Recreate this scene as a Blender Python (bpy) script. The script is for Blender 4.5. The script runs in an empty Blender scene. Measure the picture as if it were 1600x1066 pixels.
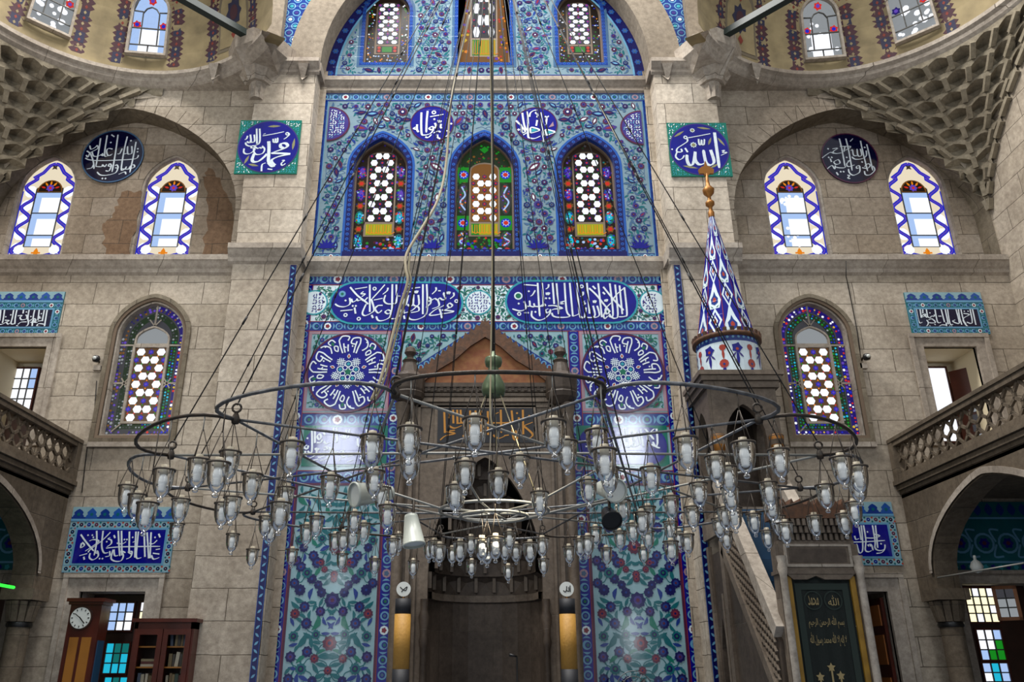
import bpy, bmesh, math, random, unicodedata
from mathutils import Vector, Matrix
from mathutils.geometry import tessellate_polygon
SC = bpy.context.scene
COL = SC.collection
PI = math.pi
R = math.radians

# ------------------------------------------------------------------ camera, world, lights, exposure
F_PX, CX, CY, PITCH, EYE = 1280.0, 758.0, 533.0, math.atan(517/1280), 1.6
cam = bpy.data.cameras.new('camera'); camo = bpy.data.objects.new('camera', cam); COL.objects.link(camo)
cam.sensor_fit = 'HORIZONTAL'; cam.sensor_width = 36.0
cam.lens = 36.0*F_PX/1600; cam.shift_x = (800-CX)/1600
cam.clip_start = 0.05; cam.clip_end = 200
camo.location = (0, 0, EYE); camo.rotation_euler = (PI/2+PITCH, 0, 0)
SC.camera = camo
w = bpy.data.worlds.new('world'); SC.world = w; w.use_nodes = True
nt = w.node_tree; bg = nt.nodes['Background']
bg.inputs[0].default_value = (0.93, 0.96, 1.0, 1); bg.inputs[1].default_value = 0.54

def area(name, loc, target, sx, sy, power, col=(1, 1, 1)):
    l = bpy.data.lights.new(name, 'AREA'); l.shape = 'RECTANGLE'; l.size = sx; l.size_y = sy; l.energy = power; l.color = col
    o = bpy.data.objects.new(name, l); COL.objects.link(o); o.location = loc
    o.rotation_euler = (Vector(target)-Vector(loc)).to_track_quat('-Z', 'Y').to_euler()
    return o
# daylight from the windows of the central dome, the entrance wall behind the camera and the side bays
area('dome_daylight', (-4.0, 9.0, 21.5), (-2.0, 12.5, 6), 5.0, 3, 3600, (1.0, 0.97, 0.93))
area('dome_daylight', (4.5, 9.0, 21.5), (3.0, 12.5, 8), 4.0, 3, 1500, (1.0, 0.97, 0.93))
for ex, ez, ew, eh, ep in ((-5.4, 9.4, 1.5, 1.9, 190), (5.4, 9.4, 1.0, 1.9, 170), (4.95, 2.8, .55, 1.5, 16), (-5.0, 2.6, .5, 1.2, 7), (-5.15, 4.6, .6, .4, 6)):
    area('entrance_window_daylight', (ex, -3.5, ez), (ex*.45, 13, 5.0), ew, eh, ep, (0.86, 0.93, 1))
area('side_bay_daylight', (-8.6, 3.5, 7.5), (-1, 13, 5.5), 2.4, 3.0, 200, (1.0, 0.96, 0.88))
# a shaft of sun falling through a dome window on to the middle of the chandelier
sl_ = bpy.data.lights.new('sun_shaft', 'SPOT'); sl_.energy = 90000; sl_.spot_size = R(3.6); sl_.spot_blend = 0.6; sl_.color = (1.0, 0.9, 0.68); sl_.shadow_soft_size = 0.08
so_ = bpy.data.objects.new('sun_shaft', sl_); COL.objects.link(so_); so_.location = (3.2, 2.0, 17.0); so_.rotation_euler = (Vector((0.22, 7.2, 2.75))-Vector(so_.location)).to_track_quat('-Z', 'Y').to_euler()
vs = SC.view_settings
SC.display_settings.display_device = 'sRGB'
vs.view_transform = 'Standard'; vs.look = 'None'; vs.exposure = 0.0; vs.gamma = 1.0; vs.use_curve_mapping = False
try:
    SC.cycles.max_bounces = 6; SC.cycles.transparent_max_bounces = 24
    SC.cycles.caustics_reflective = False; SC.cycles.caustics_refractive = False
    SC.cycles.sample_clamp_indirect = 4.0
except Exception: pass

# ------------------------------------------------------------------ helpers
CP, SP = math.cos(PITCH), math.sin(PITCH)
def ray(px, py):
    a = (px-CX)/F_PX; b = (CY-py)/F_PX
    return a, CP-b*SP, SP+b*CP
def at(px, py, Y):
    a, dy, dz = ray(px, py); t = Y/dy
    return Vector((a*t, Y, EYE+dz*t))
def uv(px, py, Y):
    p = at(px, py, Y); return (p.x, p.z)
def atX(px, py, X):
    a, dy, dz = ray(px, py); t = X/a
    return Vector((X, dy*t, EYE+dz*t))

MATS = {}
def lin(h):
    h = h.lstrip('#'); c = [int(h[i:i+2], 16)/255 for i in (0, 2, 4)]
    return tuple((x/12.92 if x <= 0.04045 else ((x+0.055)/1.055)**2.4) for x in c)+(1,)
def mat(name, col, rough=0.6, metal=0.0, spec=0.5, emit=None, estr=1.0, noise=None, alpha=None, coat=0.0):
    m = bpy.data.materials.new(name); m.use_nodes = True; n = m.node_tree.nodes; b = n['Principled BSDF']
    b.inputs['Base Color'].default_value = lin(col); b.inputs['Roughness'].default_value = rough
    b.inputs['Metallic'].default_value = metal; b.inputs['Specular IOR Level'].default_value = spec
    b.inputs['Coat Weight'].default_value = coat
    if emit:
        b.inputs['Emission Color'].default_value = lin(emit); b.inputs['Emission Strength'].default_value = estr
    if noise:   # (scale, amount, second colour)
        L = m.node_tree.links; t = n.new('ShaderNodeNewGeometry'); z = n.new('ShaderNodeTexNoise'); mx = n.new('ShaderNodeMix'); mx.data_type = 'RGBA'
        z.inputs['Scale'].default_value = noise[0]; z.inputs['Detail'].default_value = 6
        rp = n.new('ShaderNodeValToRGB'); rp.color_ramp.elements[0].position = 0.35; rp.color_ramp.elements[1].position = 0.68
        ml = n.new('ShaderNodeMath'); ml.operation = 'MULTIPLY'; ml.inputs[1].default_value = noise[1]
        L.new(t.outputs['Position'], z.inputs['Vector']); L.new(z.outputs['Fac'], rp.inputs['Fac']); L.new(rp.outputs['Color'], ml.inputs[0])
        L.new(ml.outputs[0], mx.inputs['Factor']); mx.inputs['A'].default_value = lin(col); mx.inputs['B'].default_value = lin(noise[2])
        L.new(mx.outputs['Result'], b.inputs['Base Color'])
        bp = n.new('ShaderNodeBump'); bp.inputs['Strength'].default_value = 0.25; bp.inputs['Distance'].default_value = 0.02
        L.new(z.outputs['Fac'], bp.inputs['Height']); L.new(bp.outputs['Normal'], b.inputs['Normal'])
    MATS[name] = m; return m
def tile(name, col, rough=0.09, grid=0.26):
    """glazed tile: glossy, each square tile set at a very slightly different tilt, faint glaze variation"""
    m = mat(name, col, rough, spec=0.55); n = m.node_tree.nodes; L = m.node_tree.links; b = n['Principled BSDF']
    g = n.new('ShaderNodeNewGeometry'); sep = n.new('ShaderNodeSeparateXYZ'); L.new(g.outputs['Position'], sep.inputs[0])
    cb = n.new('ShaderNodeCombineXYZ'); L.new(sep.outputs[0], cb.inputs[0]); L.new(sep.outputs[2], cb.inputs[1])
    br = n.new('ShaderNodeTexBrick'); br.offset = 0.0; br.inputs['Scale'].default_value = 1.0
    br.inputs['Brick Width'].default_value = grid; br.inputs['Row Height'].default_value = grid; br.inputs['Mortar Size'].default_value = 0.004
    br.inputs['Color1'].default_value = (0.25, 0.25, 0.25, 1); br.inputs['Color2'].default_value = (1, 1, 1, 1); br.inputs['Mortar'].default_value = (0, 0, 0, 1)
    L.new(cb.outputs[0], br.inputs['Vector'])
    nz = n.new('ShaderNodeTexNoise'); nz.inputs['Scale'].default_value = 5.0; nz.inputs['Detail'].default_value = 4; L.new(g.outputs['Position'], nz.inputs['Vector'])
    mm = n.new('ShaderNodeMath'); mm.operation = 'MULTIPLY_ADD'; mm.inputs[1].default_value = 0.5; L.new(nz.outputs['Fac'], mm.inputs[0]); L.new(br.outputs['Fac'], mm.inputs[2])
    inv = n.new('ShaderNodeMath'); inv.operation = 'MULTIPLY_ADD'; inv.inputs[1].default_value = -0.6; inv.inputs[2].default_value = 0.7; L.new(mm.outputs[0], inv.inputs[0])
    bp = n.new('ShaderNodeBump'); bp.inputs['Strength'].default_value = 0.20; bp.inputs['Distance'].default_value = 0.012
    L.new(inv.outputs[0], bp.inputs['Height']); L.new(bp.outputs['Normal'], b.inputs['Normal'])
    mx = n.new('ShaderNodeMix'); mx.data_type = 'RGBA'; c = lin(col)
    mx.inputs['A'].default_value = tuple(x*0.72 for x in c[:3])+(1,); mx.inputs['B'].default_value = tuple(min(1, x*1.2) for x in c[:3])+(1,)
    L.new(nz.outputs['Fac'], mx.inputs['Factor']); L.new(mx.outputs['Result'], b.inputs['Base Color'])
    return m
def stone(name, c1, c2, c3, bw=0.95, rh=0.42, mortar=0.008, rough=0.85, joint='#5e564c', stain=0.6):
    """ashlar: blocks of differing tone, thin joints, broad stains and fine pitting"""
    m = mat(name, c1, rough, spec=0.25); n = m.node_tree.nodes; L = m.node_tree.links; b = n['Principled BSDF']
    g = n.new('ShaderNodeNewGeometry'); sep = n.new('ShaderNodeSeparateXYZ'); L.new(g.outputs['Position'], sep.inputs[0])
    ad = n.new('ShaderNodeMath'); L.new(sep.outputs[0], ad.inputs[0]); L.new(sep.outputs[1], ad.inputs[1])
    cb = n.new('ShaderNodeCombineXYZ'); L.new(ad.outputs[0], cb.inputs[0]); L.new(sep.outputs[2], cb.inputs[1])
    dn = n.new('ShaderNodeTexNoise'); dn.inputs['Scale'].default_value = 3.0; dn.inputs['Detail'].default_value = 5
    L.new(g.outputs['Position'], dn.inputs['Vector'])
    ds = n.new('ShaderNodeVectorMath'); ds.operation = 'SCALE'; ds.inputs['Scale'].default_value = 0.035; L.new(dn.outputs['Color'], ds.inputs[0])
    av = n.new('ShaderNodeVectorMath'); L.new(cb.outputs[0], av.inputs[0]); L.new(ds.outputs[0], av.inputs[1])
    br = n.new('ShaderNodeTexBrick'); br.inputs['Scale'].default_value = 1.0; br.inputs['Brick Width'].default_value = bw; br.inputs['Row Height'].default_value = rh
    br.inputs['Mortar Size'].default_value = mortar; br.inputs['Mortar Smooth'].default_value = 0.6; br.inputs['Bias'].default_value = -0.1
    br.inputs['Color1'].default_value = lin(c1); br.inputs['Color2'].default_value = lin(c2); br.inputs['Mortar'].default_value = lin(joint)
    L.new(av.outputs[0], br.inputs['Vector'])
    n1 = n.new('ShaderNodeTexNoise'); n1.inputs['Scale'].default_value = 0.9; n1.inputs['Detail'].default_value = 9; n1.inputs['Roughness'].default_value = 0.65
    L.new(g.outputs['Position'], n1.inputs['Vector'])
    rp = n.new('ShaderNodeValToRGB'); rp.color_ramp.elements[0].position = 0.40; rp.color_ramp.elements[1].position = 0.72; L.new(n1.outputs['Fac'], rp.inputs['Fac'])
    ms = n.new('ShaderNodeMath'); ms.operation = 'MULTIPLY'; ms.inputs[1].default_value = stain; L.new(rp.outputs['Color'], ms.inputs[0])
    mx = n.new('ShaderNodeMix'); mx.data_type = 'RGBA'; L.new(ms.outputs[0], mx.inputs['Factor']); L.new(br.outputs['Color'], mx.inputs['A']); mx.inputs['B'].default_value = lin(c3)
    n2 = n.new('ShaderNodeTexNoise'); n2.inputs['Scale'].default_value = 11.0; n2.inputs['Detail'].default_value = 8; n2.inputs['Roughness'].default_value = 0.75
    L.new(g.outputs['Position'], n2.inputs['Vector'])
    r2 = n.new('ShaderNodeValToRGB'); r2.color_ramp.elements[0].position = 0.3; r2.color_ramp.elements[0].color = (0.50, 0.48, 0.46, 1); r2.color_ramp.elements[1].position = 0.66; r2.color_ramp.elements[1].color = (1.12, 1.12, 1.1, 1)
    L.new(n2.outputs['Fac'], r2.inputs['Fac'])
    m2 = n.new('ShaderNodeMix'); m2.data_type = 'RGBA'; m2.blend_type = 'MULTIPLY'; m2.inputs['Factor'].default_value = 0.85
    L.new(mx.outputs['Result'], m2.inputs['A']); L.new(r2.outputs['Color'], m2.inputs['B']); L.new(m2.outputs['Result'], b.inputs['Base Color'])
    n4 = n.new('ShaderNodeTexNoise'); n4.inputs['Scale'].default_value = 0.33; n4.inputs['Detail'].default_value = 5; L.new(g.outputs['Position'], n4.inputs['Vector'])
    r4 = n.new('ShaderNodeValToRGB'); r4.color_ramp.elements[0].position = 0.36; r4.color_ramp.elements[0].color = (0.66, 0.62, 0.58, 1); r4.color_ramp.elements[1].position = 0.58; r4.color_ramp.elements[1].color = (1.05, 1.04, 1.02, 1); L.new(n4.outputs['Fac'], r4.inputs['Fac'])
    m4 = n.new('ShaderNodeMix'); m4.data_type = 'RGBA'; m4.blend_type = 'MULTIPLY'; m4.inputs['Factor'].default_value = 0.8
    L.new(m2.outputs['Result'], m4.inputs['A']); L.new(r4.outputs['Color'], m4.inputs['B']); L.new(m4.outputs['Result'], b.inputs['Base Color'])
    h = n.new('ShaderNodeMath'); h.operation = 'MULTIPLY_ADD'; h.inputs[1].default_value = 0.5; L.new(n2.outputs['Fac'], h.inputs[0])
    iv = n.new('ShaderNodeMath'); iv.operation = 'MULTIPLY'; iv.inputs[1].default_value = -0.9; L.new(br.outputs['Fac'], iv.inputs[0]); L.new(iv.outputs[0], h.inputs[2])
    bp = n.new('ShaderNodeBump'); bp.inputs['Strength'].default_value = 0.45; bp.inputs['Distance'].default_value = 0.02
    L.new(h.outputs[0], bp.inputs['Height']); L.new(bp.outputs['Normal'], b.inputs['Normal'])
    return m

class MB:
    """mesh builder: polygons with a material name each, built as one object"""
    def __init__(s): s.v = []; s.f = []; s.m = []; s.sm = []
    def face(s, pts, m, smooth=False):
        i = len(s.v); s.v += [tuple(p) for p in pts]; s.f.append(tuple(range(i, i+len(pts)))); s.m.append(m); s.sm.append(smooth)
    def mesh(s, vs, fs, m, smooth=False):
        i = len(s.v); s.v += [tuple(p) for p in vs]
        for f in fs: s.f.append(tuple(i+k for k in f)); s.m.append(m); s.sm.append(smooth)
    def box(s, x0, x1, y0, y1, z0, z1, m, bev=0):
        if x0 > x1: x0, x1 = x1, x0
        v = [(x, y, z) for z in (z0, z1) for y in (y0, y1) for x in (x0, x1)]
        s.mesh(v, [(0, 2, 3, 1), (4, 5, 7, 6), (0, 1, 5, 4), (2, 6, 7, 3), (0, 4, 6, 2), (1, 3, 7, 5)], m)
    def beam(s, a, b, w, h, m, up=(0, 0, 1)):
        a, b = Vector(a), Vector(b); d = (b-a).normalized(); up = Vector(up)
        x = d.cross(up)
        if x.length < 1e-4: x = d.cross(Vector((1, 0, 0)))
        x.normalize(); y = x.cross(d).normalized(); x *= w/2; y *= h/2
        v = [p+sx*x+sy*y for p in (a, b) for sx, sy in ((-1, -1), (1, -1), (1, 1), (-1, 1))]
        s.mesh(v, [(0, 1, 2, 3), (7, 6, 5, 4), (0, 4, 5, 1), (1, 5, 6, 2), (2, 6, 7, 3), (3, 7, 4, 0)], m)
    def tube(s, pts, r, m, n=8, cap=True):
        pts = [Vector(p) for p in pts]; rings = []
        d = (pts[1]-pts[0]).normalized(); x = d.orthogonal().normalized(); vs = []
        for i, p in enumerate(pts):
            d = ((pts[min(i+1, len(pts)-1)]-pts[max(i-1, 0)])).normalized()
            x = (x-d*x.dot(d)).normalized(); y = d.cross(x)
            rr = r[i] if isinstance(r, (list, tuple)) else r
            vs += [p+(x*math.cos(2*PI*k/n)+y*math.sin(2*PI*k/n))*rr for k in range(n)]
        fs = [(i*n+k, i*n+(k+1) % n, (i+1)*n+(k+1) % n, (i+1)*n+k) for i in range(len(pts)-1) for k in range(n)]
        if cap: fs += [tuple(range(n))[::-1], tuple((len(pts)-1)*n+k for k in range(n))]
        s.mesh(vs, fs, m, True)
    def lathe(s, prof, m, c=(0, 0, 0), n=16, a0=0, smooth=True):
        vs = []
        for r, z in prof: vs += [(c[0]+r*math.cos(a0+2*PI*k/n), c[1]+r*math.sin(a0+2*PI*k/n), c[2]+z) for k in range(n)]
        s.mesh(vs, [(i*n+k, i*n+(k+1) % n, (i+1)*n+(k+1) % n, (i+1)*n+k) for i in range(len(prof)-1) for k in range(n)], m, smooth)
    def slab(s, pts, y0, y1, m, back=False):
        """2-D outline in x,z extruded from y0 (front) to y1"""
        n = len(pts)
        for t in tessellate_polygon([[Vector((x, z, 0)) for x, z in pts]]): s.face([(pts[i][0], y0, pts[i][1]) for i in t], m)
        for i in range(n):
            (x0, z0), (x1, z1) = pts[i], pts[(i+1) % n]
            s.face([(x0, y0, z0), (x1, y0, z1), (x1, y1, z1), (x0, y1, z0)], m)
    def xslab(s, pts, x0, x1, m):
        """2-D outline in y,z extruded between x0 and x1, both ends closed"""
        n = len(pts)
        for t in tessellate_polygon([[Vector((a, b, 0)) for a, b in pts]]):
            s.face([(x0, *pts[i]) for i in t], m); s.face([(x1, *pts[i]) for i in t[::-1]], m)
        for i in range(n):
            (a0, b0), (a1, b1) = pts[i], pts[(i+1) % n]
            s.face([(x0, a0, b0), (x0, a1, b1), (x1, a1, b1), (x1, a0, b0)], m)
    def sheet(s, outer, holes, Y, m, depth=0, rm=None):
        """wall face at Y with holes; each hole gets a reveal of the given depth"""
        loops = [outer]+[h for h in holes]
        flat = [p for l in loops for p in l]
        for t in tessellate_polygon([[Vector((x, z, 0)) for x, z in l] for l in loops]): s.face([(flat[i][0], Y, flat[i][1]) for i in t], m)
        if depth:
            for h in holes:
                for i in range(len(h)):
                    (x0, z0), (x1, z1) = h[i], h[(i+1) % len(h)]
                    s.face([(x0, Y, z0), (x1, Y, z1), (x1, Y+depth, z1), (x0, Y+depth, z0)], rm or m)
    def frame(s, outer, inner, y0, y1, m):
        """moulding between two outlines with the same number of points: front ring and both edges"""
        n = len(outer)
        for i in range(n):
            j = (i+1) % n; o0, o1, i0, i1 = outer[i], outer[j], inner[i], inner[j]
            s.face([(o0[0], y0, o0[1]), (o1[0], y0, o1[1]), (i1[0], y0, i1[1]), (i0[0], y0, i0[1])], m)
            s.face([(o0[0], y0, o0[1]), (o1[0], y0, o1[1]), (o1[0], y1, o1[1]), (o0[0], y1, o0[1])], m)
            s.face([(i0[0], y0, i0[1]), (i1[0], y0, i1[1]), (i1[0], y1, i1[1]), (i0[0], y1, i0[1])], m)
    def build(s, name, parent=None, mtx=None):
        me = bpy.data.meshes.new(name); vs = s.v if mtx is None else [tuple(mtx @ Vector(p)) for p in s.v]
        me.from_pydata(vs, [], s.f)
        names = []
        for m in s.m:
            if m not in names: names.append(m)
        for m in names: me.materials.append(MATS[m])
        ix = {m: i for i, m in enumerate(names)}
        me.polygons.foreach_set('material_index', [ix[m] for m in s.m]); me.polygons.foreach_set('use_smooth', s.sm)
        me.update()
        o = bpy.data.objects.new(name, me); COL.objects.link(o)
        if parent is not None: o.parent = parent
        return o

def tag(o, label=None, cat=None, group=None, kind=None):
    if label: o['label'] = label
    if cat: o['category'] = cat
    if group: o['group'] = group
    if kind: o['kind'] = kind
    return o
def thing(name, label, cat, group=None, loc=(0, 0, 0), kind=None):
    o = bpy.data.objects.new(name, None); COL.objects.link(o); o.location = loc; o.empty_display_size = 0.1
    return tag(o, label, cat, group, kind)
def struct(name, mb, label=None, parent=None):
    o = mb.build(name, parent)
    if parent is None: o['kind'] = 'structure'
    if label: o['label'] = label
    return o
def recentre(root):
    """an empty's children were built in world coordinates: move the empty to the base of what it holds"""
    bpy.context.view_layer.update()
    ps = [o.matrix_world @ Vector(c) for o in root.children_recursive if o.type == 'MESH' for c in o.bound_box]
    if not ps: return
    b = Vector(((min(p.x for p in ps)+max(p.x for p in ps))/2, (min(p.y for p in ps)+max(p.y for p in ps))/2, min(p.z for p in ps)))
    root.location = b
    for c in root.children: c.location = c.location - b

# ---- decoration laid on a surface: every motif is a polygon a hair in front of the one below it
class Deco:
    def __init__(s, surf, mb=None, e=0.0016): s.S = surf; s.mb = mb or MB(); s.e = e; s.k = 0
    def poly(s, pts, m, l=1):
        s.k += 1; h = (l+(s.k*37 % 101)/120)*s.e; s.mb.face([s.S(u, v, h) for u, v in pts], m)
    def rect(s, u0, v0, u1, v1, m, l=1): s.poly([(u0, v0), (u1, v0), (u1, v1), (u0, v1)], m, l)
    def disc(s, c, r, m, l=1, n=14, r2=None, a0=0): s.poly([(c[0]+r*math.cos(a0+2*PI*k/n), c[1]+(r2 or r)*math.sin(a0+2*PI*k/n)) for k in range(n)], m, l)
    def ring(s, c, r, w, m, l=1, n=20, r2=None):
        r2 = r2 or r; k2 = (r-w)/r
        for k in range(n):
            a, b = 2*PI*k/n, 2*PI*(k+1)/n
            p = [(c[0]+r*math.cos(t), c[1]+r2*math.sin(t)) for t in (a, b)]; q = [(c[0]+r*k2*math.cos(t), c[1]+r2*k2*math.sin(t)) for t in (b, a)]
            s.poly(p+q, m, l)
    def flower(s, c, r, n, m, l=1, a0=0, k=0.72, r2=1.0):
        s.poly([(c[0]+r*(1 if i % 2 == 0 else k)*math.cos(a0+PI*i/n), c[1]+r2*r*(1 if i % 2 == 0 else k)*math.sin(a0+PI*i/n)) for i in range(2*n)], m, l)
    def leaf(s, c, L, W, a, m, l=1, bend=0.0):
        ca, sa = math.cos(a), math.sin(a); o = []
        pr = ((0, 0), (.2, .62), (.45, 1), (.72, .7), (1, 0), (.72, -.7), (.45, -1), (.2, -.62))
        for t, q in pr:
            x = (t-.5)*L; y = q*W/2+bend*L*(4*t*(1-t)-.5); o.append((c[0]+x*ca-y*sa, c[1]+x*sa+y*ca))
        s.poly(o, m, l)
    def ribbon(s, pts, w, m, l=1, nib=None, k0=0.33):
        n = len(pts); L = []
        for i in range(n):
            a, b = pts[max(i-1, 0)], pts[min(i+1, n-1)]; dx, dy = b[0]-a[0], b[1]-a[1]; d = math.hypot(dx, dy) or 1
            ww = w
            if nib is not None: ww = w*(k0+(1-k0)*abs(math.sin(math.atan2(dy, dx)-nib)))
            if nib is not None and i == n-1 and n > 2: ww *= 0.55
            L.append((pts[i][0]-dy/d*ww/2, pts[i][1]+dx/d*ww/2, pts[i][0]+dy/d*ww/2, pts[i][1]-dx/d*ww/2))
        for i in range(n-1):
            p, q = L[i], L[i+1]; s.poly([(p[0], p[1]), (q[0], q[1]), (q[2], q[3]), (p[2], p[3])], m, l)
def smooth(pts, k=5):
    if len(pts) < 3: return pts
    o = []; P = [pts[0]]+list(pts)+[pts[-1]]
    for i in range(1, len(P)-2):
        p0, p1, p2, p3 = P[i-1], P[i], P[i+1], P[i+2]
        for j in range(k):
            t = j/k
            o.append(tuple(.5*(2*p1[c]+(p2[c]-p0[c])*t+(2*p0[c]-5*p1[c]+4*p2[c]-p3[c])*t*t+(3*p1[c]-p0[c]-3*p2[c]+p3[c])*t**3) for c in (0, 1)))
    o.append(P[-2]); return o
def jag(pts, a=.05, k=5, seed=4):
    rng = random.Random(seed); o = []
    for i in range(len(pts)):
        p, q = pts[i], pts[(i+1) % len(pts)]
        o += [(p[0]+(q[0]-p[0])*j/k+rng.uniform(-a, a)*(j > 0), p[1]+(q[1]-p[1])*j/k+rng.uniform(-a, a)*(j > 0)) for j in range(k)]
    return o
def flat(Y): return lambda u, v, e=0.0: (u, Y-e, v)
def pts_of(txt): return [[tuple(float(c) for c in q.split(',')) for q in s.split()] for s in txt.split(';') if s.strip()]
def script(D, txt, org, sc, Y, w, m, l, dots='', dotr=None, rings='', nib=R(25), wmul=1.0):
    """brush strokes: letters written with a broad nib"""
    f = lambda q: uv(org[0]+q[0]/sc, org[1]+q[1]/sc, Y)
    for st in pts_of(txt): D.ribbon(smooth([f(q) for q in st]), w, m, l, nib)
    for st in pts_of(dots):
        for q in st:
            c = f(q); r = dotr or w*.55; D.poly([(c[0]-r, c[1]), (c[0], c[1]-r), (c[0]+r, c[1]), (c[0], c[1]+r)], m, l)
    for st in pts_of(rings):
        for q in st: D.ring(f(q), w*1.15, w*.62, m, l, 10)
def inset(pts, d):
    """move an outline inward by d (outline given counter-clockwise or clockwise)"""
    n = len(pts); ar = sum(pts[i][0]*pts[(i+1) % n][1]-pts[(i+1) % n][0]*pts[i][1] for i in range(n)); sg = 1 if ar > 0 else -1; o = []
    for i in range(n):
        p, q, r = Vector(pts[i-1]), Vector(pts[i]), Vector(pts[(i+1) % n])
        a, b = (q-p).normalized(), (r-q).normalized(); na, nb = Vector((-a.y, a.x))*sg, Vector((-b.y, b.x))*sg
        t = na+nb; k = t.length_squared
        o.append(tuple(q+t*(2*d/k)) if k > 0.3 else tuple(q+na*d))
    return o
def arch(xc, hw, z0, zs, za, n=10, pw=1.0):
    """pointed-arch outline from the foot: centre, half width, sill, spring and apex heights"""
    r = [(xc-hw, z0), (xc+hw, z0)]
    for i in range(n+1):
        t = i/n*PI/2; r.append((xc+hw*math.cos(t)**pw, zs+(za-zs)*math.sin(t)))
    for i in range(n-1, -1, -1):
        t = i/n*PI/2; r.append((xc-hw*math.cos(t)**pw, zs+(za-zs)*math.sin(t)))
    return r
def inside(pt, poly):
    x, y = pt; c = False; n = len(poly)
    for i in range(n):
        (x0, y0), (x1, y1) = poly[i], poly[i-1]
        if (y0 > y) != (y1 > y) and x < (x1-x0)*(y-y0)/(y1-y0)+x0: c = not c
    return c
# ------------------------------------------------------------------ materials
stone('ashlar', '#cabfb0', '#b3a898', '#85796a')
stone('pier_stone', '#d0c6b8', '#beb3a4', '#928676', bw=1.1, rh=0.46)
stone('niche_stone', '#b5aa9c', '#a39583', '#7b6c5d', bw=0.8, rh=0.4)
stone('arch_stone', '#8d8474', '#776d5d', '#544a3d', bw=0.6, rh=0.6)
stone('brown_patch', '#9a8068', '#8c7058', '#6a5544', bw=0.7, rh=0.5, stain=0.8)
stone('moulding', '#beb5aa', '#afa59a', '#7a7064', bw=1.6, rh=3.0, mortar=0.006)
stone('muqarnas_stone', '#a39a88', '#8f8674', '#655c4c', bw=9, rh=9, mortar=0.0)
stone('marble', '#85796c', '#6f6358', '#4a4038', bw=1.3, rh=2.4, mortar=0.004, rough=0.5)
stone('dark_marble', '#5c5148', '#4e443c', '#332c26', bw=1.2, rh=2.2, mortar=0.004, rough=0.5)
stone('gallery_stone', '#7e7263', '#6c6153', '#463d33', bw=0.9, rh=0.42)
stone('plaster', '#8f8577', '#857b6d', '#6a6054', bw=9, rh=9, mortar=0)
mat('rust_crest', '#5e3c24', 0.75, noise=(14, 0.8, '#35261a')); mat('rust_field', '#87592f', 0.7, noise=(9, 0.85, '#74391c'))
mat('floor_carpet', '#67707e', 0.95, noise=(6, 0.5, '#474f60'))
for k, c in dict(ground='#738b97', ground_low='#86a8b1', white='#d3e3ea', navy='#0c0f80', ink='#0d1152', deep='#07082f', lunette='#05072e', cobalt='#16357f', blue='#22519c', sky='#6298ba', teal='#0d5f68',
                 turquoise='#2f96a4', green='#13674e', sea='#0f6d5c', red='#7c2636', maroon='#4f1f3c', violet='#3a2f78', pink='#9c7f8c', olive='#8b8a62', steel='#3f5f80', brick='#a03a2a').items(): tile('glaze_'+k, c)
tile('glaze_letter', '#dbe6f2', 0.2)
mat('gold', '#b98a34', 0.35, metal=0.75); mat('gold_dark', '#8a5a22', 0.45, metal=0.55); mat('gold_paint', '#b0761f', 0.5); mat('black_plate', '#15151a', 0.35)
mat('iron', '#3a3631', 0.5, metal=0.6, noise=(30, 0.6, '#4a3a2c')); mat('iron_pipe', '#77787a', 0.42, metal=0.65, noise=(18, 0.6, '#33302d')); mat('pipe_pale', '#8d8c86', 0.45, metal=0.5)
mat('tie_beam', '#10231f', 0.5); mat('lead', '#4b4a46', 0.6, noise=(20, .5, '#2d2c2a')); mat('lead_brown', '#6c5a48', 0.7); mat('dark_void', '#0d0b0a', 0.9)
mat('wood_dark', '#3a2016', 0.4, noise=(5, .6, '#24130d')); mat('wood_red', '#4e1e13', 0.3, noise=(4, .6, '#33130d')); mat('wood_amber', '#9a6528', 0.3, noise=(3, .5, '#6e4519')); mat('wood_pale', '#a5642f', 0.45)
mat('plaster_ochre', '#9c8c68', 0.85, noise=(2.5, 0.85, '#74674c')); mat('paint_maroon', '#43232c', 0.8); mat('paint_navy', '#24243f', 0.8); mat('paint_red', '#7c2f22', 0.8); mat('paint_grey', '#6d6250', 0.8)
mat('enamel', '#d5d8d2', 0.35); mat('white_plastic', '#c6cabf', 0.35); mat('black_plastic', '#101010', 0.4); mat('bulb', '#faf9f4', 0.35); mat('socket', '#b9ad94', 0.5); mat('rim', '#4b4239', 0.45, metal=0.4)
mat('rope', '#8f8468', 0.8); mat('cable', '#a89a7c', 0.7); mat('wire', '#171412', 0.7); mat('brass_green', '#5b6b4e', 0.4, metal=0.4)
mat('curtain', '#111a17', 0.85, noise=(40, .4, '#0c1512')); mat('curtain_band', '#25312c', 0.85); mat('embroidery', '#9c8a5e', 0.6); mat('curtain_gold', '#9c7620', 0.6, noise=(6, .6, '#6b4d12'))
mat('candle_band', '#1c1d22', 0.6); mat('candle_wrap', '#b98a3c', 0.6, noise=(30, .3, '#94692a'))
mat('blue_panel', '#0f3f60', 0.6, noise=(3, .5, '#0a2c45'))
def glow(name, col, s=1.0): return mat(name, '#101010', 0.3, spec=0.15, emit=col, estr=s)
glow('pane_white', '#f4f7ff', 1.15); glow('pane_sky', '#a9c6f4', 1.0); glow('pane_cream', '#f0e2c6', 0.95); glow('pane_blue', '#1d2bd6', 0.75); glow('pane_indigo', '#2a1c86', 0.55); glow('pane_cyan', '#25bfe0', 0.9)
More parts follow.
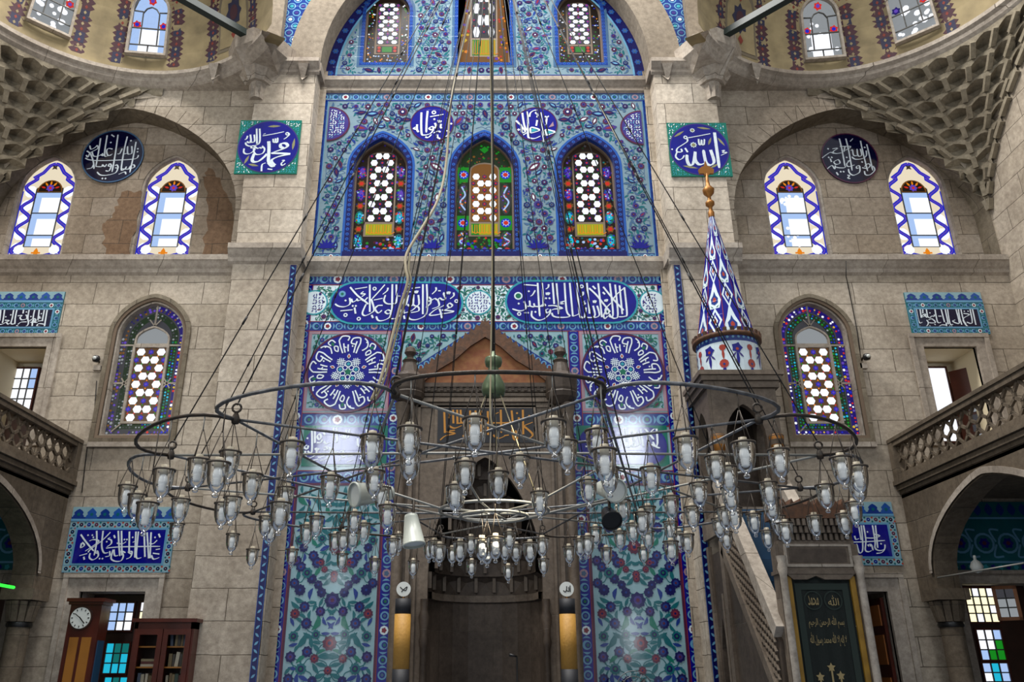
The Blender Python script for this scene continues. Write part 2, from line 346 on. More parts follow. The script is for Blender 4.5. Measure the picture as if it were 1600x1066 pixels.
glow('pane_red', '#e0301f', 0.8); glow('pane_orange', '#f08a10', 0.9); glow('pane_yellow', '#e8c020', 0.8); glow('pane_green', '#1a9a24', 0.7); glow('pane_lime', '#b4bf20', 0.7); glow('pane_teal', '#1c8a86', 0.55); glow('pane_violet', '#7450d8', 0.65)
glow('pane_mix', '#7d5a3a', .45); mat('plaster_cream', '#d2c4a4', .85); glow('pane_amber', '#a36a26', 0.5); glow('pane_dim', '#5f5f66', 0.35); glow('pane_dimgreen', '#2b4526', 0.4); glow('pane_dimred', '#702030', 0.45); glow('pane_grey', '#9fa4a8', 0.75); glow('led_green', '#3bff4a', 1.2); glow('pane_sun', '#fff6c8', 1.3); glow('pane_brown', '#3a2a1e', 0.3)
gm = bpy.data.materials.new('jar_glass'); gm.use_nodes = True; gn = gm.node_tree.nodes; gl = gm.node_tree.links
gn.remove(gn['Principled BSDF']); tr = gn.new('ShaderNodeBsdfTransparent'); gs = gn.new('ShaderNodeBsdfGlossy'); gs.inputs['Roughness'].default_value = 0.04
tr.inputs[0].default_value = (0.975, 0.99, 0.995, 1); fr = gn.new('ShaderNodeFresnel'); fr.inputs[0].default_value = 1.6
fm = gn.new('ShaderNodeMath'); fm.operation = 'MULTIPLY_ADD'; fm.inputs[1].default_value = 1.15; fm.inputs[2].default_value = 0.03; fm.use_clamp = True
gx = gn.new('ShaderNodeMixShader'); gl.new(fr.outputs[0], fm.inputs[0]); gl.new(fm.outputs[0], gx.inputs[0]); gl.new(tr.outputs[0], gx.inputs[1]); gl.new(gs.outputs[0], gx.inputs[2]); gl.new(gx.outputs[0], gn['Material Output'].inputs[0])
MATS['jar_glass'] = gm

# ------------------------------------------------------------------ the room
YW, YN, YP, YT = 13.0, 13.45, 12.57, 13.05
XS = 9.25
ZC1, ZC1b, ZC2, ZC2b = 8.45, 8.10, 12.43, 12.10
m = MB(); m.box(-XS-.3, XS+.3, -4.5, 14.4, -.12, 0, 'floor_carpet'); struct('floor', m)
for sg, nm in ((-1, 'left'), (1, 'right')):
    m = MB(); m.box(sg*XS, sg*(XS+.3), -4.0, 10.2, 0, 5.2, 'ashlar'); m.box(sg*XS, sg*(XS+.3), 10.2, 14.2, 0, 12.5, 'ashlar'); struct('wall_'+nm, m)
NX, NHW = 6.90, 2.33
def openings(sg):
    xw = -5.75 if sg < 0 else 5.65
    xd = -5.65 if sg < 0 else 5.60
    return dict(niche=arch(sg*NX, NHW, ZC1, 9.45, 11.70, 14, 1.35), arched=arch(xw, .58, 5.18, 6.98, 7.60, 10, 1.3),
                upper=[(sg*7.9-.45, 5.0), (sg*7.9+.45, 5.0), (sg*7.9+.45, 6.73), (sg*7.9-.45, 6.73)],
                door=[(xd-.5, 0.9), (xd+.5, 0.9), (xd+.5, 2.73), (xd-.5, 2.73)],
                bay=[(sg*7.85-.6, 0.9), (sg*7.85+.6, 0.9), (sg*7.85+.6, 2.85), (sg*7.85-.6, 2.85)])
OP = {-1: openings(-1), 1: openings(1)}
LW = {-1: (-8.40, -6.02), 1: (5.88, 8.27)}     # lunette windows
for sg, nm in ((-1, 'back_left'), (1, 'back_right')):
    o = OP[sg]; a, b = sorted((sg*3.1, sg*(XS+.05)))
    m = MB(); m.sheet([(a, 0), (b, 0), (b, 12.6), (a, 12.6)], [o[k] for k in ('niche', 'arched', 'upper', 'door', 'bay')], YW, 'ashlar')
    for k, dep, mt in (('niche', .45, 'arch_stone'), ('arched', .5, 'moulding'), ('upper', 1.0, 'plaster_cream'), ('door', .9, 'moulding'), ('bay', .9, 'moulding')):
        h = o[k]
        for i in range(len(h)):
            (x0, z0), (x1, z1) = h[i], h[(i+1) % len(h)]
            m.face([(x0, YW, z0), (x1, YW, z1), (x1, YW+dep, z1), (x0, YW+dep, z0)], mt)
    struct('wall_'+nm, m)
    # back of the blind arch, with two window openings
    wh = [arch(x, .56, 8.72, 10.25, 10.95, 8, 1.5) for x in LW[sg]]
    m = MB(); m.sheet([(sg*NX-2.5, ZC1-.2), (sg*NX+2.5, ZC1-.2), (sg*NX+2.5, 11.9), (sg*NX-2.5, 11.9)], wh, YN, 'niche_stone', .22, 'moulding')
    D = Deco(flat(YN), m)
    if sg < 0:
        D.poly(jag([uv(316, 398, YN), uv(364, 398, YN), uv(364, 330, YN), uv(345, 285, YN), uv(325, 262, YN), uv(318, 280, YN), uv(326, 330, YN)]), 'brown_patch')
        D.poly(jag([uv(165, 398, YN), uv(203, 398, YN), uv(214, 340, YN), uv(222, 300, YN), uv(190, 300, YN), uv(180, 330, YN), uv(160, 350, YN)]), 'brown_patch')
    struct('wall_niche_'+('left' if sg < 0 else 'right'), m)
    # arch ring of voussoirs, flush, with open joints
    m = MB(); out = arch(sg*NX, NHW+.34, 9.0, 9.45, 12.02, 14, 1.35)[2:]; inn = arch(sg*NX, NHW, 9.0, 9.45, 11.70, 14, 1.35)[2:]
    for i in range(len(out)-1):
        f = lambda p, q, t: (p[0]+(q[0]-p[0])*t, p[1]+(q[1]-p[1])*t)
        a0, a1, b0, b1 = f(out[i], out[i+1], .02), f(out[i], out[i+1], .98), f(inn[i], inn[i+1], .02), f(inn[i], inn[i+1], .98)
        if abs(a0[0]) > XS or abs(a1[0]) > XS: continue
        for q in ((a0, a1, b1, b0),):
            m.face([(x, YW-.012, z) for x, z in q], 'ashlar')
            for k in range(4): m.face([(q[k][0], YW-.012, q[k][1]), (q[(k+1) % 4][0], YW-.012, q[(k+1) % 4][1]), (q[(k+1) % 4][0], YW, q[(k+1) % 4][1]), (q[k][0], YW, q[k][1])], 'ashlar')
    struct('trim_arch_'+('left' if sg < 0 else 'right'), m)
    # pier
    m = MB(); a, b = sorted((sg*3.22, sg*4.34)); m.box(a, b, YP, YT+.1, 0, 12.2, 'pier_stone')
    a2, b2 = sorted((sg*3.22, sg*4.9)); m.box(a2, b2, YP, YT+.1, 12.2, 12.45, 'pier_stone')
    a3, b3 = sorted((sg*3.98, sg*4.92)); m.box(a3, b3, YP, YT+.1, 12.45, 16.0, 'plaster')
    struct('wall_pier_'+('left' if sg < 0 else 'right'), m)
# cornices
def cornice(m, x0, x1, Y, zt, zb, p, mt='moulding'):
    h = zt-zb
    prof = [(0, zb), (p*.35, zb+h*.12), (p*.35, zb+h*.32), (p*.55, zb+h*.42), (p*.85, zb+h*.66), (p, zb+h*.72), (p, zt), (0, zt+.02)]
    for (a, za), (b, z2) in zip(prof, prof[1:]): m.face([(x0, Y-a, za), (x1, Y-a, za), (x1, Y-b, z2), (x0, Y-b, z2)], mt)
    for x in (x0, x1): m.face([(x, Y-a, z) for a, z in prof]+[(x, Y, zt)], mt)
m = MB()
for sg in (-1, 1):
    cornice(m, *sorted((sg*4.34, sg*XS)), YW, ZC1, ZC1b, .14)
    cornice(m, *sorted((sg*3.16, sg*4.42)), YP, ZC1, ZC1b, .14)
    f = sg*3.22; h = ZC1-ZC1b
    m.box(f, f-sg*.06, YP, YT, ZC1b+h*.35, ZC1, 'moulding')
cornice(m, -3.22, 3.22, YT, ZC1, ZC1b, .12); struct('trim_1', m)
m = MB(); cornice(m, -3.22, 3.22, YT, ZC2, ZC2b, .12)
for sg in (-1, 1):
    cornice(m, *sorted((sg*3.16, sg*3.95)), YP, ZC2+.02, ZC2b+.05, .14); m.box(sg*3.22, sg*3.14, YP, YT, ZC2b+.15, ZC2, 'moulding')
struct('trim_2', m)
# arch over the middle bay: soffit ring, spandrels
AR, AZ = 3.16, 12.45
m = MB(); N = 40
for i in range(N):
    t0, t1 = PI*i/N, PI*(i+1)/N
    q = lambda r, t, Y: (r*math.cos(t), Y, AZ+r*1.03*math.sin(t))
    m.face([q(AR, t0, YP), q(AR, t1, YP), q(AR, t1, YT), q(AR, t0, YT)], 'plaster', True)
    m.face([q(AR, t0, YP), q(AR, t1, YP), q(AR+.62, t1, YP), q(AR+.62, t0, YP)], 'plaster')
    m.face([q(AR+.62, t0, YP), q(AR+.62, t1, YP), q(AR+.62, t1, YP+.25), q(AR+.62, t0, YP+.25)], 'plaster')
struct('trim_middle_arch', m)
# ------------------------------------------------------------------ Iznik tile decoration
def rose(D, c, r, rng, l, pal):
    k = rng.choice(pal); D.flower(c, r, rng.choice((8, 9, 10)), 'glaze_'+k[0], l, rng.random(), .82)
    D.disc(c, r*.52, 'glaze_'+k[1], l+1, 10); D.disc(c, r*.24, 'glaze_'+k[2], l+2, 7)
def floral(D, ok, bb, sp, r, seed, pal, mid=None, leafm=('teal', 'cobalt'), l=1, stem='steel', big=0.0, leafk=1.0, fixed=None):
    """scrolling stems with roses, tulips and serrated leaves filling the ground evenly, mirrored about `mid`"""
    rng = random.Random(seed); u0, v0, u1, v1 = bb; left = u0 if mid is None else mid; sides = (1,) if mid is None else (1, -1)
    M = lambda p, s: p if s > 0 else (2*mid-p[0], p[1])
    cell = sp*.5; H = {}
    def near(p, d):
        i, j = int(p[0]//cell), int(p[1]//cell); n = int(d/cell)+2
        return any(math.hypot(p[0]-q[0], p[1]-q[1]) < d+q[2] for a in range(i-n, i+n+1) for b in range(j-n, j+n+1) for q in H.get((a, b), ()))
    def put(p, d): H.setdefault((int(p[0]//cell), int(p[1]//cell)), []).append((p[0], p[1], d))
    F = []
    if fixed: F = [(x, z, rr, k) for x, z, rr, k in fixed]
    else:
        rows = int((v1-v0)/(sp*.86))+1
        for j in range(rows):
            v = v0+sp*.86*(j+.5); u = left+(sp*.5 if j % 2 else 0)
            while u < u1:
                c = (u+rng.uniform(-.15, .15)*sp if u > left+.01 else u, v+rng.uniform(-.15, .15)*sp); F.append((c[0], c[1], r*rng.uniform(.8, 1.2)*(1.45 if rng.random() < big else 1), None)); u += sp
    for x, z, rr, k in F:
        sr = rng.randint(0, 10**6); an = rng.uniform(0, 2*PI); kind = rng.random()
        for s in sides:
            c = M((x, z), s)
            if s < 0 and abs(x-mid) < .02: continue
            if not ok(c, rr): continue
            q = random.Random(sr)
            if kind < .74 or k is not None: rose(D, c, rr, q, l+3, pal if k is None else (k,))
            else:
                a = an if s > 0 else PI-an; kk = q.choice(pal); D.leaf(c, rr*3.2, rr*1.5, a, 'glaze_'+kk[0], l+3); D.leaf(c, rr*1.9, rr*.6, a, 'glaze_'+kk[2], l+4)
        put((x, z), rr)
    for x, z, rr, k in F:      # stems to two neighbours
        nb = sorted(F, key=lambda g: (g[0]-x)**2+(g[1]-z)**2)[1:3]
        for g in nb:
            w = g[0]-x, g[1]-z; P = smooth([(x, z), (x+w[0]*.35-w[1]*.22, z+w[1]*.35+w[0]*.22), (x+w[0]*.7-w[1]*.12, z+w[1]*.7+w[0]*.12), (g[0], g[1])], 3)
            if math.hypot(*w) < sp*1.6:
                for s in sides:
                    Q = [M(p, s) for p in P]
                    if all(ok(p, r*.3) for p in Q): D.ribbon(Q, r*.17, 'glaze_'+stem, l)
    n = int((u1-left)*(v1-v0)/(r*r)*6); L0 = r*2.3*leafk; W0 = r*.82*leafk
    for _ in range(n):
        p = (rng.uniform(left, u1), rng.uniform(v0, v1)); f = rng.choice((1, 1, .7, .55)); d = L0*.23*f
        if near(p, d): continue
        a = rng.uniform(0, 2*PI); mt = rng.choice(leafm); bd = rng.uniform(-.22, .22); hit = False
        for s in sides:
            c = M(p, s)
            if ok(c, L0*.42*f): D.leaf(c, L0*f, W0*f, a if s > 0 else PI-a, 'glaze_'+mt, l+1, bd if s > 0 else -bd); hit = True
        if hit: put(p, d)
PAL_UP = (('ink', 'steel', 'maroon'), ('maroon', 'violet', 'ink'), ('violet', 'ink', 'red'), ('ink', 'maroon', 'sky'), ('maroon', 'ink', 'white'))
PAL_LOW = (('ink', 'ink', 'maroon'), ('ink', 'cobalt', 'red'), ('ink', 'cobalt', 'ink'), ('maroon', 'red', 'ink'), ('ink', 'violet', 'sky'), ('teal', 'ink', 'maroon'))
def band(D, u0, v0, u1, v1, ground, l=1, step=None, edge='red', style='ring', seed=1):
    """border strip: rings with coloured hearts between crescents, thin edge lines"""
    D.rect(u0, v0, u1, v1, 'glaze_'+ground, l); hor = (u1-u0) > (v1-v0); W = (v1-v0) if hor else (u1-u0); Ln = (u1-u0) if hor else (v1-v0)
    e = W*.07
    if edge:
        for a in ((u0, v0, u1, v0+e), (u0, v1-e, u1, v1)) if hor else ((u0, v0, u0+e, v1), (u1-e, v0, u1, v1)): D.rect(*a, 'glaze_'+edge, l+1)
    step = step or W*1.05; n = max(1, round(Ln/step)); rng = random.Random(seed)
    for i in range(n):
        t = (i+.5)*Ln/n; c = (u0+t, (v0+v1)/2) if hor else ((u0+u1)/2, v0+t)
        if style == 'ring':
            k = i % 4
            if k == 2:
                D.disc(c, W*.34, 'glaze_white' if i % 8 == 2 else 'glaze_pink', l+1, 8); D.flower(c, W*.22, 5, 'glaze_'+('red' if i % 8 == 2 else 'steel'), l+2)
            else:
                D.disc(c, W*.34, 'glaze_sky', l+1, 12); D.disc((c[0]+(W*.08 if k == 1 else 0), c[1]), W*.22, 'glaze_navy', l+2, 10); D.disc((c[0]+(W*.08 if k == 1 else 0), c[1]), W*.13, 'glaze_'+('green', 'teal', 'red', 'steel')[k], l+3, 8)
            b = Ln/n*.5; h = (c[0]+b, c[1]) if hor else (c[0], c[1]+b)
            a = PI/2 if hor else 0
            D.leaf(h, W*.62, W*.16, a, 'glaze_sky', l+1, .18 if i % 2 else -.18)
        elif style == 'dot': D.disc(c, W*.3, 'glaze_blue', l+1, 8); D.disc(c, W*.13, 'glaze_sky', l+2, 6)
        elif style == 'bead': D.leaf(c, W*.8, W*.34, PI/4 if i % 2 else -PI/4, 'glaze_sky', l+1)
        elif style == 'star':
            k = ('deep', 'deep', 'navy', 'maroon')[i % 4]; D.disc(c, W*.27, 'glaze_'+k, l+1, 10); D.disc(c, W*.10, 'glaze_'+('sky', 'pink')[i % 2], l+2, 6)
            b = Ln/n*.5
            for s, mt in ((-1, 'brick'), (1, 'teal')) if i % 2 else ((-1, 'teal'), (1, 'brick')):
                h = (c[0]+b, c[1]+s*W*.27) if hor else (c[0]+s*W*.27, c[1]+b); D.disc(h, W*.15, 'glaze_'+mt, l+1, 6)
def lattice_fill(D, ok, bb, st, m1, m2, seed, l=1):
    rng = random.Random(seed); u0, v0, u1, v1 = bb; v = v0
    while v < v1:
        u = u0
        while u < u1:
            c = (u+rng.uniform(-.2, .2)*st, v+rng.uniform(-.2, .2)*st)
            if ok(c, st*.5): D.leaf(c, st*1.1, st*.42, rng.choice((0, PI/3, 2*PI/3, PI/4, PI/2)), 'glaze_'+rng.choice((m1, m1, m2)), l, rng.uniform(-.3, .3))
            u += st
        v += st

def roundel(name, label, cat, px, py, rx, ry, Y, field='navy', rim='maroon', group=None, th=.025, square=None):
    """glazed disc set on the wall; returns the root and the deco for its letters"""
    c = uv(px, py, Y); k = (Vector(at(px+1, py, Y))-at(px, py, Y)).length; a = rx*k; b = abs(uv(px, py-ry, Y)[1]-uv(px, py+ry, Y)[1])/2
    root = thing(name, label, cat, group, loc=(c[0], Y, c[1]-b)); m = MB()
    n = 40; el = [(c[0]+a*math.cos(2*PI*i/n), c[1]+b*math.sin(2*PI*i/n)) for i in range(n)]
    m.slab(el, Y-th, Y, 'glaze_'+field); D = Deco(flat(Y-th), m)
    D.ring(c, a, a*.045, 'glaze_'+rim, 1, n, b)
    return root, m, D, c, a, b
def finish(root, m, nm='glazed_field', letters=None):
    if letters is not None and letters.mb.f:
        b = letters.mb; k = len(m.v); m.v += b.v; m.f += [tuple(k+i for i in f) for f in b.f]; m.m += b.m; m.sm += b.sm
    o = m.build(nm, root); o.location = -root.location
    return o
def letters_for(Y, th=.025): return Deco(flat(Y-th-.002))

# ---- middle bay: lower wall, upper wall, lunette
MIH = [(-1.42, 0), (1.42, 0), (1.42, 6.0), (0, 7.0), (-1.42, 6.0)]
m = MB(); m.sheet([(-3.25, 0), (-1.2, 0), (-1.2, 5.9), (1.2, 5.9), (1.2, 0), (3.25, 0), (3.25, ZC1), (-3.25, ZC1)], [], YT, 'glaze_ground_low')
D = Deco(flat(YT), m)
def vy(y, Y=YT): return uv(758, y, Y)[1]
zb0, zb1 = vy(432), vy(446)     # frieze borders
band(D, -3.23, vy(446), 3.23, vy(427), 'cobalt'); band(D, -3.23, vy(518), 3.23, vy(502), 'cobalt')
for s in (-1, 1):
    band(D, *sorted((s*3.23, s*3.03))[:1], 0.0, sorted((s*3.23, s*3.03))[1], vy(446), 'navy')
    a, b = sorted((s*1.62, s*1.42)); band(D, a, 0, b, vy(518), 'navy')
    a, b = sorted((s*3.03, s*1.62)); zt, zm = vy(518), vy(640)
    # frame of the sunburst square, floral corners behind the disc
    sc = uv(758-214 if s < 0 else 758+214, 583, YT)
    xa, xb = a+.05, b-.05
    for q in ((a, zt-.05, b, zt), (a, zm-.03, b, zm+.02), (a, zm, a+.05, zt), (b-.05, zm, b, zt)): D.rect(*q, 'glaze_pink', 2)
    floral(D, lambda c, r: xa+r < c[0] < xb-r and zm+r < c[1] < zt-.05-r and math.hypot(c[0]-sc[0], c[1]-sc[1]) > .66, (xa, zm, xb, zt), .17, .048, 3, (('green', 'teal', 'maroon'), ('teal', 'green', 'navy'), ('navy', 'steel', 'red')), leafm=('green', 'teal'))
    band(D, a, vy(667), b, vy(645), 'cobalt')
    zk = vy(735); zk2 = vy(757)
    band(D, a, zk2, b, zk, 'cobalt')
    for q in ((a, zk2-.02, b, zk2+.02), (a, 0, a+.035, zk2), (b-.035, 0, b, zk2)): D.rect(*q, 'glaze_maroon', 3)
    # great floral panel below: the roses stand in fixed symmetrical places
    TPL = ((240, 283, 25, 0), (232, 395, 28, 1), (325, 370, 30, 1), (370, 410, 19, 2), (300, 465, 27, 0), (428, 465, 20, 2), (235, 530, 30, 0), (362, 545, 26, 0), (428, 590, 42, 3), (268, 628, 28, 1), (215, 668, 26, 2), (362, 655, 26, 3), (285, 725, 29, 1), (160, 725, 24, 2), (165, 580, 32, 3), (215, 800, 27, 4), (345, 790, 24, 4), (428, 840, 38, 2), (300, 890, 28, 1), (205, 920, 28, 3), (345, 930, 23, 2), (428, 1000, 22, 2), (270, 990, 29, 4), (200, 1050, 27, 1), (152, 850, 34, 3), (340, 1060, 24, 0))
    KP = (('ink', 'ink', 'cobalt'), ('ink', 'cobalt', 'maroon'), ('maroon', 'red', 'ink'), ('ink', 'violet', 'maroon'), ('teal', 'ink', 'green'))
    pm_ = (a+b)/2; fx = []
    for x, y, r_, k in TPL:
        for sh in ((0, -560) if y > 700 else (0,)):
            q = uv(410+x/3.73, 780+(y+sh)/3.73, YT); dx = abs(q[0]-uv(410+428/3.73, 780+(y+sh)/3.73, YT)[0]); fx.append((pm_+dx, q[1], r_/3.73*.0112, KP[k]))
    floral(D, lambda c, r: a+.05+r*.4 < c[0] < b-.05-r*.4 and .9 < c[1] < zk2-.02-r, (a, 1.0, b, zk2), .30, .082, 11, PAL_LOW, mid=pm_, leafm=('teal', 'sea', 'teal', 'teal', 'cobalt'), stem='teal', fixed=fx, leafk=1.4)
    # floral spandrel beside the gable of the prayer niche
    tri = [(s*1.40, vy(518)-.03), (s*.15, vy(518)-.03), (s*1.40, 6.12)]
    floral(D, lambda c, r: inside(c, tri) and abs(c[0]) < 1.36 and c[1] < vy(518)-.08 and (7.03-abs(c[0])*.70) < c[1]-.28, (min(s*1.4, s*.1), 6.0, max(s*1.4, s*.1), vy(518)), .17, .05, 23, PAL_LOW, leafm=('green', 'teal'), stem='green')
    p0, p1 = Vector((s*.1, 7.16)), Vector((s*1.42, 6.24)); n2 = 14
    D.poly([(p0.x, p0.y), (p1.x, p1.y), (p1.x, p1.y-.16), (p0.x, p0.y-.16)], 'glaze_cobalt', 6)
    for i in range(n2):
        p = p0.lerp(p1, (i+.5)/n2); D.disc((p.x, p.y-.08), .05, 'glaze_sky', 7, 8); D.disc((p.x, p.y-.08), .028, 'glaze_'+('red', 'navy')[i % 2], 8, 6)
# frieze ground between the two bands
zf0, zf1 = vy(502), vy(446)
D.rect(-3.03, zf0, 3.03, zf1, 'glaze_white', .3)
floral(D, lambda c, r: zf0+r < c[1] < zf1-r and abs(c[0]) < 3.0, (-3.0, zf0, 3.0, zf1), .17, .042, 5, (('maroon', 'violet', 'maroon'), ('green', 'teal', 'maroon')), leafm=('green', 'teal', 'sea'), stem='turquoise')
for px in (491, 748, 1020):
    c = uv(px, 473, YT); D.disc(c, .24, 'glaze_turquoise', 4, 24); D.disc(c, .215, 'glaze_white', 5, 24)
    lattice_fill(D, lambda q, r: math.hypot(q[0]-c[0], q[1]-c[1]) < .19 and abs(q[0]) < 3.02, (c[0]-.22, c[1]-.22, c[0]+.22, c[1]+.22), .052, 'violet', 'navy', 7, 6)
struct('wall_middle_lower', m, 'blue and white glazed tile wall around the prayer niche')

UWIN = [(593, 52, 'a'), (757, 56, 'b'), (921, 52, 'c')]
def up_open(px, half, yt, ysp, yb):
    xc = uv(px, 300, YT)[0]; k = (at(px+1, 300, YT)-at(px, 300, YT)).length
    return arch(xc, half*k, uv(px, yb, YT)[1], uv(px, ysp, YT)[1], uv(px, yt, YT)[1], 8, 1.6)
UP_OUT = [up_open(593, 50, 208, 258, 397), up_open(757, 54, 206, 262, 397), up_open(921, 50, 208, 258, 397)]
UP_IN = [inset(o, .10) for o in UP_OUT]
m = MB(); m.sheet([(-3.25, ZC1-.05), (3.25, ZC1-.05), (3.25, ZC2b+.1), (-3.25, ZC2b+.1)], UP_IN, YT, 'glaze_ground', .30, 'glaze_cobalt')
D = Deco(flat(YT), m); zt = vy(147)
band(D, -3.23, zt-.17, 3.23, zt+.02, 'steel', edge='navy'); 
for s in (-1, 1): a, b = sorted((s*3.23, s*3.05)); band(D, a, ZC1, b, zt-.17, 'cobalt', edge='sky', style='dot')
def ring_band(D, out, inn, m1, m2, step=.1):
    for i in range(len(out)):
        j = (i+1) % len(out); D.poly([out[i], out[j], inn[j], inn[i]], 'glaze_'+m1, 3)
        L = math.dist(out[i], out[j]); n = max(1, int(L/step))
        for q in range(n):
            t = (q+.5)/n; c = tuple((out[i][k]+(out[j][k]-out[i][k])*t+inn[i][k]+(inn[j][k]-inn[i][k])*t)/2 for k in (0, 1)); D.disc(c, .033, 'glaze_'+m2, 4, 7); D.disc(c, .014, 'glaze_navy', 5, 5)
for o, i in zip(UP_OUT, UP_IN): ring_band(D, o, inset(o, .1), 'ink', 'blue'); 
UP_BIG = [inset(o, -.045) for o in UP_OUT]
for o, i in zip(UP_BIG, UP_OUT):
    for k in range(len(o)): j = (k+1) % len(o); D.poly([o[k], o[j], i[j], i[k]], 'glaze_blue', 2)
ovals = [uv(675, 194, YT), uv(838, 195, YT)]; halfs = [uv(519, 194, YT), uv(996, 200, YT)]
def ok_up(c, r):
    if not (abs(c[0]) < 3.03-r and ZC1+.12+r < c[1] < zt-.18-r): return False
    if any(inside((c[0]+dx, c[1]+dz), o) for o in UP_BIG for dx in (-r, 0, r) for dz in (-r, 0, r)): return False
    return all(math.hypot((c[0]-q[0])/.46, (c[1]-q[1])/.41) > 1+r for q in ovals+halfs)
floral(D, ok_up, (-3.05, ZC1, 3.05, zt), .20, .060, 31, PAL_UP, mid=0.0, leafm=('teal', 'steel', 'steel', 'cobalt', 'teal'), leafk=1.05, big=.12, stem='steel')
for o in UP_OUT: D.rect(o[0][0]-.02, ZC1-.02, o[1][0]+.02, o[0][1]+.05, 'glaze_ink', 8)
for x in (uv(510, 385, YT)[0], uv(675, 385, YT)[0], uv(839, 385, YT)[0], uv(1000, 385, YT)[0]):
    for a in range(-3, 4): D.leaf((x+math.sin(a*.45)*.10, ZC1+.22+math.cos(a*.45)*.10), .22, .05, PI/2-a*.45, 'glaze_navy', 7)
for a, b in ((-3.05, UP_BIG[0][0][0]), (UP_BIG[0][1][0], UP_BIG[1][0][0]), (UP_BIG[1][1][0], UP_BIG[2][0][0]), (UP_BIG[2][1][0], 3.05)): band(D, a, ZC1, b, ZC1+.12, 'steel', edge='navy')
struct('wall_middle_upper', m, 'pale blue floral tile wall with three stained windows')

# lunette under the great arch
def lun_open(px, half, yt, ysp, yb):
    xc = uv(px, 60, YT)[0]; k = (at(px+1, 60, YT)-at(px, 60, YT)).length
    return arch(xc, half*k, uv(px, yb, YT)[1], uv(px, ysp, YT)[1], uv(px, yt, YT)[1], 8, 1.5)
LU_OUT = [lun_open(604, 40, -22, 18, 102), lun_open(756, 46, -130, -70, 102), lun_open(907, 40, -22, 18, 102)]
LU_IN = [inset(o, .07) for o in LU_OUT]
half = [(AR*math.cos(PI*i/36), AZ+AR*1.03*math.sin(PI*i/36)) for i in range(37)]
m = MB(); m.sheet([(-AR-.05, ZC2-.1), (AR+.05, ZC2-.1)]+[(x*1.01, z) for x, z in half], LU_IN, YT, 'glaze_ground', .26, 'glaze_cobalt')
D = Deco(flat(YT), m)
for i in range(36):
    p, q = half[i], half[i+1]; k = 1-.19/AR; g = lambda a, k: (a[0]*k, AZ+(a[1]-AZ)*k)
    D.poly([p, q, g(q, k), g(p, k)], 'glaze_ink', 2); D.poly([g(p, k), g(q, k), g(q, k-.012), g(p, k-.012)], 'glaze_sky', 2)
    c = g(((p[0]+q[0])/2, (p[1]+q[1])/2), 1-.09/AR); D.flower(c, .07, 6, 'glaze_blue', 3); D.disc(c, .03, 'glaze_steel', 4, 6)
band(D, -3.1, ZC2+.0, 3.1, ZC2+.12, 'cobalt', edge='navy', style='dot')
LU_BIG = [inset(o, -.05) for o in LU_OUT]
for o, i in zip(LU_OUT, LU_IN): ring_band(D, o, inset(o, .07), 'cobalt', 'blue', .09)
for o, i in zip(LU_BIG, LU_OUT):
    for k in range(len(o)): j = (k+1) % len(o); D.poly([o[k], o[j], i[j], i[k]], 'glaze_steel', 2)
def ok_lu(c, r): return c[1] > ZC2+.13+r and math.hypot(c[0], (c[1]-AZ)/1.03) < AR-.24-r and c[1] < 15.2 and not any(inside((c[0]+dx, c[1]+dz), o) for o in LU_BIG for dx in (-r, 0, r) for dz in (-r, 0, r))
floral(D, ok_lu, (-3.0, ZC2, 3.0, 15.0), .20, .058, 41, PAL_UP, mid=0.0, leafm=('teal', 'steel', 'steel', 'cobalt', 'teal'), leafk=1.05, stem='steel')
struct('wall_middle_lunette', m, 'arched floral tile field above the upper cornice')
# spandrels of blue scrollwork beside the great arch
for s in (-1, 1):
    m = MB(); Ys = YP+.2; D = Deco(flat(Ys), m); sp = [(s*(AR+.3)*math.cos(R(t)), AZ+(AR+.3)*1.03*math.sin(R(t))) for t in range(0, 76, 5)]+[(s*1.2, 17.0), (s*4.2, 17.0), (s*4.2, ZC2)]
    D.poly(sp, 'glaze_cobalt', 0)
    for j in range(22):
        for i in range(8):
            c = (s*(2.4+.23*i+(.11 if j % 2 else 0)), 12.5+.17*j)
            if inside(c, inset(sp, .09)) and abs(c[0]) < 4.1: D.ring(c, .085, .022, 'glaze_sky', 1, 10); D.disc(c, .04, 'glaze_'+('turquoise', 'white', 'violet')[(i+j) % 3], 2, 7)
    struct('trim_spandrel_'+('left' if s < 0 else 'right'), m)
    # narrow blue tile strip on the pier edge and its grey reveal
    m = MB(); a, b = sorted((s*3.24, s*3.34)); m.box(a, b, YP-.02, YP, 0, ZC1b-.02, 'glaze_ink'); D = Deco(flat(YP-.02), m); band(D, a, 0.5, b, ZC1b-.03, 'ink', edge='blue', style='bead', step=.11)
    o = m.build('tile_strip'); tag(o, 'narrow dark blue tile strip on the pier edge '+('near the bookcase' if s < 0 else 'beside the stepped pulpit'), 'tile strip', 'tile strips on the pier edges')

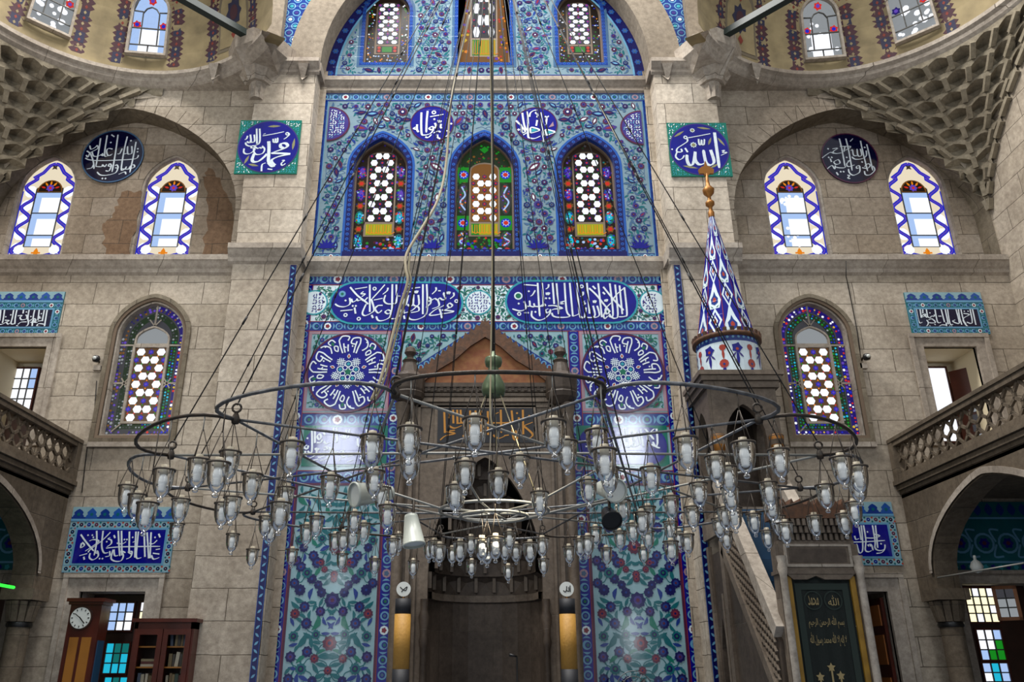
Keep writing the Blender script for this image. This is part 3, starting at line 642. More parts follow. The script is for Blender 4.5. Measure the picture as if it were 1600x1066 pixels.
# ---- lettered tiles
# two cartouches of the frieze
CART = {'K1': ((510, 430), 7.273, (55, 1535, 98, 545), """1400,318 1432,345 1402,372 1376,345 1400,318;1400,372 1345,398;1310,398 1450,414 1380,432 1318,440;1285,385 1300,430 1312,492;1312,440 1240,455 1172,455 1230,400 1310,360 1345,340;1160,250 1188,275 1165,300 1148,272 1160,250;1186,280 1182,325 1130,368;1330,212 1352,270 1320,282 1290,262 1262,282 1232,268 1190,290;1265,280 1280,350 1200,385;1140,105 1146,260 1142,410 1110,470 1020,508 950,500 925,460;1097,105 1096,445;1045,228 1052,330 1010,352 985,330;990,222 985,335 940,352 925,330;932,230 905,335 868,350;1055,380 1030,358 980,398 930,420 888,432;1055,380 1042,412 960,428;876,205 882,440;855,392 845,450 790,492 732,497;820,380 855,420;795,108 796,300 760,326 690,326 655,290 672,228;750,105 745,420;700,395 668,420 700,442 735,415 700,395;735,420 718,480 650,516 590,516 566,470;640,345 580,350 555,388 590,432 632,400;590,345 555,380;665,110 600,185 520,270;494,110 494,420;510,272 542,390 510,432 440,462 410,430 452,330;270,138 350,230 440,300 475,332;540,285 640,265;470,255 430,292 400,280 360,292 345,268;345,285 300,308 285,270;265,260 268,328 210,360 140,355 98,328;325,160 465,138;422,188 395,212 440,218 402,246;160,408 300,395;320,370 332,440;970,152 1066,140;942,170 922,190 960,192;700,145 690,180 640,220;1245,140 1245,175 1200,218;1445,200 1448,235 1405,272;1010,180 1012,205 1025,180 1028,205 1042,178;1375,190 1378,215 1392,190 1396,215 1408,190;1270,180 1300,180;515,455 530,490;880,460 890,500""", "218,290;300,352;335,352;1335,208;830,240", "548,156;218,455;368,498;1478,297;938,120"),
        'K2': ((785, 430), 7.273, (50, 1520, 80, 535), """400,90 412,300 425,470;450,90 465,325 440,356 385,360;570,90 588,330;615,95 640,445;705,90 728,400 765,470 650,482 580,468 560,430;765,90 800,470;845,90 876,440 902,486;960,90 990,440;1088,95 1130,480;1220,95 1256,450 1202,462;1280,110 1312,440 1280,492 1235,476 1215,440;1330,120 1362,445;1385,140 1415,430 1390,470 1320,476;985,150 1070,230 1150,330 1225,420;1145,135 1230,240 1300,320 1378,402;1232,320 1170,388 1182,450;1380,150 1290,230 1235,318;335,408 335,470 400,512 470,500 535,442 545,388;522,385 490,400 510,432 542,405;520,350 600,350 682,380 600,386 560,398;245,298 266,380 200,408 112,385;265,352 310,352 308,290;310,352 360,362 358,322;360,357 420,356 470,330 492,352;1030,350 1052,450 1020,482 960,482;1076,350 1102,450 1060,482 1020,470;950,370 930,482 888,472;800,470 850,452 882,430;655,310 702,298 660,325 698,326;938,295 914,310 942,325 914,348;372,175 345,222 318,242;525,105 520,140 490,162;915,190 916,225 885,246;500,200 505,225 520,200 522,225 538,200;1035,290 1038,315 1050,290 1054,315 1066,290;1165,280 1168,300 1180,278 1184,300 1196,276;1025,125 1058,160;1140,195 1165,220;245,110 390,120;1180,388 1212,405 1200,440 1172,425 1180,388;1195,468 1165,495 1150,460 1180,400""", "495,265;535,265;375,420;258,430;290,430;185,325;300,185", "900,130;190,442")}
for key, lab in (('K1', 'long dark blue cartouche in the frieze, inscription starting with the round flower'), ('K2', 'long dark blue cartouche in the frieze, row of tall straight letters')):
    org, sc, (x0, x1, y0, y1), txt, dots, rings = CART[key]; Y = YT
    f = lambda x, y: uv(org[0]+x/sc, org[1]+y/sc, Y)
    xm, ym = (x0+x1)/2, (y0+y1)/2; A, B = f(x0, ym), f(x1, ym); zt_, zb_ = f(xm, y0)[1], f(xm, y1)[1]; hh = (zt_-zb_)/2; zc = (zt_+zb_)/2
    ol = []
    for side in (1, -1):
        for i in range(13):
            t = -PI/2+PI*i/12; ol.append(((B[0] if side > 0 else A[0])-side*.42+side*.42*math.cos(t), zc+side*hh*math.sin(t)))
    if key == 'K1': lab = 'long dark blue cartouche in the frieze with small round flower and crossing letters'
    root = thing('tile_cartouche', lab, 'inscription', 'cartouches of the frieze', loc=((A[0]+B[0])/2, Y, zb_)); mm = MB(); mm.slab(inset(ol, -.035), Y-.018, Y, 'glaze_turquoise'); D = Deco(flat(Y-.018), mm); D.poly(ol, 'glaze_navy', 1)
    if key == 'K1': D.disc(f(183, 220), .062, 'glaze_sky', 2, 12); D.disc(f(183, 220), .028, 'glaze_green', 3, 8)
    else: D.disc(f(180, 242), .075, 'glaze_white', 2, 14); D.disc(f(180, 242), .05, 'glaze_green', 3, 10); D.disc(f(1182, 408), .03, 'glaze_green', 3, 8)
    Lt = letters_for(Y, .022); script(Lt, txt, org, sc, Y-.02, .033, 'glaze_letter', 1, dots, .022, rings); finish(root, mm, 'glazed_field', Lt)

# sunburst discs
for s, px, lab in ((-1, 544, 'great dark blue sunburst disc with radiating letters, above the bookcase side cartouche'), (1, 973, 'great dark blue sunburst disc with radiating letters, nearer the tiled pulpit cone')):
    root, mm, D, c, a, b = roundel('tile_sunburst', lab, 'inscription', px, 582, 65, 62, YT, group='sunburst discs', th=.02)
    Lt = letters_for(YT, .022); rng = random.Random(8)
    P = lambda r, t: (c[0]+a*r*math.cos(t), c[1]+b*r*math.sin(t))
    for i in range(5):
        t = PI/2+2*PI*i/5
        D.leaf(P(.40, t), a*.13, a*.085, t, 'glaze_white', 3); D.leaf(P(.40, t), a*.09, a*.05, t, 'glaze_brick', 4)
        k = t+PI/5; cc = P(.31, k)
        for q in range(-1, 2):
            for e in (0, PI/2):
                d = Vector((math.cos(k+PI/4+e), math.sin(k+PI/4+e))); n = Vector((-d.y, d.x)); o = Vector(cc)+n*q*a*.045
                D.ribbon([tuple(o-d*a*.10), tuple(o+d*a*.10)], a*.018, 'glaze_white', 3)
        D.disc(P(.2, t), a*.05, 'glaze_turquoise', 3, 4); D.ring(P(.2, t), a*.09, a*.022, 'glaze_white', 4, 8); D.ring(P(.13, k), a*.07, a*.02, 'glaze_white', 4, 7)
        # letters of one fifth: paired uprights, loops, returns along the rim
        for dt, r0, r1 in ((-.34, .50, .78), (-.22, .50, .80), (.20, .50, .74), (.32, .50, .84), (.05, .52, .70)): Lt.ribbon([P(r0, t+dt), P((r0+r1)/2, t+dt+.01), P(r1, t+dt)], a*.033, 'glaze_letter', 1)
        Lt.ribbon(smooth([P(.78, t-.34), P(.90, t-.28), P(.86, t-.1), P(.74, t-.05), P(.72, t-.2)]), a*.034, 'glaze_letter', 1)
        Lt.ribbon(smooth([P(.84, t+.32), P(.93, t+.2), P(.9, t+.02), P(.8, t+.06)]), a*.034, 'glaze_letter', 1)
        Lt.ribbon(smooth([P(.62, t-.52), P(.76, t-.6), P(.88, t-.52), P(.93, t-.4)]), a*.032, 'glaze_letter', 1)
        Lt.ribbon(smooth([P(.58, t+.48), P(.70, t+.42), P(.74, t+.52), P(.64, t+.56), P(.58, t+.48)]), a*.03, 'glaze_letter', 1)
        Lt.ribbon(smooth([P(.82, t+.44), P(.92, t+.5), P(.9, t+.62), P(.8, t+.6)]), a*.032, 'glaze_letter', 1)
        Lt.disc(P(.66, t-.11), a*.022, 'glaze_letter', 1, 6); Lt.disc(P(.86, t+.75), a*.022, 'glaze_letter', 1, 6); Lt.ribbon([P(.62, t+.12), P(.66, t+.22)], a*.025, 'glaze_letter', 1)
        D.leaf(P(.82, t+.53), a*.12, a*.075, t+.5, 'glaze_green', 2)
    D.flower(c, a*.09, 5, 'glaze_green', 3); finish(root, mm, 'glazed_field', Lt)

# lower cartouches, partly lost in window reflections
LOWC = ("240,340 240,680 200,722 168,690;290,320 290,560;160,590 110,630 160,660 182,600;130,690 130,780 190,812 290,762 320,690 290,650 340,682;370,400 330,450 360,502 392,460 368,400;320,552 380,552 420,500;440,370 452,430;440,530 480,572 560,540;600,300 600,510;650,300 660,520 620,552;720,450 780,482 760,420;820,330 790,500;870,330 840,480;430,640 470,620 500,660 430,680;530,620 552,690 470,762 390,792 340,800;230,850 340,832;370,856 480,822 530,770;560,690 600,700 640,722 660,700;700,700 762,690 740,780 802,790;830,780 920,762 970,720;1000,700 1080,780;1000,480 1010,600 1082,610;1040,450 1080,500;1040,800 1090,852 1112,800;820,880 930,840;1150,330 1160,560 1230,700;1250,340 1262,640 1200,700;1320,420 1330,700 1280,780", "165,480;320,650;700,840;350,660")
root = None
for s in (-1, 1):
    A = uv(475 if s < 0 else 903, 697, YT); B = uv(603 if s < 0 else 1042, 697, YT); zt_, zb_ = vy(668), vy(726); zc = (zt_+zb_)/2; hh = (zt_-zb_)/2
    ol = []
    for side in (1, -1):
        for i in range(13): t = -PI/2+PI*i/12; ol.append(((B[0] if side > 0 else A[0])-side*.28+side*.28*math.cos(t), zc+side*hh*math.sin(t)))
    root = thing('tile_cartouche', 'short dark blue cartouche below the sunburst disc, '+('on the side of the tall clock' if s < 0 else 'nearest the stepped pulpit'), 'inscription', 'short cartouches under the sunbursts', loc=((A[0]+B[0])/2, YT, zb_)); mm = MB()
    mm.box(A[0]-.02, B[0]+.02, YT-.006, YT, zb_-.03, zt_+.03, 'glaze_sea'); mm.slab(ol, YT-.018, YT-.005, 'glaze_navy'); Lt = letters_for(YT, .02)
    if s < 0: script(Lt, LOWC[0], (465, 640), 10.66, YT-.02, .035, 'glaze_letter', 1, LOWC[1], .02)
    else:
        tx = CART['K2'][3].split(';'); script(Lt, ';'.join(tx[4:16]+tx[24:30]), (785+18, 612), 5.6, YT-.02, .035, 'glaze_letter', 1, '375,420;495,265', .02)
        Lt.mb.v = [(min(max(x, A[0]+.12), B[0]-.12), y, min(max(z, zb_+.03), zt_-.03)) for x, y, z in Lt.mb.v]
    finish(root, mm, 'glazed_field', Lt)

# square panels of the piers
for s in (-1, 1):
    Y = YP; q = [(377, 189), (472, 190), (464, 273), (366, 273)] if s < 0 else [(1040, 194), (1135, 193), (1143, 277), (1050, 277)]
    w4 = [uv(x, y, Y) for x, y in q]; x0 = sum(p[0] for p in (w4[0], w4[3]))/2; x1 = sum(p[0] for p in (w4[1], w4[2]))/2; z1 = (w4[0][1]+w4[1][1])/2; z0 = (w4[2][1]+w4[3][1])/2
    root = thing('tile_square', ('square green cornered tile with lettered blue disc on the pier, many crossing letters' if s < 0 else 'square green cornered tile with lettered blue disc on the pier, behind the cone finial'), 'inscription', None, loc=((x0+x1)/2, Y, z0))
    mm = MB(); mm.box(x0, x1, Y-.03, Y, z0, z1, 'glaze_sea'); D = Deco(flat(Y-.03), mm); c = ((x0+x1)/2, (z0+z1)/2); a, b = (x1-x0)*.485, (z1-z0)*.475
    lattice_fill(D, lambda p, r: x0+.03 < p[0] < x1-.03 and z0+.03 < p[1] < z1-.03 and math.hypot((p[0]-c[0])/a, (p[1]-c[1])/b) > 1.04, (x0, z0, x1, z1), .045, 'turquoise', 'white', 4, 1)
    D.poly([(c[0]+a*1.02*math.cos(2*PI*i/40), c[1]+b*1.02*math.sin(2*PI*i/40)) for i in range(40)], 'glaze_violet', 2); D.poly([(c[0]+a*.98*math.cos(2*PI*i/40), c[1]+b*.98*math.sin(2*PI*i/40)) for i in range(40)], 'glaze_navy', 3)
    Lt = letters_for(Y, .036)
    if s < 0:
        org = (360, 180)
        script(Lt, "640,440 645,560 632,800;635,790 690,852 745,850;745,845 690,790 705,740 820,690 1000,652;1000,652 860,642 680,640;680,640 780,602 900,560 955,515 920,475 850,482 838,530 900,562;610,650 560,705 470,772 390,782 365,740 402,640", org, 10.66, Y-.03, .062, 'glaze_letter', 1)
        script(Lt, "530,520 572,570 540,640 450,662 400,630 390,560;545,530 520,555 490,545 460,560 430,545 400,520 360,520 350,550 400,552 400,590 330,642 260,650 225,620 232,560;490,230 492,440 440,502 330,522 270,500 255,460;440,230 445,482;400,330 405,440 350,456 330,430;335,330 345,450 300,462 285,440;290,350 270,400 240,412;540,350 720,318 900,280;715,400 720,450 750,456 755,392 758,450 785,456 790,380;960,300 982,330 930,382 890,405;520,940 530,832 590,800;620,900 700,910;860,760 900,760 850,810 870,842 920,810;550,325 590,310", org, 10.66, Y-.03, .033, 'glaze_letter', 1, '', None, '950,315')
        for p, L_, an in (((740, 205), .24, .05), ((1060, 500), .26, 1.5), ((280, 760), .2, 1.2), ((390, 850), .2, -.2)): D.leaf(uv(org[0]+p[0]/10.66, org[1]+p[1]/10.66, Y), L_, .05, an, 'glaze_olive', 4)
    else:
        org = (1035, 185)
        script(Lt, "865,240 890,430 945,832;800,530 855,700 840,762 780,782 720,730 680,530;720,740 650,772 590,762 545,690 545,560;545,560 520,720 490,782 440,772 410,700 405,610", org, 10.66, Y-.03, .060, 'glaze_letter', 1)
        script(Lt, "795,260 600,298 415,332;410,340 412,390 340,442 250,502 240,560 320,562 310,512;240,570 220,640 270,692 330,672 362,620;600,350 610,432 640,442 650,362 656,432 690,442 697,350;985,545 1030,540 1000,572 1075,575 970,622;375,500 420,570", org, 10.66, Y-.03, .034, 'glaze_letter', 1, '160,520', None, '382,322')
        for p, L_, an in (((680, 185), .26, -.15), ((780, 400), .18, 1.2), ((970, 410), .22, -1.0), ((270, 280), .24, .6), ((460, 830), .28, -.2), ((860, 810), .18, .5)): D.leaf(uv(org[0]+p[0]/10.66, org[1]+p[1]/10.66, Y), L_, .045, an, 'glaze_olive', 4)
        for p, r in (((490, 220), .05), ((510, 462), .065)): D.flower(uv(org[0]+p[0]/10.66, org[1]+p[1]/10.66, Y), r, 8, 'glaze_white', 4); D.disc(uv(org[0]+p[0]/10.66, org[1]+p[1]/10.66, Y), r*.55, 'glaze_olive', 5, 8)
    finish(root, mm, 'glazed_field', Lt)

# discs in the blind arches
root, mm, D, c, a, b = roundel('tile_disc', 'midnight blue lettered disc in the blind arch, high above the tall clock', 'inscription', 177, 245, 48, 41, YN, 'lunette', 'steel'); Lt = letters_for(YN)
script(Lt, "400,230 370,430 320,700;510,180 465,500 520,522 600,490;690,170 640,520 590,790;845,200 790,440 745,742 800,742 832,700;990,290 940,560 885,800;145,560 220,590 400,602 700,592 960,575 1020,540 1026,510;920,360 922,470 890,492 850,480 850,360;850,480 790,492;760,400 720,482 680,490;600,410 530,400 500,442 520,512 580,512;400,500 440,522 430,480;260,460 280,522 340,532 400,510;160,510 190,542 230,470 350,402 342,350 310,382 240,412 220,350;170,440 230,490 280,622 290,740;320,700 420,702 430,670 470,702 500,660;550,650 530,690 580,692 560,650;580,690 540,772 480,770;640,690 670,670 692,720 640,722;690,720 650,802 520,842 400,842 340,790;760,740 860,742 960,712 950,670 900,690 870,740;170,740 250,722 280,670;580,170 630,205;700,830 800,790 820,830", (120, 195), 10.66, YN-.02, .030, 'glaze_letter', 1, '1020,405;1015,455;570,300;905,270;430,900;480,900', .022); finish(root, mm, 'glazed_field', Lt)
root, mm, D, c, a, b = roundel('tile_disc', 'midnight blue lettered disc in the blind arch, high above the pulpit gate', 'inscription', 1327, 248, 44, 39, YN, 'lunette', 'maroon'); Lt = letters_for(YN)
script(Lt, "460,190 510,400 560,680;575,190 630,430 685,750;830,230 890,500 955,760;940,290 990,500 1045,750;830,370 852,480 790,492 770,370;770,490 710,482 690,390 660,402;930,400 932,490 860,542 740,552 680,510;470,330 660,330 560,402;560,330 540,420;340,370 430,360 350,422 400,452 500,440;160,530 250,462 310,432 370,452;600,590 650,570 590,632 620,682 730,650;800,660 760,682 770,712 820,692 800,660;820,690 812,780 710,832 640,792 620,720;860,700 950,712 1000,662 960,630 900,682;900,760 920,822 1000,822 1080,742 1050,670;360,600 440,560 472,620 400,642 360,600;250,720 330,662 380,722 390,660;400,690 460,702 540,702 580,680;650,240 700,190;300,540 325,600;410,780 440,830;600,830 640,840 610,880 655,890", (1270, 200), 11.2, YN-.02, .030, 'glaze_letter', 1, '265,370;275,520;330,520;590,520;860,600;485,770;535,770;905,345', .022); finish(root, mm, 'glazed_field', Lt)
# small discs of the upper tile wall
root, mm, D, c, a, b = roundel('tile_oval', 'small navy lettered oval on the floral wall, crossed by the thick beige cable', 'inscription', 675, 194, 34, 28, YT, 'navy', 'maroon', th=.015); Lt = letters_for(YT, .017)
script(Lt, "380,280 375,500 385,720 440,752 560,722 620,660;510,250 490,450 480,700;600,570 540,610 590,642 632,600 600,570;630,600 620,662;660,500 682,560 660,612;290,530 290,640 320,690;270,580 220,610 270,632;560,370 840,320;460,790 520,802 590,740;630,710 720,670 780,690;710,740 720,802 780,830;900,660 952,680 920,762 880,782;790,520 780,580 800,612;735,440 740,485 765,450 770,485 795,450;930,390 945,440", (630, 155), 13.33, YT-.015, .040, 'glaze_letter', 1, '650,420;1000,515', .025, '640,280'); finish(root, mm, 'glazed_field', Lt)
root, mm, D, c, a, b = roundel('tile_oval', 'small navy lettered oval with two turquoise drops on the floral wall', 'inscription', 838, 195, 33, 27, YT, 'navy', 'maroon', th=.015); Lt = letters_for(YT, .017)
f = lambda q: uv(795+q[0]/13.33, 155+q[1]/13.33, YT-.015)
script(Lt, "280,290 320,540 370,650;375,260 400,480 400,762 440,812 540,822 660,770;660,280 700,560 712,790 720,900;150,450 220,520;230,520 260,560 270,680 310,702 340,662 250,560;300,750 380,700;450,710 450,610 500,592 640,650 460,712;780,750 760,650 810,642 960,690 780,752;730,720 770,752 850,742;430,370 450,290 520,240 590,232;550,280 602,330 580,382;590,440 570,560;790,400 770,550;750,360 800,380 830,350", (795, 155), 13.33, YT-.015, .038, 'glaze_letter', 1, '205,640', .03)
for dr in ((470, 620), (520, 610), (600, 650), (475, 690)),((785, 665), (830, 655), (925, 690), (795, 730)): D.poly([f(q) for q in dr], 'glaze_turquoise', 2)
D.poly([f(q) for q in ((830, 590), (920, 470), (940, 560))], 'glaze_pink', 2); finish(root, mm, 'glazed_field', Lt)
for px, py, lab in ((521, 194, 'violet interlaced half disc at the wall edge, nearer the thick beige cable'), (995, 200, 'violet interlaced half disc at the wall edge, nearer the pulpit cone')):
    c = uv(px, py, YT); s = -1 if px < 758 else 1; k = .42
    el = [(c[0]-s*(k*math.sin(PI*i/20))+s*.1, c[1]+.40*math.cos(PI*i/20)) for i in range(21)]
    mm = MB(); mm.slab(el, YT-.014, YT, 'glaze_maroon'); D = Deco(flat(YT-.014), mm); D.poly([(c[0]+s*.1-s*(k*.93)*math.sin(PI*i/20), c[1]+.37*math.cos(PI*i/20)) for i in range(21)], 'glaze_violet', 1)
    lattice_fill(D, lambda p, r: math.hypot((p[0]-c[0]-s*.1)/k, (p[1]-c[1])/.4) < .84 and s*(p[0]-c[0]-s*.1) < -.03, (c[0]-.5, c[1]-.4, c[0]+.5, c[1]+.4), .05, 'white', 'sky', 9, 2)
    o = mm.build('tile_half_disc'); tag(o, lab, 'tile panel', 'half discs at the wall edges')

# rectangular panels with a crenellated cresting
def crest_panel(px0, px1, pyt, pyc, pyb, Y, label, field, txt=None, org=None, sc=None, dots='', border='star', ground='ground_low', lw=.026, group='lettered panels over the windows', bw=.11, x_override=None):
    zt, zc, zb = uv(758, pyt, Y)[1], uv(758, pyc, Y)[1], uv(758, pyb, Y)[1]; k = lambda x, y: uv(x, y, Y)[0]
    x0 = k(px0, (pyt+pyb)/2); x1 = k(px1, (pyt+pyb)/2)
    if x_override: x0, x1 = x_override
    root = thing('lettered_tile', label, 'inscription', group, loc=((x0+x1)/2, Y, zb)); mm = MB(); mm.box(x0, x1, Y-.03, Y, zb, zt, 'glaze_'+ground); D = Deco(flat(Y-.03), mm)
    n = max(5, round((x1-x0)/.21)); st = (x1-x0)/n; h = zt-zc
    D.rect(x0, zc, x1, zt, 'glaze_ground_low', .3); D.rect(x0, zc, x1, zc+h*.22, 'glaze_cobalt', 1)
    for i in range(n):
        c = x0+(i+.5)*st; big = i % 2
        pr = [(-.46, .1), (-.40, .35), (-.30, .45), (-.36, .62), (-.2, .8), (0, 1.0 if big else .92), (.2, .8), (.36, .62), (.30, .45), (.40, .35), (.46, .1)]
        D.poly([(c+u*st, zc+v*h*.93) for u, v in pr], 'glaze_'+('blue' if big else 'cobalt'), 2); D.disc((c, zc+h*.42), st*.13, 'glaze_teal', 3, 6)
    D.rect(x0, zc-.02, x1, zc+.015, 'glaze_sky', 4)
    for q in ((x0, zc-bw-.02, x1, zc-.02), (x0, zb, x1, zb+bw), (x0, zb+bw, x0+bw, zc-bw-.02), (x1-bw, zb+bw, x1, zc-bw-.02)): band(D, *q, ground, 1, edge='sky', style=border, step=bw*1.05)
    D.rect(x0+bw, zb+bw, x1-bw, zc-bw-.02, 'glaze_sky', 4); D.rect(x0+bw+.025, zb+bw+.025, x1-bw-.025, zc-bw-.045, 'glaze_'+field, 5)
    Lt = letters_for(Y, .042)
    if txt:
        script(Lt, txt, org, sc, Y-.03, lw, 'glaze_letter', 1, dots, lw*.6)
        Lt.mb.v = [(min(max(x, x0+bw+.03), x1-bw-.03), y, min(max(z, zb+bw+.03), zc-bw-.05)) for x, y, z in Lt.mb.v]
    finish(root, mm, 'glazed_field', Lt); return x0, x1, zb, zt
PL1 = "240,450 310,550 420,680;460,400 460,560 425,740;550,400 530,600 560,702 620,700;650,420 540,530 380,652 340,700;760,400 770,600 782,750;805,400 810,740;915,410 910,700;1005,410 990,770;1040,410 1020,600 1012,772 1082,770;1120,430 1130,760;1160,420 1182,780;1215,420 1200,780;590,640 800,622 1340,615;650,490 620,510 662,530 660,580 600,622;740,570 810,582 870,550;360,540 420,520 490,542 420,602 300,682;260,560 290,600 240,632 250,570;370,710 360,772 410,802 480,752 470,680 440,702 490,712;690,660 660,780 720,822 800,812 830,740 800,682 860,702;870,790 930,762 950,690 900,692 940,720;580,760 640,742 640,680;700,660 710,742 760,740;1220,740 1250,792 1330,770;1240,710 1330,722;1280,660 1340,650;220,745 330,715;280,760 290,800;700,460 715,500;960,560 1000,540;1300,530 1240,580 1190,570;1320,440 1340,490"
crest_panel(107, 272, 793, 813, 895, YW, 'bright blue lettered panel with cresting above the tall clock and bookcase', 'navy', PL1, (100, 785), 8.89, '340,460;400,460;415,490;500,785;540,785;960,490;1270,490;600,550;880,520;845,520')
PR1 = "250,400 290,622;290,400 310,600 310,782 260,812 220,680;325,400 360,622 352,770 400,800 450,780;460,400 500,640 500,742 560,782 640,762 650,690;505,400 540,742;-700,655 170,655 650,630;470,530 570,560 480,592 350,590;190,560 210,612 260,600;380,700 440,692 470,780;520,825 600,812 650,760;170,830 230,802 220,700;120,400 130,780;60,400 80,780;-60,400 -40,780;-200,400 -180,620;-330,400 -320,780;-420,400 -400,780;-500,420 -440,740 -560,760"
crest_panel(1236, 1400, 785, 805, 884, YW, 'bright blue lettered panel with cresting behind the pulpit gate', 'navy', PR1, (1315, 780), 9.69, '400,710;430,710;590,680;385,500')
PL2 = "30,430 15,600 0,700;110,430 80,650 60,740;300,430 270,620 240,742 290,762 310,740;370,430 330,620 320,760;510,430 490,540;625,430 590,620 602,740 560,802 430,832 350,790;740,430 700,640 740,722 800,720;835,430 800,680;940,430 890,700;1000,430 935,810;380,590 470,582 430,622 460,672 560,652 570,590 540,572;380,770 450,722 570,715;620,700 690,652 750,662 740,722 640,722;690,680 680,800;830,600 842,640 870,632;800,700 880,690;960,770 820,752 780,802 850,812;110,680 200,690 150,722 180,762 220,742;0,770 60,762 150,712;-120,430 -140,760;-200,430 -230,760;-320,430 -340,700 -250,760;-440,430 -470,760;-560,430 -590,720;-480,790 -300,820 -120,770"
crest_panel(-38, 96, 457, 472, 524, YW, 'dark lettered panel with cresting over the upper window, by the wall security camera', 'deep', PL2, (0, 450), 13.33, '560,510;655,605;870,545;130,610;235,570', 'ring', 'teal', .026, bw=.12)
PR2 = "305,395 345,600 380,656 420,640;375,395 400,560;425,395 430,480;490,395 512,550 440,502 400,550;650,395 690,602 720,652 770,640;765,395 830,640;840,395 900,680;885,395 930,662 990,680;1040,395 1102,640 1060,662 980,622 1030,600;1085,395 1110,560 1150,690;1130,395 1180,602 1230,680;1300,395 1342,650 1240,640;1345,395 1410,690;340,650 350,702 420,732 500,712 530,652 500,600;530,600 600,582 662,650 540,652;700,740 780,692 880,700;1180,480 1290,500 1190,562 1180,622 1260,722 1360,732;410,550 480,520 470,490 440,502;520,540 560,562 590,530 640,532 640,500;860,650 870,720"
crest_panel(1418, 1538, 458, 472, 523, YW, 'dark lettered panel with cresting over the open upper window by the pulpit side gallery', 'deep', PR2, (1405, 450), 11.85, '560,470;730,530;760,530;655,685;560,715;930,715;965,715;1195,440;1265,440', 'ring', 'teal', .024, bw=.11)
for sg, lab in ((-1, 'dim blue scrollwork panel under the gallery, behind the clock side column'), (1, 'dim blue scrollwork panel under the gallery arch above the open casement')):
    Y = YW; xc = sg*7.75; zt, zb = uv(758, 785, Y)[1], uv(758, 893, Y)[1]
    root = thing('lettered_tile', lab, 'tile panel', None, loc=(xc, Y, zb)); mm = MB(); mm.box(xc-.95, xc+.95, Y-.03, Y, zb, zt, 'glaze_teal'); D = Deco(flat(Y-.03), mm)
    for i in range(11): D.leaf((xc-.9+.18*i, zt-.12), .2, .13, PI/2, 'glaze_cobalt', 1)
    D.rect(xc-.93, zt-.27, xc+.93, zt-.24, 'glaze_sky', 1); D.rect(xc-.93, zb+.12, xc+.93, zb+.15, 'glaze_sky', 1)
    for i in range(5):
        c = (xc-.74+.37*i, zb+.42); D.ring(c, .16, .035, 'glaze_sky', 2, 14); D.flower(c, .09, 6, 'glaze_navy', 2); D.disc(c, .035, 'glaze_maroon', 3, 6)
        for e in (-1, 1): D.ribbon(smooth([(c[0]+.185, c[1]+e*.02), (c[0]+.12, c[1]+e*.2), (c[0]+.26, c[1]+e*.2)]), .03, 'glaze_sky', 2)
    for i in range(16): D.flower((xc-.87+.116*i, zb+.06), .045, 5, 'glaze_'+('navy', 'turquoise')[i % 2], 2)
    finish(root, mm)
# ------------------------------------------------------------------ stained-glass windows
WN = [0]
def window(label, group=None):
    WN[0] += 1
    return thing('window_%d' % WN[0], label, 'window', group, kind='structure')
def done(root, parts):
    for nm, mb in parts:
        if mb.f: mb.build(nm, root)
    recentre(root)
def hexgrid(D, x0, x1, z0, z1, rows, glass='pane_white', l=2, clip=None, cols=('pane_red', 'pane_violet'), bgc='pane_brown', half_edge=True, seed=1, acc=('pane_amber', 'pane_green', 'pane_violet')):
    w = (x1-x0)/2; xc = (x0+x1)/2; st = (z1-z0)/rows; rng = random.Random(seed)
    ok = clip or (lambda p: True)
    D.rect(x0, z0, x1, z1, bgc, l) if clip is None else None
    rx, rz = w*.285, st*.50
    for j in range(rows+1):
        z = z0+(j+.5)*st; even = j % 2 == 0
        if z > z1: continue
        for sx in ((-.64, .64) if even else (-.29, .29)):
            c = (xc+sx*w, z)
            if not ok(c): continue
            pts = [(c[0]+rx*a, min(max(c[1]+rz*b, z0), z1)) for a, b in ((-1, 0), (-.55, .86), (.55, .86), (1, 0), (.55, -.86), (-.55, -.86))]
            D.poly(pts, glass, l+2)
        for sx in ((0,) if even else (-.86, .86)):
            c = (xc+sx*w, z)
            if ok(c): D.flower(c, min(rx, rz)*.78, 6, cols[1], l+1, .5, .5); D.disc(c, min(rx, rz)*.3, cols[0], l+3, 6)
        for sx in (-.86, -.45, .0, .45, .86):
            c = (xc+sx*w+rng.uniform(-.03, .03)*w, z+st*.5)
            if c[1] < z1 and ok(c): D.disc(c, rx*.22, acc[rng.randint(0, len(acc)-1)], l+1, 4)
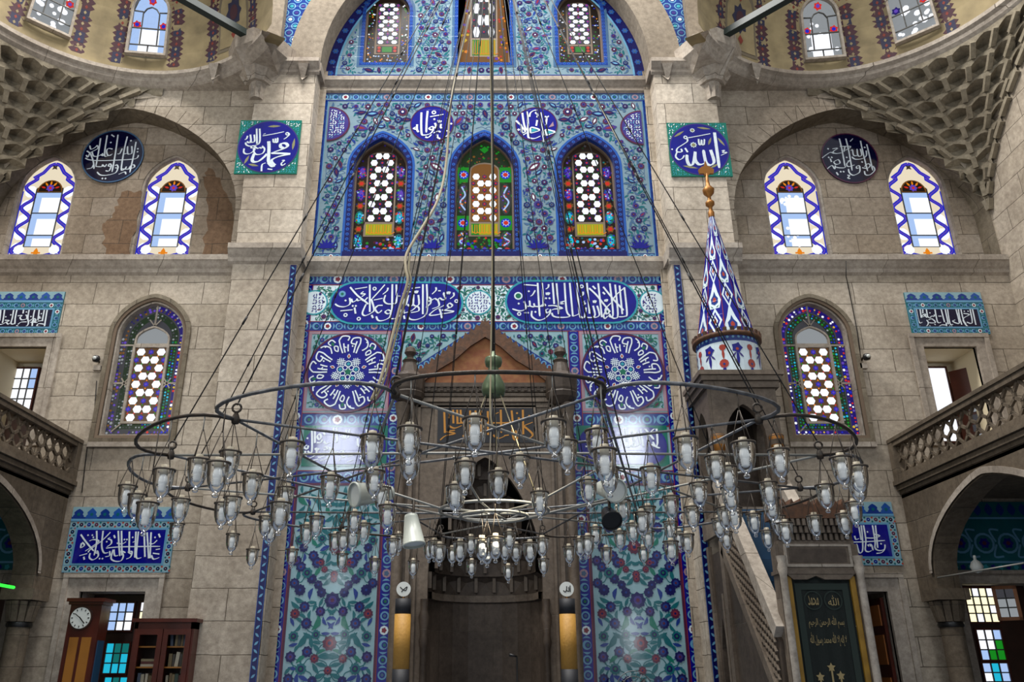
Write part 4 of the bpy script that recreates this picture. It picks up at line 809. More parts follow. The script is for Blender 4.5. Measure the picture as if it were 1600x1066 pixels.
def lunette_window(sg, x, label, speck):
    root = window(label, None); Y = YN+.13; g = MB(); fr = MB(); ld = MB()
    out = arch(x, .56, 8.72, 10.25, 10.95, 8, 1.5); inn = inset(out, .045); fr.frame(out, inn, YN+.02, YN+.22, 'moulding')
    D = Deco(flat(Y), g); D.poly(inn, 'pane_cream', 0); zb, za = 8.77, 10.90; hw = .515
    n = 18
    # rows of pale panes, whiter towards the bottom on the sunlit side
    for s in (-1, 1):
        for i in range(5):
            z = 8.95+i*.31
            D.disc((x+s*(.38 if i < 4 else .36), z), .115, 'pane_white' if (i < 3 or sg < 0) else 'pane_cream', 1, 10, .13)
        wave = [(x+s*(.37+.10*math.sin(i*PI*2/10.0+ .6)), 8.84+i*.046) for i in range(37)]+[(x+s*.36, 10.5), (x+s*.20, 10.62), (x+s*.10, 10.78), (x, 10.82)]
        D.ribbon(smooth(wave, 2), .075, 'pane_blue', 3); D.ribbon(smooth(wave, 2), .022, 'pane_violet', 4)
        D.ribbon([(x+s*.505, 8.78), (x+s*.505, 10.2)], .02, 'pane_blue', 3)
        D.ribbon(smooth([(x+s*.48, 8.80), (x+s*.30, 8.84), (x+s*.12, 8.80)]), .05, 'pane_blue', 3)
        D.disc((x+s*.33, 8.93), .1, 'pane_white', 4, 9)
    # middle light of three panes under a painted tympanum
    D.rect(x-.255, 8.98, x+.255, 10.28, 'lead', 2)
    for a, b in ((8.995, 9.22), (9.24, 9.70), (9.72, 10.165)): D.rect(x-.24, a, x+.24, b, 'pane_sky', 3); D.rect(x-.24+.12, a, x+.24, a+(b-a)*.75, 'pane_white', 4)
    D.poly([(x+.25*math.cos(PI*i/12), 10.18+.27*math.sin(PI*i/12)) for i in range(13)], 'pane_amber', 5)
    D.poly([(x+.22*math.cos(PI*i/12), 10.19+.24*math.sin(PI*i/12)) for i in range(13)], 'pane_brown', 6)
    D.flower((x, 10.27), .085, 7, 'pane_violet', 7); D.disc((x, 10.27), .03, 'pane_red', 8, 6)
    for i in range(5): D.leaf((x+.14*math.cos(PI*(i+.5)/5), 10.24+.14*math.sin(PI*(i+.5)/5)), .1, .04, PI*(i+.5)/5, 'pane_orange' if i in (1, 2, 3) else 'pane_red', 7)
    # base flower and dark cusp at the apex
    D.leaf((x, 8.87), .19, .10, PI/2, 'pane_orange', 5); D.rect(x-.085, 8.84, x+.085, 8.875, 'pane_orange', 5); D.flower((x, 10.74), .075, 4, 'lead_brown', 6, PI/4, .45)
    rng = random.Random(int(abs(x)*100))
    if speck:
        for _ in range(22):
            c = (x+rng.uniform(-.2, .2), rng.uniform(9.0, 10.1)); D.disc(c, rng.uniform(.022, .05), 'pane_white', 5, 8)
    for a in (9.23, 9.71): ld.box(x-.25, x+.25, Y-.02, Y, a-.008, a+.008, 'lead')
    for s in (-1, 1): ld.box(x+s*.25-.009, x+s*.25+.009, Y-.02, Y, 8.98, 10.25, 'lead')
    done(root, [('stone_frame', fr), ('stained_glass', g), ('lead_bars', ld)])
for sg in (-1, 1):
    for i, x in enumerate(LW[sg]):
        lunette_window(sg, x, 'arched window with wavy blue glass border, in the blind arch, '+{(-1, 0): 'farthest from the mihrab on the clock side', (-1, 1): 'between the midnight disc and the square lettered tile, clock side', (1, 0): 'nearest the tiled pulpit cone', (1, 1): 'over the stone gallery beside the stepped pulpit'}[(sg, i)], (sg, i) == (1, 0))

def bay_window(out, Y, label, kind, seed):
    """pointed window of the middle bay: hexagon lights, inscription pane, coloured border"""
    root = window(label, None); inn = inset(out, .03); g = MB(); fr = MB(); D = Deco(flat(Y), g); rng = random.Random(seed)
    xs = [p[0] for p in out]; zs = [p[1] for p in out]; xc = (min(xs)+max(xs))/2; hw = (max(xs)-min(xs))/2-.03; z0, za = min(zs), max(zs); H = za-z0; zs_ = out[2][1]
    fr.frame(out, inn, Y-.06, Y+.04, 'lead_brown'); D.poly(inn, {'b': 'pane_dimgreen', 'l': 'pane_brown', 'lm': 'pane_amber'}.get(kind, 'pane_brown'), 0)
    w = hw*.48 if kind in 'b lm' else hw*.52
    gz0, gz1 = (z0+H*.27, z0+H*.70) if kind == 'b' else (z0+H*.27, z0+H*.90)
    if kind == 'l': gz0, gz1, w = z0+H*.30, z0+H*.86, hw*.52
    if kind == 'lm': gz0, gz1 = z0+H*.19, z0+H*.75
    top = lambda p: p[1] < gz1-.45*w or math.hypot(p[0]-xc, (p[1]-(gz1-.75*w))*.9) < w*.98
    fo = [(xc-w-.04, gz0-.03), (xc+w+.04, gz0-.03), (xc+w+.04, gz1-.5*w)]+[(xc+(w+.04)*math.cos(PI*i/8), gz1-.5*w+(w*.62)*math.sin(PI*i/8)) for i in range(1, 8)]+[(xc-w-.04, gz1-.5*w)]
    if kind == 'b': fo = [(xc-w-.04, gz0-.03), (xc+w+.04, gz0-.03), (xc+w+.04, gz1+.03)]+[(xc+(w+.04)*math.cos(PI*i/8), gz1+.06+w*.75*math.sin(PI*i/8)) for i in range(0, 9)]+[(xc-w-.04, gz1+.03)]
    D.poly(fo, 'lead_brown', 1); D.poly(inset(fo, .03), {'b': 'pane_amber', 'a': 'pane_brown', 'c': 'pane_brown'}.get(kind, 'pane_dim'), 2)
    rows = {'a': 10, 'c': 10, 'b': 7, 'l': 10, 'lm': 7}[kind]
    hexgrid(D, xc-w, xc+w, gz0, gz1, rows, 'pane_white', 3, None if kind == 'b' else top, ('pane_red', 'pane_indigo' if kind != 'l' else 'pane_violet'), acc=('pane_orange', 'pane_orange', 'pane_red') if kind == 'b' else ('pane_green', 'pane_violet', 'pane_red'), bgc='pane_amber' if kind == 'b' else 'pane_mix', seed=seed)
    # inscription pane
    b0, b1 = gz0-H*.115, gz0-.045
    D.rect(xc-w-.04, b0-.03, xc+w+.04, b1+.03, 'lead_brown', 2)
    if kind == 'l':
        D.rect(xc-w, b0, xc+w, b1, 'pane_brown', 3); D.rect(xc-w*.45, b0+.02, xc+w*.45, b1-.02, 'pane_green', 4)
        for s in (-1, 1):
            for q in (.3, .75): D.disc((xc+s*w*.74, b0+(b1-b0)*q), w*.17, 'pane_red', 4, 6)
    else:
        D.rect(xc-w, b0, xc+w, b1, 'pane_lime', 3); D.rect(xc-w, b0, xc-w*.4, b1, 'pane_green', 4) if kind in ('b', 'lm') else None
        for i in range(11):
            x = xc-w*.92+i*w*.184; D.ribbon([(x, b0+.03), (x+rng.uniform(-.01, .01), b1-.02)], .014, 'pane_orange' if i % 3 else 'pane_yellow', 5)
        for i in range(6): x = xc-w*.9+i*w*.34; D.ribbon(smooth([(x, b0+.07), (x+.05, b0+.03), (x+.1, b0+.06)]), .014, 'pane_orange', 5)
    # border medallions between frame and middle light
    bx = (w+.035+hw)/2; bw = (hw-w-.035)/2*.97
    if kind in ('l', 'lm'):
        cols = ('pane_white', 'pane_amber', 'pane_green', 'pane_blue', 'pane_orange', 'pane_sky') if kind == 'l' else ('pane_orange', 'pane_amber', 'pane_red', 'pane_yellow', 'pane_violet')
        for _ in range(420 if kind == 'l' else 330):
            p = (xc+rng.uniform(-1, 1)*hw*.97, rng.uniform(z0+.04, za-.03))
            if inside(p, inn) and (abs(p[0]-xc) > w+.07 or p[1] < b0-.05 or p[1] > gz1+.12): D.disc(p, rng.uniform(.010, .022) if kind == 'l' else rng.uniform(.02, .045), rng.choice(cols), 1, 5)
    else:
        zz = z0+.10
        hs = [('ov', .20), ('ro', .1)]*6 if kind != 'b' else [('gr', .24), ('ro', .2), ('gr', .46), ('ro', .22), ('gr', .5)]
        for t, h in hs:
            h *= H/2.0*1.25 if kind == 'b' else 1.55
            for s in (-1, 1):
                c = (xc+s*bx, zz+h/2)
                if not inside((c[0]+s*bw*.6, c[1]+h*.45), inn): continue
                if t == 'ov':
                    D.disc(c, bw*.92, 'pane_indigo' if c[1] > z0+H*.35 else 'pane_teal', 1, 12, h*.46)
                    D.disc(c, bw*.6, 'pane_violet' if c[1] > z0+H*.35 else 'pane_cyan', 2, 10, h*.34)
                    for _ in range(16): D.disc((c[0]+rng.uniform(-.75, .75)*bw, c[1]+rng.uniform(-.36, .36)*h), .019, rng.choice(('pane_indigo', 'pane_blue', 'pane_green', 'pane_red', 'pane_sky')), 3, 5)
                elif t == 'ro' and kind != 'b': D.flower(c, bw*.9, 6, 'pane_amber', 1); D.disc(c, bw*.5, 'pane_red', 2, 6)
                elif t == 'ro':
                    D.rect(c[0]-bw, zz, c[0]+bw, zz+h, 'pane_green', 1); D.disc(c, bw*.85, 'pane_blue', 2, 12); D.flower(c, bw*.72, 8, 'pane_sky', 3, 0, .6); D.disc(c, bw*.42, 'pane_red', 4, 8)
                else:
                    D.disc(c, bw*.95, 'pane_dim', 1, 14, h*.48)
                    D.ribbon(smooth([(c[0]-s*bw*.4, c[1]-h*.35), (c[0]+s*bw*.5, c[1]-h*.1), (c[0]-s*bw*.3, c[1]+h*.12), (c[0]+s*bw*.3, c[1]+h*.38)]), .03, 'pane_sky', 2)
                    for _ in range(14): D.disc((c[0]+rng.uniform(-.7, .7)*bw, c[1]+rng.uniform(-.4, .4)*h), .018, rng.choice(('pane_red', 'pane_orange', 'pane_green', 'pane_violet')), 3, 5)
            zz += h+.012
        for i in range(-3, 4): c = (xc+i*hw*.27, z0+.055); D.disc(c, .062, ('pane_violet', 'pane_orange', 'pane_sky', 'pane_red', 'pane_indigo')[i % 5], 3, 7)
        fill = ('pane_indigo', 'pane_violet', 'pane_dimred', 'pane_dim', 'pane_teal', 'pane_dimgreen', 'pane_amber') if kind != 'b' else ('pane_green', 'pane_dimgreen', 'pane_dimgreen', 'pane_amber', 'pane_green')
        for _ in range(230):
            p = (xc+rng.uniform(-1, 1)*hw, rng.uniform(z0, za))
            if inside(p, inn) and (abs(p[0]-xc) > w+.05 or p[1] < b0-.05 or p[1] > gz1+.1) and not inside(p, fo): D.flower(p, rng.uniform(.018, .034), 4, rng.choice(fill), .5, rng.random(), .6)
        for _ in range(40):
            p = (xc+rng.uniform(-1, 1)*hw*.95, rng.uniform(z0+.02, b0-.06)); D.disc(p, rng.uniform(.02, .035), rng.choice(('pane_violet', 'pane_sky', 'pane_cyan', 'pane_red', 'pane_green') if kind != 'b' else ('pane_green', 'pane_red', 'pane_blue', 'pane_green')), 1.6, 6)
        if kind == 'b':
            for s in (-1, 1):
                for _ in range(26):
                    p = (xc+s*rng.uniform(.1, .95)*hw, rng.uniform(gz1+.15, za-.05))
                    if inside(p, inn) and not inside(p, fo): D.disc(p, rng.uniform(.012, .03), rng.choice(('pane_dimred', 'pane_amber', 'pane_green', 'pane_dimgreen')), 2, 5)
            D.flower((xc, za-.2), .08, 4, 'pane_green', 3)
    done(root, [('lead_frame', fr), ('stained_glass', g)])
for o, k, lb in zip(UP_IN, 'abc', ('pointed stained window with violet medallion border, under the navy oval crossed by the beige cable', 'pointed stained window with green border, middle of the three on the floral wall', 'pointed stained window with violet medallion border, on the pulpit side of the floral wall')): bay_window(o, YT+.16, lb, k, ord(k))
for o, k, lb in zip(LU_IN, ('l', 'lm', 'l'), ('small glittering window with green pane in the upper lunette, on the clock side', 'tall amber bordered window in the middle of the upper lunette', 'small glittering window with green pane in the upper lunette, on the pulpit side')): bay_window(o, YT+.14, lb, k, len(lb))

def arched_window(sg, label):
    out = OP[sg]['arched']; root = window(label, None); fr = MB(); g = MB(); ld = MB(); rng = random.Random(77+sg)
    big = inset(out, -.12); fr.frame(big, inset(out, -.05), YW-.05, YW+.02, 'arch_stone'); fr.frame(inset(out, -.06), out, YW-.03, YW+.02, 'lead_brown'); fr.frame(out, inset(out, .03), YW+.02, YW+.24, 'moulding')
    Y = YW+.16; D = Deco(flat(Y), g); inn = inset(out, .03); D.poly(inn, 'pane_dim', 0)
    xc = (out[0][0]+out[1][0])/2; z0 = out[0][1]; w = .27; gz0, gz1 = z0+.28, z0+1.60
    L = [inn, inset(inn, .10), inset(inn, .125), inset(inn, .235), inset(inn, .265)]
    # outer border of violet and gold chips, inner border of teal chips
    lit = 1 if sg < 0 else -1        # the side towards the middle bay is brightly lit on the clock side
    def chips(a, b, cols, dimc, step):
        for i in range(len(a)):
            j = (i+1) % len(a); Ln = math.dist(a[i], a[j]); n = max(1, int(Ln/step))
            for q in range(n):
                t = (q+.5)/n
                for r in (.27, .72):
                    p = [(a[i][k]+(a[j][k]-a[i][k])*t)*(1-r)+(b[i][k]+(b[j][k]-b[i][k])*t)*r for k in (0, 1)]
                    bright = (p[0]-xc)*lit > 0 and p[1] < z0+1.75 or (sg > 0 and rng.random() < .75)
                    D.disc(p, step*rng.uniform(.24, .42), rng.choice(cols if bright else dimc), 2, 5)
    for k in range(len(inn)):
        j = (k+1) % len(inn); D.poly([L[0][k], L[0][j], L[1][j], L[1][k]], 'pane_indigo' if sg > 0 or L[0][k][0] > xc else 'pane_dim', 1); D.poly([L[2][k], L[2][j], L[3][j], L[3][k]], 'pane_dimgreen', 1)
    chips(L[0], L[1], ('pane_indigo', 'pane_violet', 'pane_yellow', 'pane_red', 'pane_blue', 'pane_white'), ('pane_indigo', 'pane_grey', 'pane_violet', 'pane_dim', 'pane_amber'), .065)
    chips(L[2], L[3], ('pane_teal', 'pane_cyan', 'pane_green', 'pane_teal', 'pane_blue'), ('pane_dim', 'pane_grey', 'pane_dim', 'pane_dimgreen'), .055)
    D.poly(L[4], 'pane_dim', 1)
    hexgrid(D, xc-w, xc+w, gz0, gz1, 9, 'pane_white', 3, None, ('pane_violet', 'pane_blue'), bgc='pane_mix', seed=5, acc=('pane_orange', 'pane_green', 'pane_red'))
    for q in ((xc-w-.04, gz0-.04, xc-w, gz1+.04), (xc+w, gz0-.04, xc+w+.04, gz1+.04), (xc-w, gz0-.04, xc+w, gz0), (xc-w, gz1, xc+w, gz1+.04)): ld.box(q[0], q[2], Y-.05, Y, q[1], q[3], 'moulding')
    ar = arch(xc, w+.03, gz1+.04, gz1+.16, gz1+.40, 6, 1.6); ld.frame(ar, inset(ar, .03), Y-.05, Y, 'moulding'); D.poly(ar, 'pane_grey', 3)
    for s in (-1, 1):
        for z in (z0+.95, gz1+.04): ld.beam((xc+s*.30, Y-.03, z), (xc+s*.54, Y-.03, z), .02, .03, 'moulding')
        for z in (z0+.95,): ld.beam((xc+s*.30, Y-.03, z-.09), (xc+s*.42, Y-.03, z+.09), .02, .02, 'moulding'); ld.beam((xc+s*.30, Y-.03, z+.09), (xc+s*.42, Y-.03, z-.09), .02, .02, 'moulding')
        ld.beam((xc+s*.29, Y-.03, gz0-.03), (xc+s*.44, Y-.03, z0+.1), .02, .02, 'moulding')
    ld.beam((xc, Y-.03, gz1+.40), (xc, Y-.03, 7.58), .02, .03, 'moulding')
    for s in (-1, 1): ld.beam((xc, Y-.03, gz1+.40), (xc+s*.1, Y-.03, gz1+.52), .02, .02, 'moulding')
    done(root, [('stone_frame', fr), ('stained_glass', g), ('tracery', ld)])
arched_window(-1, 'pointed window with white hexagon lights above the clock side lettered panel')
arched_window(1, 'pointed window with white hexagon lights and violet border beside the tiled pulpit cone')
# stone sill under the clock side window
m = MB(); m.box(-6.45, -5.05, YW-.07, YW, 4.98, 5.06, 'moulding'); m.box(4.95, 6.35, YW-.07, YW, 4.98, 5.06, 'moulding'); struct('trim_3', m)

def grid_pane(mb, bars, x0, x1, z0, z1, Y, nx, nz, mats, bar=.018, frame='wood_dark', fw=.05):
    rng = random.Random(int(x0*99))
    for i in range(nx):
        for j in range(nz):
            a = x0+(x1-x0)*i/nx; b = x0+(x1-x0)*(i+1)/nx; c = z0+(z1-z0)*j/nz; d = z0+(z1-z0)*(j+1)/nz
            mb.box(a, b, Y, Y+.01, c, d, mats[(i+j*nx+rng.randint(0, 1)) % len(mats)])
    for i in range(1, nx): x = x0+(x1-x0)*i/nx; bars.box(x-bar/2, x+bar/2, Y-.02, Y-.001, z0, z1, 'lead')
    for j in range(1, nz): z = z0+(z1-z0)*j/nz; bars.box(x0, x1, Y-.021, Y-.001, z-bar/2, z+bar/2, 'lead')
# stone surrounds of the square openings
for sg, nm in ((-1, 'left'), (1, 'right')):
    m = MB()
    for k, wd in (('upper', .2), ('door', .24), ('bay', .16)):
        o = OP[sg][k]; (x0, z0), (x1, z1) = o[0], o[2]
        for a, b, c, d in ((x0-wd, x0, z0, z1+wd), (x1, x1+wd, z0, z1+wd), (x0, x1, z1, z1+wd)): m.box(a, b, YW-.06, YW+.05, c, d, 'moulding')
        for a, b, c, d, e in ((x0-wd-.03, x0-wd+.05, z0, z1+wd-.04, 0), (x1+wd-.05, x1+wd+.03, z0, z1+wd-.04, 0), (x0-wd-.03, x1+wd+.03, z1+wd-.04, z1+wd+.03, .004)): m.box(a, b, YW-.09-e, YW-.055, c, d, 'moulding')
    struct('trim_surround_'+nm, m)
    m = MB()
    for k in ('upper', 'door', 'bay'): o = OP[sg][k]; m.box(o[0][0]-.05, o[1][0]+.05, YW+(1.0 if k == 'upper' else .9), YW+1.1, o[0][1]-.05, o[2][1]+.05, 'wood_dark')
    struct('wall_recess_'+nm, m)
# clock side door bay: dark timber leaf with leaded panes
def shutter_window(label, panes, Y, box, extra=None):
    root = window(label, None); fr = MB(); g = MB(); b = MB(); x0, x1, z0, z1 = box; fr.box(x0, x1, Y, Y+.05, z0, z1, 'wood_dark')
    for (a, c, d, e, nx, nz, ms) in panes:
        grid_pane(g, b, a, c, d, e, Y-.012, nx, nz, ms)
        for q in ((a-.03, a, d-.03, e+.03), (c, c+.03, d-.03, e+.03), (a, c, d-.03, d), (a, c, e, e+.03)): fr.box(q[0], q[1], Y-.035, Y, q[2], q[3], 'wood_red')
    done(root, [('shutter_frame', fr), ('glass_panes', g), ('glazing_bars', b)])
Yp = 13.45
def prect(x0, x1, y0, y1, Y): a, b = at(x0, (y0+y1)/2, Y), at(x1, (y0+y1)/2, Y); return a.x, b.x, at(758, y1, Y).z, at(758, y0, Y).z
pn = [prect(172, 208, 943, 985, Yp)+(3, 3, ('pane_white', 'pane_sky')), prect(220, 238, 942, 970, Yp)+(1, 2, ('pane_sun', 'pane_white')), prect(165, 200, 1006, 1052, Yp)+(3, 3, ('pane_cyan', 'pane_cyan', 'pane_teal')), prect(162, 197, 1059, 1100, Yp)+(3, 3, ('pane_cyan', 'pane_teal'))]
shutter_window('dark shuttered window with white and cyan leaded panes, between clock and bookcase', pn, Yp, (-6.14, -5.16, .9, 2.72))
# bay under the pulpit side gallery
Yq = 13.35
pn = [prect(1510, 1555, 920, 972, Yq)+(4, 4, ('pane_sun', 'pane_white', 'pane_sun')), prect(1529, 1566, 985, 1031, Yq)+(3, 3, ('pane_white', 'pane_sky', 'pane_green', 'pane_white')), prect(1538, 1577, 1037, 1080, Yq)+(3, 3, ('pane_sky', 'pane_white', 'pane_cyan'))]
shutter_window('dark window with sunlit leaded panes under the gallery beside the open casement', pn, Yq, (7.26, 8.44, .9, 2.84))
root = thing('casement', 'small open timber casement with leaded grey panes, beside the sunlit window', 'casement'); fr = MB(); g = MB(); b = MB()
x0, x1, z0, z1 = prect(1557, 1588, 916, 970, 13.2); M4 = Matrix.Translation((x0, 13.25, 0)) @ Matrix.Rotation(-.5, 4, 'Z') @ Matrix.Translation((-x0, -13.25, 0)); x1 = x0+.33
for q in ((x0, x0+.05, z0, z1), (x1-.05, x1, z0, z1), (x0, x1, z0, z0+.05), (x0, x1, z1-.05, z1)): fr.box(q[0], q[1], 13.23, 13.27, q[2], q[3], 'wood_pale')
grid_pane(g, b, x0+.05, x1-.05, z0+.05, z1-.05, 13.245, 2, 3, ('pane_grey', 'pane_dim'))
for nm, mb in (('casement_frame', fr), ('glass_pane', g), ('glazing_bars', b)): mb.build(nm, root, M4)
recentre(root)
# clock side bay behind the column (dim) and its green strip light
shutter_window('dim window under the clock side gallery behind the column', [(-7.6, -7.35, 1.6, 2.2, 2, 3, ('pane_dim', 'pane_grey'))], Yq, (-8.44, -7.26, .9, 2.84))
# pulpit side door bay with red timber leaf and paler wood panels
m = MB(); m.box(6.03, 6.08, 13.08, 13.62, .92, 2.65, 'wood_red'); root = thing('door_leaf', 'reddish timber shutter leaf standing ajar behind the curtained pulpit gate', 'shutter'); m.build('leaf_board', root)
m = MB()
for z in (1.1, 1.7, 2.25): m.box(6.015, 6.03, 13.15, 13.55, z, z+.42 if z < 2 else 2.55, 'wood_pale')
m.build('leaf_panel', root); recentre(root)
# upper openings over the galleries
Yu = 13.75
shutter_window('bright leaded window deep in the upper opening on the clock side', [prect(20, 54, 577, 640, Yu)+(3, 4, ('pane_white', 'pane_white', 'pane_sky')), prect(-30, 0, 600, 650, Yu)+(2, 4, ('pane_cyan', 'pane_white'))], Yu, (-8.36, -7.44, 5.0, 6.35))
shutter_window('bright plain window in the upper opening above the pulpit side gallery', [prect(1450, 1488, 576, 690, Yu)+(1, 1, ('pane_white',))], Yu, (7.44, 8.36, 4.6, 6.35))
root = thing('shutter', 'dark red timber shutter folded back in the upper opening above the gallery rail', 'shutter'); fr = MB(); g = MB()
p0, p1 = at(1500, 600, 13.35), at(1530, 600, 13.2); fr.beam((p0.x, 13.6, 5.75), (p0.x+.42, 13.12, 5.75), .05, 1.5, 'wood_red'); fr.build('shutter_board', root)
rng = random.Random(3)
for i in range(3):
    for j in range(5): a = Vector((p0.x+.09+.1*i, 13.6-.143-.1*i*1.14*.9, 5.25+.17*j)); g.beam(a+Vector((0, -.045, 0)), a+Vector((.07, -.125, 0)), .01, .12, rng.choice(('pane_grey', 'pane_sky', 'pane_dim')))
g.build('shutter_panes', root); recentre(root)
# ------------------------------------------------------------------ side half-domes, cornices and honeycomb corners
SDX, SDY, SDR, SDH = 6.3, 9.95, 3.0, 4.2
def dome_surf(sg, r=SDR-.06):
    def S(u, v, e=0.0):          # u: angle from the qibla direction towards the side wall, v: height above the cornice
        k = math.sqrt(max(0.0, 1-(v/SDH)**2)); rr = r*k-e
        return (sg*(SDX+rr*math.sin(u)), SDY+rr*math.cos(u), ZC2+v)
    return S
for sg, nm in ((-1, 'left'), (1, 'right')):
    S = dome_surf(sg); m = MB(); N = 44
    for i in range(N):
        u0, u1 = R(-56+150*i/N), R(-56+150*(i+1)/N)
        for j in range(8):
            v0, v1 = .05+.42*j, .05+.42*(j+1)
            m.face([S(u0, v0), S(u1, v0), S(u1, v1), S(u0, v1)], 'plaster_ochre', True)
    D = Deco(S, m, .003); ang = (-30, 7, 42) if sg < 0 else (-28, 7, 40)
    k = 1/SDR; base = .36 if sg < 0 else .26
    def strips0(D_, hw_, zb_, zs_, za_, m_, l_, a_=None):
        top_ = lambda x: zs_+(za_-zs_)*math.sqrt(max(0, 1-(abs(x)/hw_)**1.8)); g = (lambda x: x) if a_ is None else (lambda x: R(a_)+x/SDR)
        for q_ in range(10):
            x0, x1 = -hw_+hw_*q_/5, -hw_+hw_*(q_+1)/5
            for r_ in range(9):
                f = lambda x, t: (g(x), zb_+(top_(x)-zb_)*t/9)
                D_.poly([f(x0, r_), f(x1, r_), f(x1, r_+1), f(x0, r_+1)], m_, l_)
    def strips(D_, a, hw_, zb_, zs_, za_, m_, l_): strips0(D_, hw_, zb_, zs_, za_, m_, l_, a)
    def warp(pts, a): return [(R(a)+x*k, z) for x, z in pts]
    for q, a in enumerate(ang):
        hw, zt = (.36, 1.75)
        i_ = arch(0, hw+.05, base-.08, base+.98, base+1.42, 8, 1.1)
        def even(pts, st):
            o_ = []
            for p, q_ in zip(pts, pts[1:]):
                L_ = math.dist(p, q_); n_ = max(1, round(L_/st)); o_ += [(p[0]+(q_[0]-p[0])*t/n_, p[1]+(q_[1]-p[1])*t/n_) for t in range(n_)]
            return o_+[pts[-1]]
        ctr = [(hw+.20, base-.2)]+arch(0, hw+.20, base, base+1.0, base+1.62, 10, 1.1)[2:]+[(-hw-.20, base-.2)]; ctr = even(ctr, .115); W_ = .085
        nr = []
        for t in range(len(ctr)):
            p, q_ = ctr[max(t-1, 0)], ctr[min(t+1, len(ctr)-1)]; d_ = math.dist(p, q_) or 1; nr.append((-(q_[1]-p[1])/d_, (q_[0]-p[0])/d_))
        off = lambda t, w_: (ctr[t][0]+nr[t][0]*w_, ctr[t][1]+nr[t][1]*w_)
        for t in range(len(ctr)-1):
            D.poly(warp([off(t, W_), off(t+1, W_), off(t+1, -W_), off(t, -W_)], a), 'paint_navy' if t % 4 < 2 else 'paint_maroon', 1)
            mx = ((ctr[t][0]+ctr[t+1][0])/2, (ctr[t][1]+ctr[t+1][1])/2)
            for s_ in (1, -1):
                tip = (mx[0]+nr[t][0]*s_*(W_+.075), mx[1]+nr[t][1]*s_*(W_+.075)); D.poly(warp([off(t, s_*W_), off(t+1, s_*W_), tip], a), 'paint_maroon', 1)
                D.poly(warp([(mx[0]+nr[t][0]*s_*(W_-.02), mx[1]+nr[t][1]*s_*(W_-.02)), (mx[0]+nr[t][0]*s_*(W_+.03)+.018, mx[1]+nr[t][1]*s_*(W_+.03)), (mx[0]+nr[t][0]*s_*(W_+.03)-.018, mx[1]+nr[t][1]*s_*(W_+.03))], a), 'paint_red', 2)
            D.poly(warp([(mx[0]-.03, mx[1]), (mx[0], mx[1]-.04), (mx[0]+.03, mx[1]), (mx[0], mx[1]+.04)], a), 'paint_red' if t % 2 else 'plaster_ochre', 2)
        if q == 0:
            strips(D, a, hw+.05, base-.08, base+.98, base+1.42, 'paint_grey', 3); strips(D, a, hw, base, base+.9, base+1.3, 'plaster_ochre', 5)
            c = (0, base+.72); D.poly([(R(a)+(c[0]+r_*math.cos(t)*.22)*k, c[1]+r_*math.sin(t)*.34) for t, r_ in [(2*PI*z/16, 1 if z % 2 == 0 else .75) for z in range(16)]], 'paint_navy', 7)
            for s in (-1, 1): D.poly(warp([(-.07, c[1]+s*.47), (0, c[1]+s*.36), (.07, c[1]+s*.47), (0, c[1]+s*.58)], a), 'paint_red', 7)
            D.poly([(R(a)+(c[0]+.11*math.cos(t))*k, c[1]+.17*math.sin(t)) for t in [2*PI*z/10 for z in range(10)]], 'paint_maroon', 9)
    struct('wall_half_dome_'+nm, m)
    for q, a in enumerate(ang):
        if q == 0: continue
        lab = 'window with three red glass rosettes in the painted half dome, '+('clock side' if sg < 0 else 'pulpit side') if q == 1 else 'speckled window turned towards the side wall in the painted half dome, '+('clock side' if sg < 0 else 'pulpit side')
        root = window(lab, None); g = MB(); fr = MB(); ld = MB(); hw = .36
        S2 = lambda u, v, e=0.0: S(R(a)+u*k, v, e+.012); D = Deco(S2, g, .004)
        o = arch(0, hw+.05, base, base+.98, base+1.40, 10, 1.1); i_ = inset(o, .05)
        for t in range(len(o)):
            n = (t+1) % len(o)
            for (x0, y0), (x1, y1), e0, e1 in ((o[t], o[n], 0, .10), (i_[t], i_[n], .10, .02)): fr.face([S2(x0, y0, e0), S2(x1, y1, e0), S2(x1, y1, e1), S2(x0, y0, e1)], 'moulding')
            fr.face([S2(*o[t], .10), S2(*o[n], .10), S2(*i_[n], .10), S2(*i_[t], .10)], 'moulding')
        strips0(D, hw, base+.02, base+.98, base+1.36, 'pane_sky' if sg < 0 and q == 1 else 'pane_grey', 1); rng = random.Random(q*7+sg)
        if q == 1:
            [D.rect(x_, base+.06+.14*y_, x_+.1, base+.2+.14*y_, 'pane_white', 3) for x_ in (-.2, -.1, 0, .1) for y_ in range(4)]
            if sg > 0:
                for _ in range(12): D.disc((rng.uniform(-.28, .28), rng.uniform(base+.1, base+.9)), rng.uniform(.03, .06), 'pane_white', 2, 8)
            for c in ((0, base+1.22), (-.27, base+.70), (.27, base+.70)): D.flower(c, .095, 6, 'pane_red', 5, .3); D.disc(c, .045, 'pane_blue' if c[0] else 'pane_violet', 7, 6)
            bars = [[(-.17, base+.25), (-.17, base+.95), (-.1, base+1.05), (0, base+1.09), (.1, base+1.05), (.17, base+.95), (.17, base+.25)], [(-.36, base+.62), (.36, base+.62)], [(-.36, base+.25), (.36, base+.25)], [(0, base), (0, base+.25)], [(-.36, base+.98), (-.17, base+.98)], [(.17, base+.98), (.36, base+.98)]]
        else:
            for _ in range(26): D.disc((rng.uniform(-.3, .3), rng.uniform(base+.06, base+1.2)), rng.uniform(.035, .065), 'pane_white', 2, 8)
            for c in ((-.26, base+.72), (.26, base+.72), (0, base+1.22)): D.flower(c, .09, 6, 'pane_red' if c[0]*sg > 0 else 'pane_indigo', 5, .3); D.disc(c, .04, 'pane_violet', 7, 6)
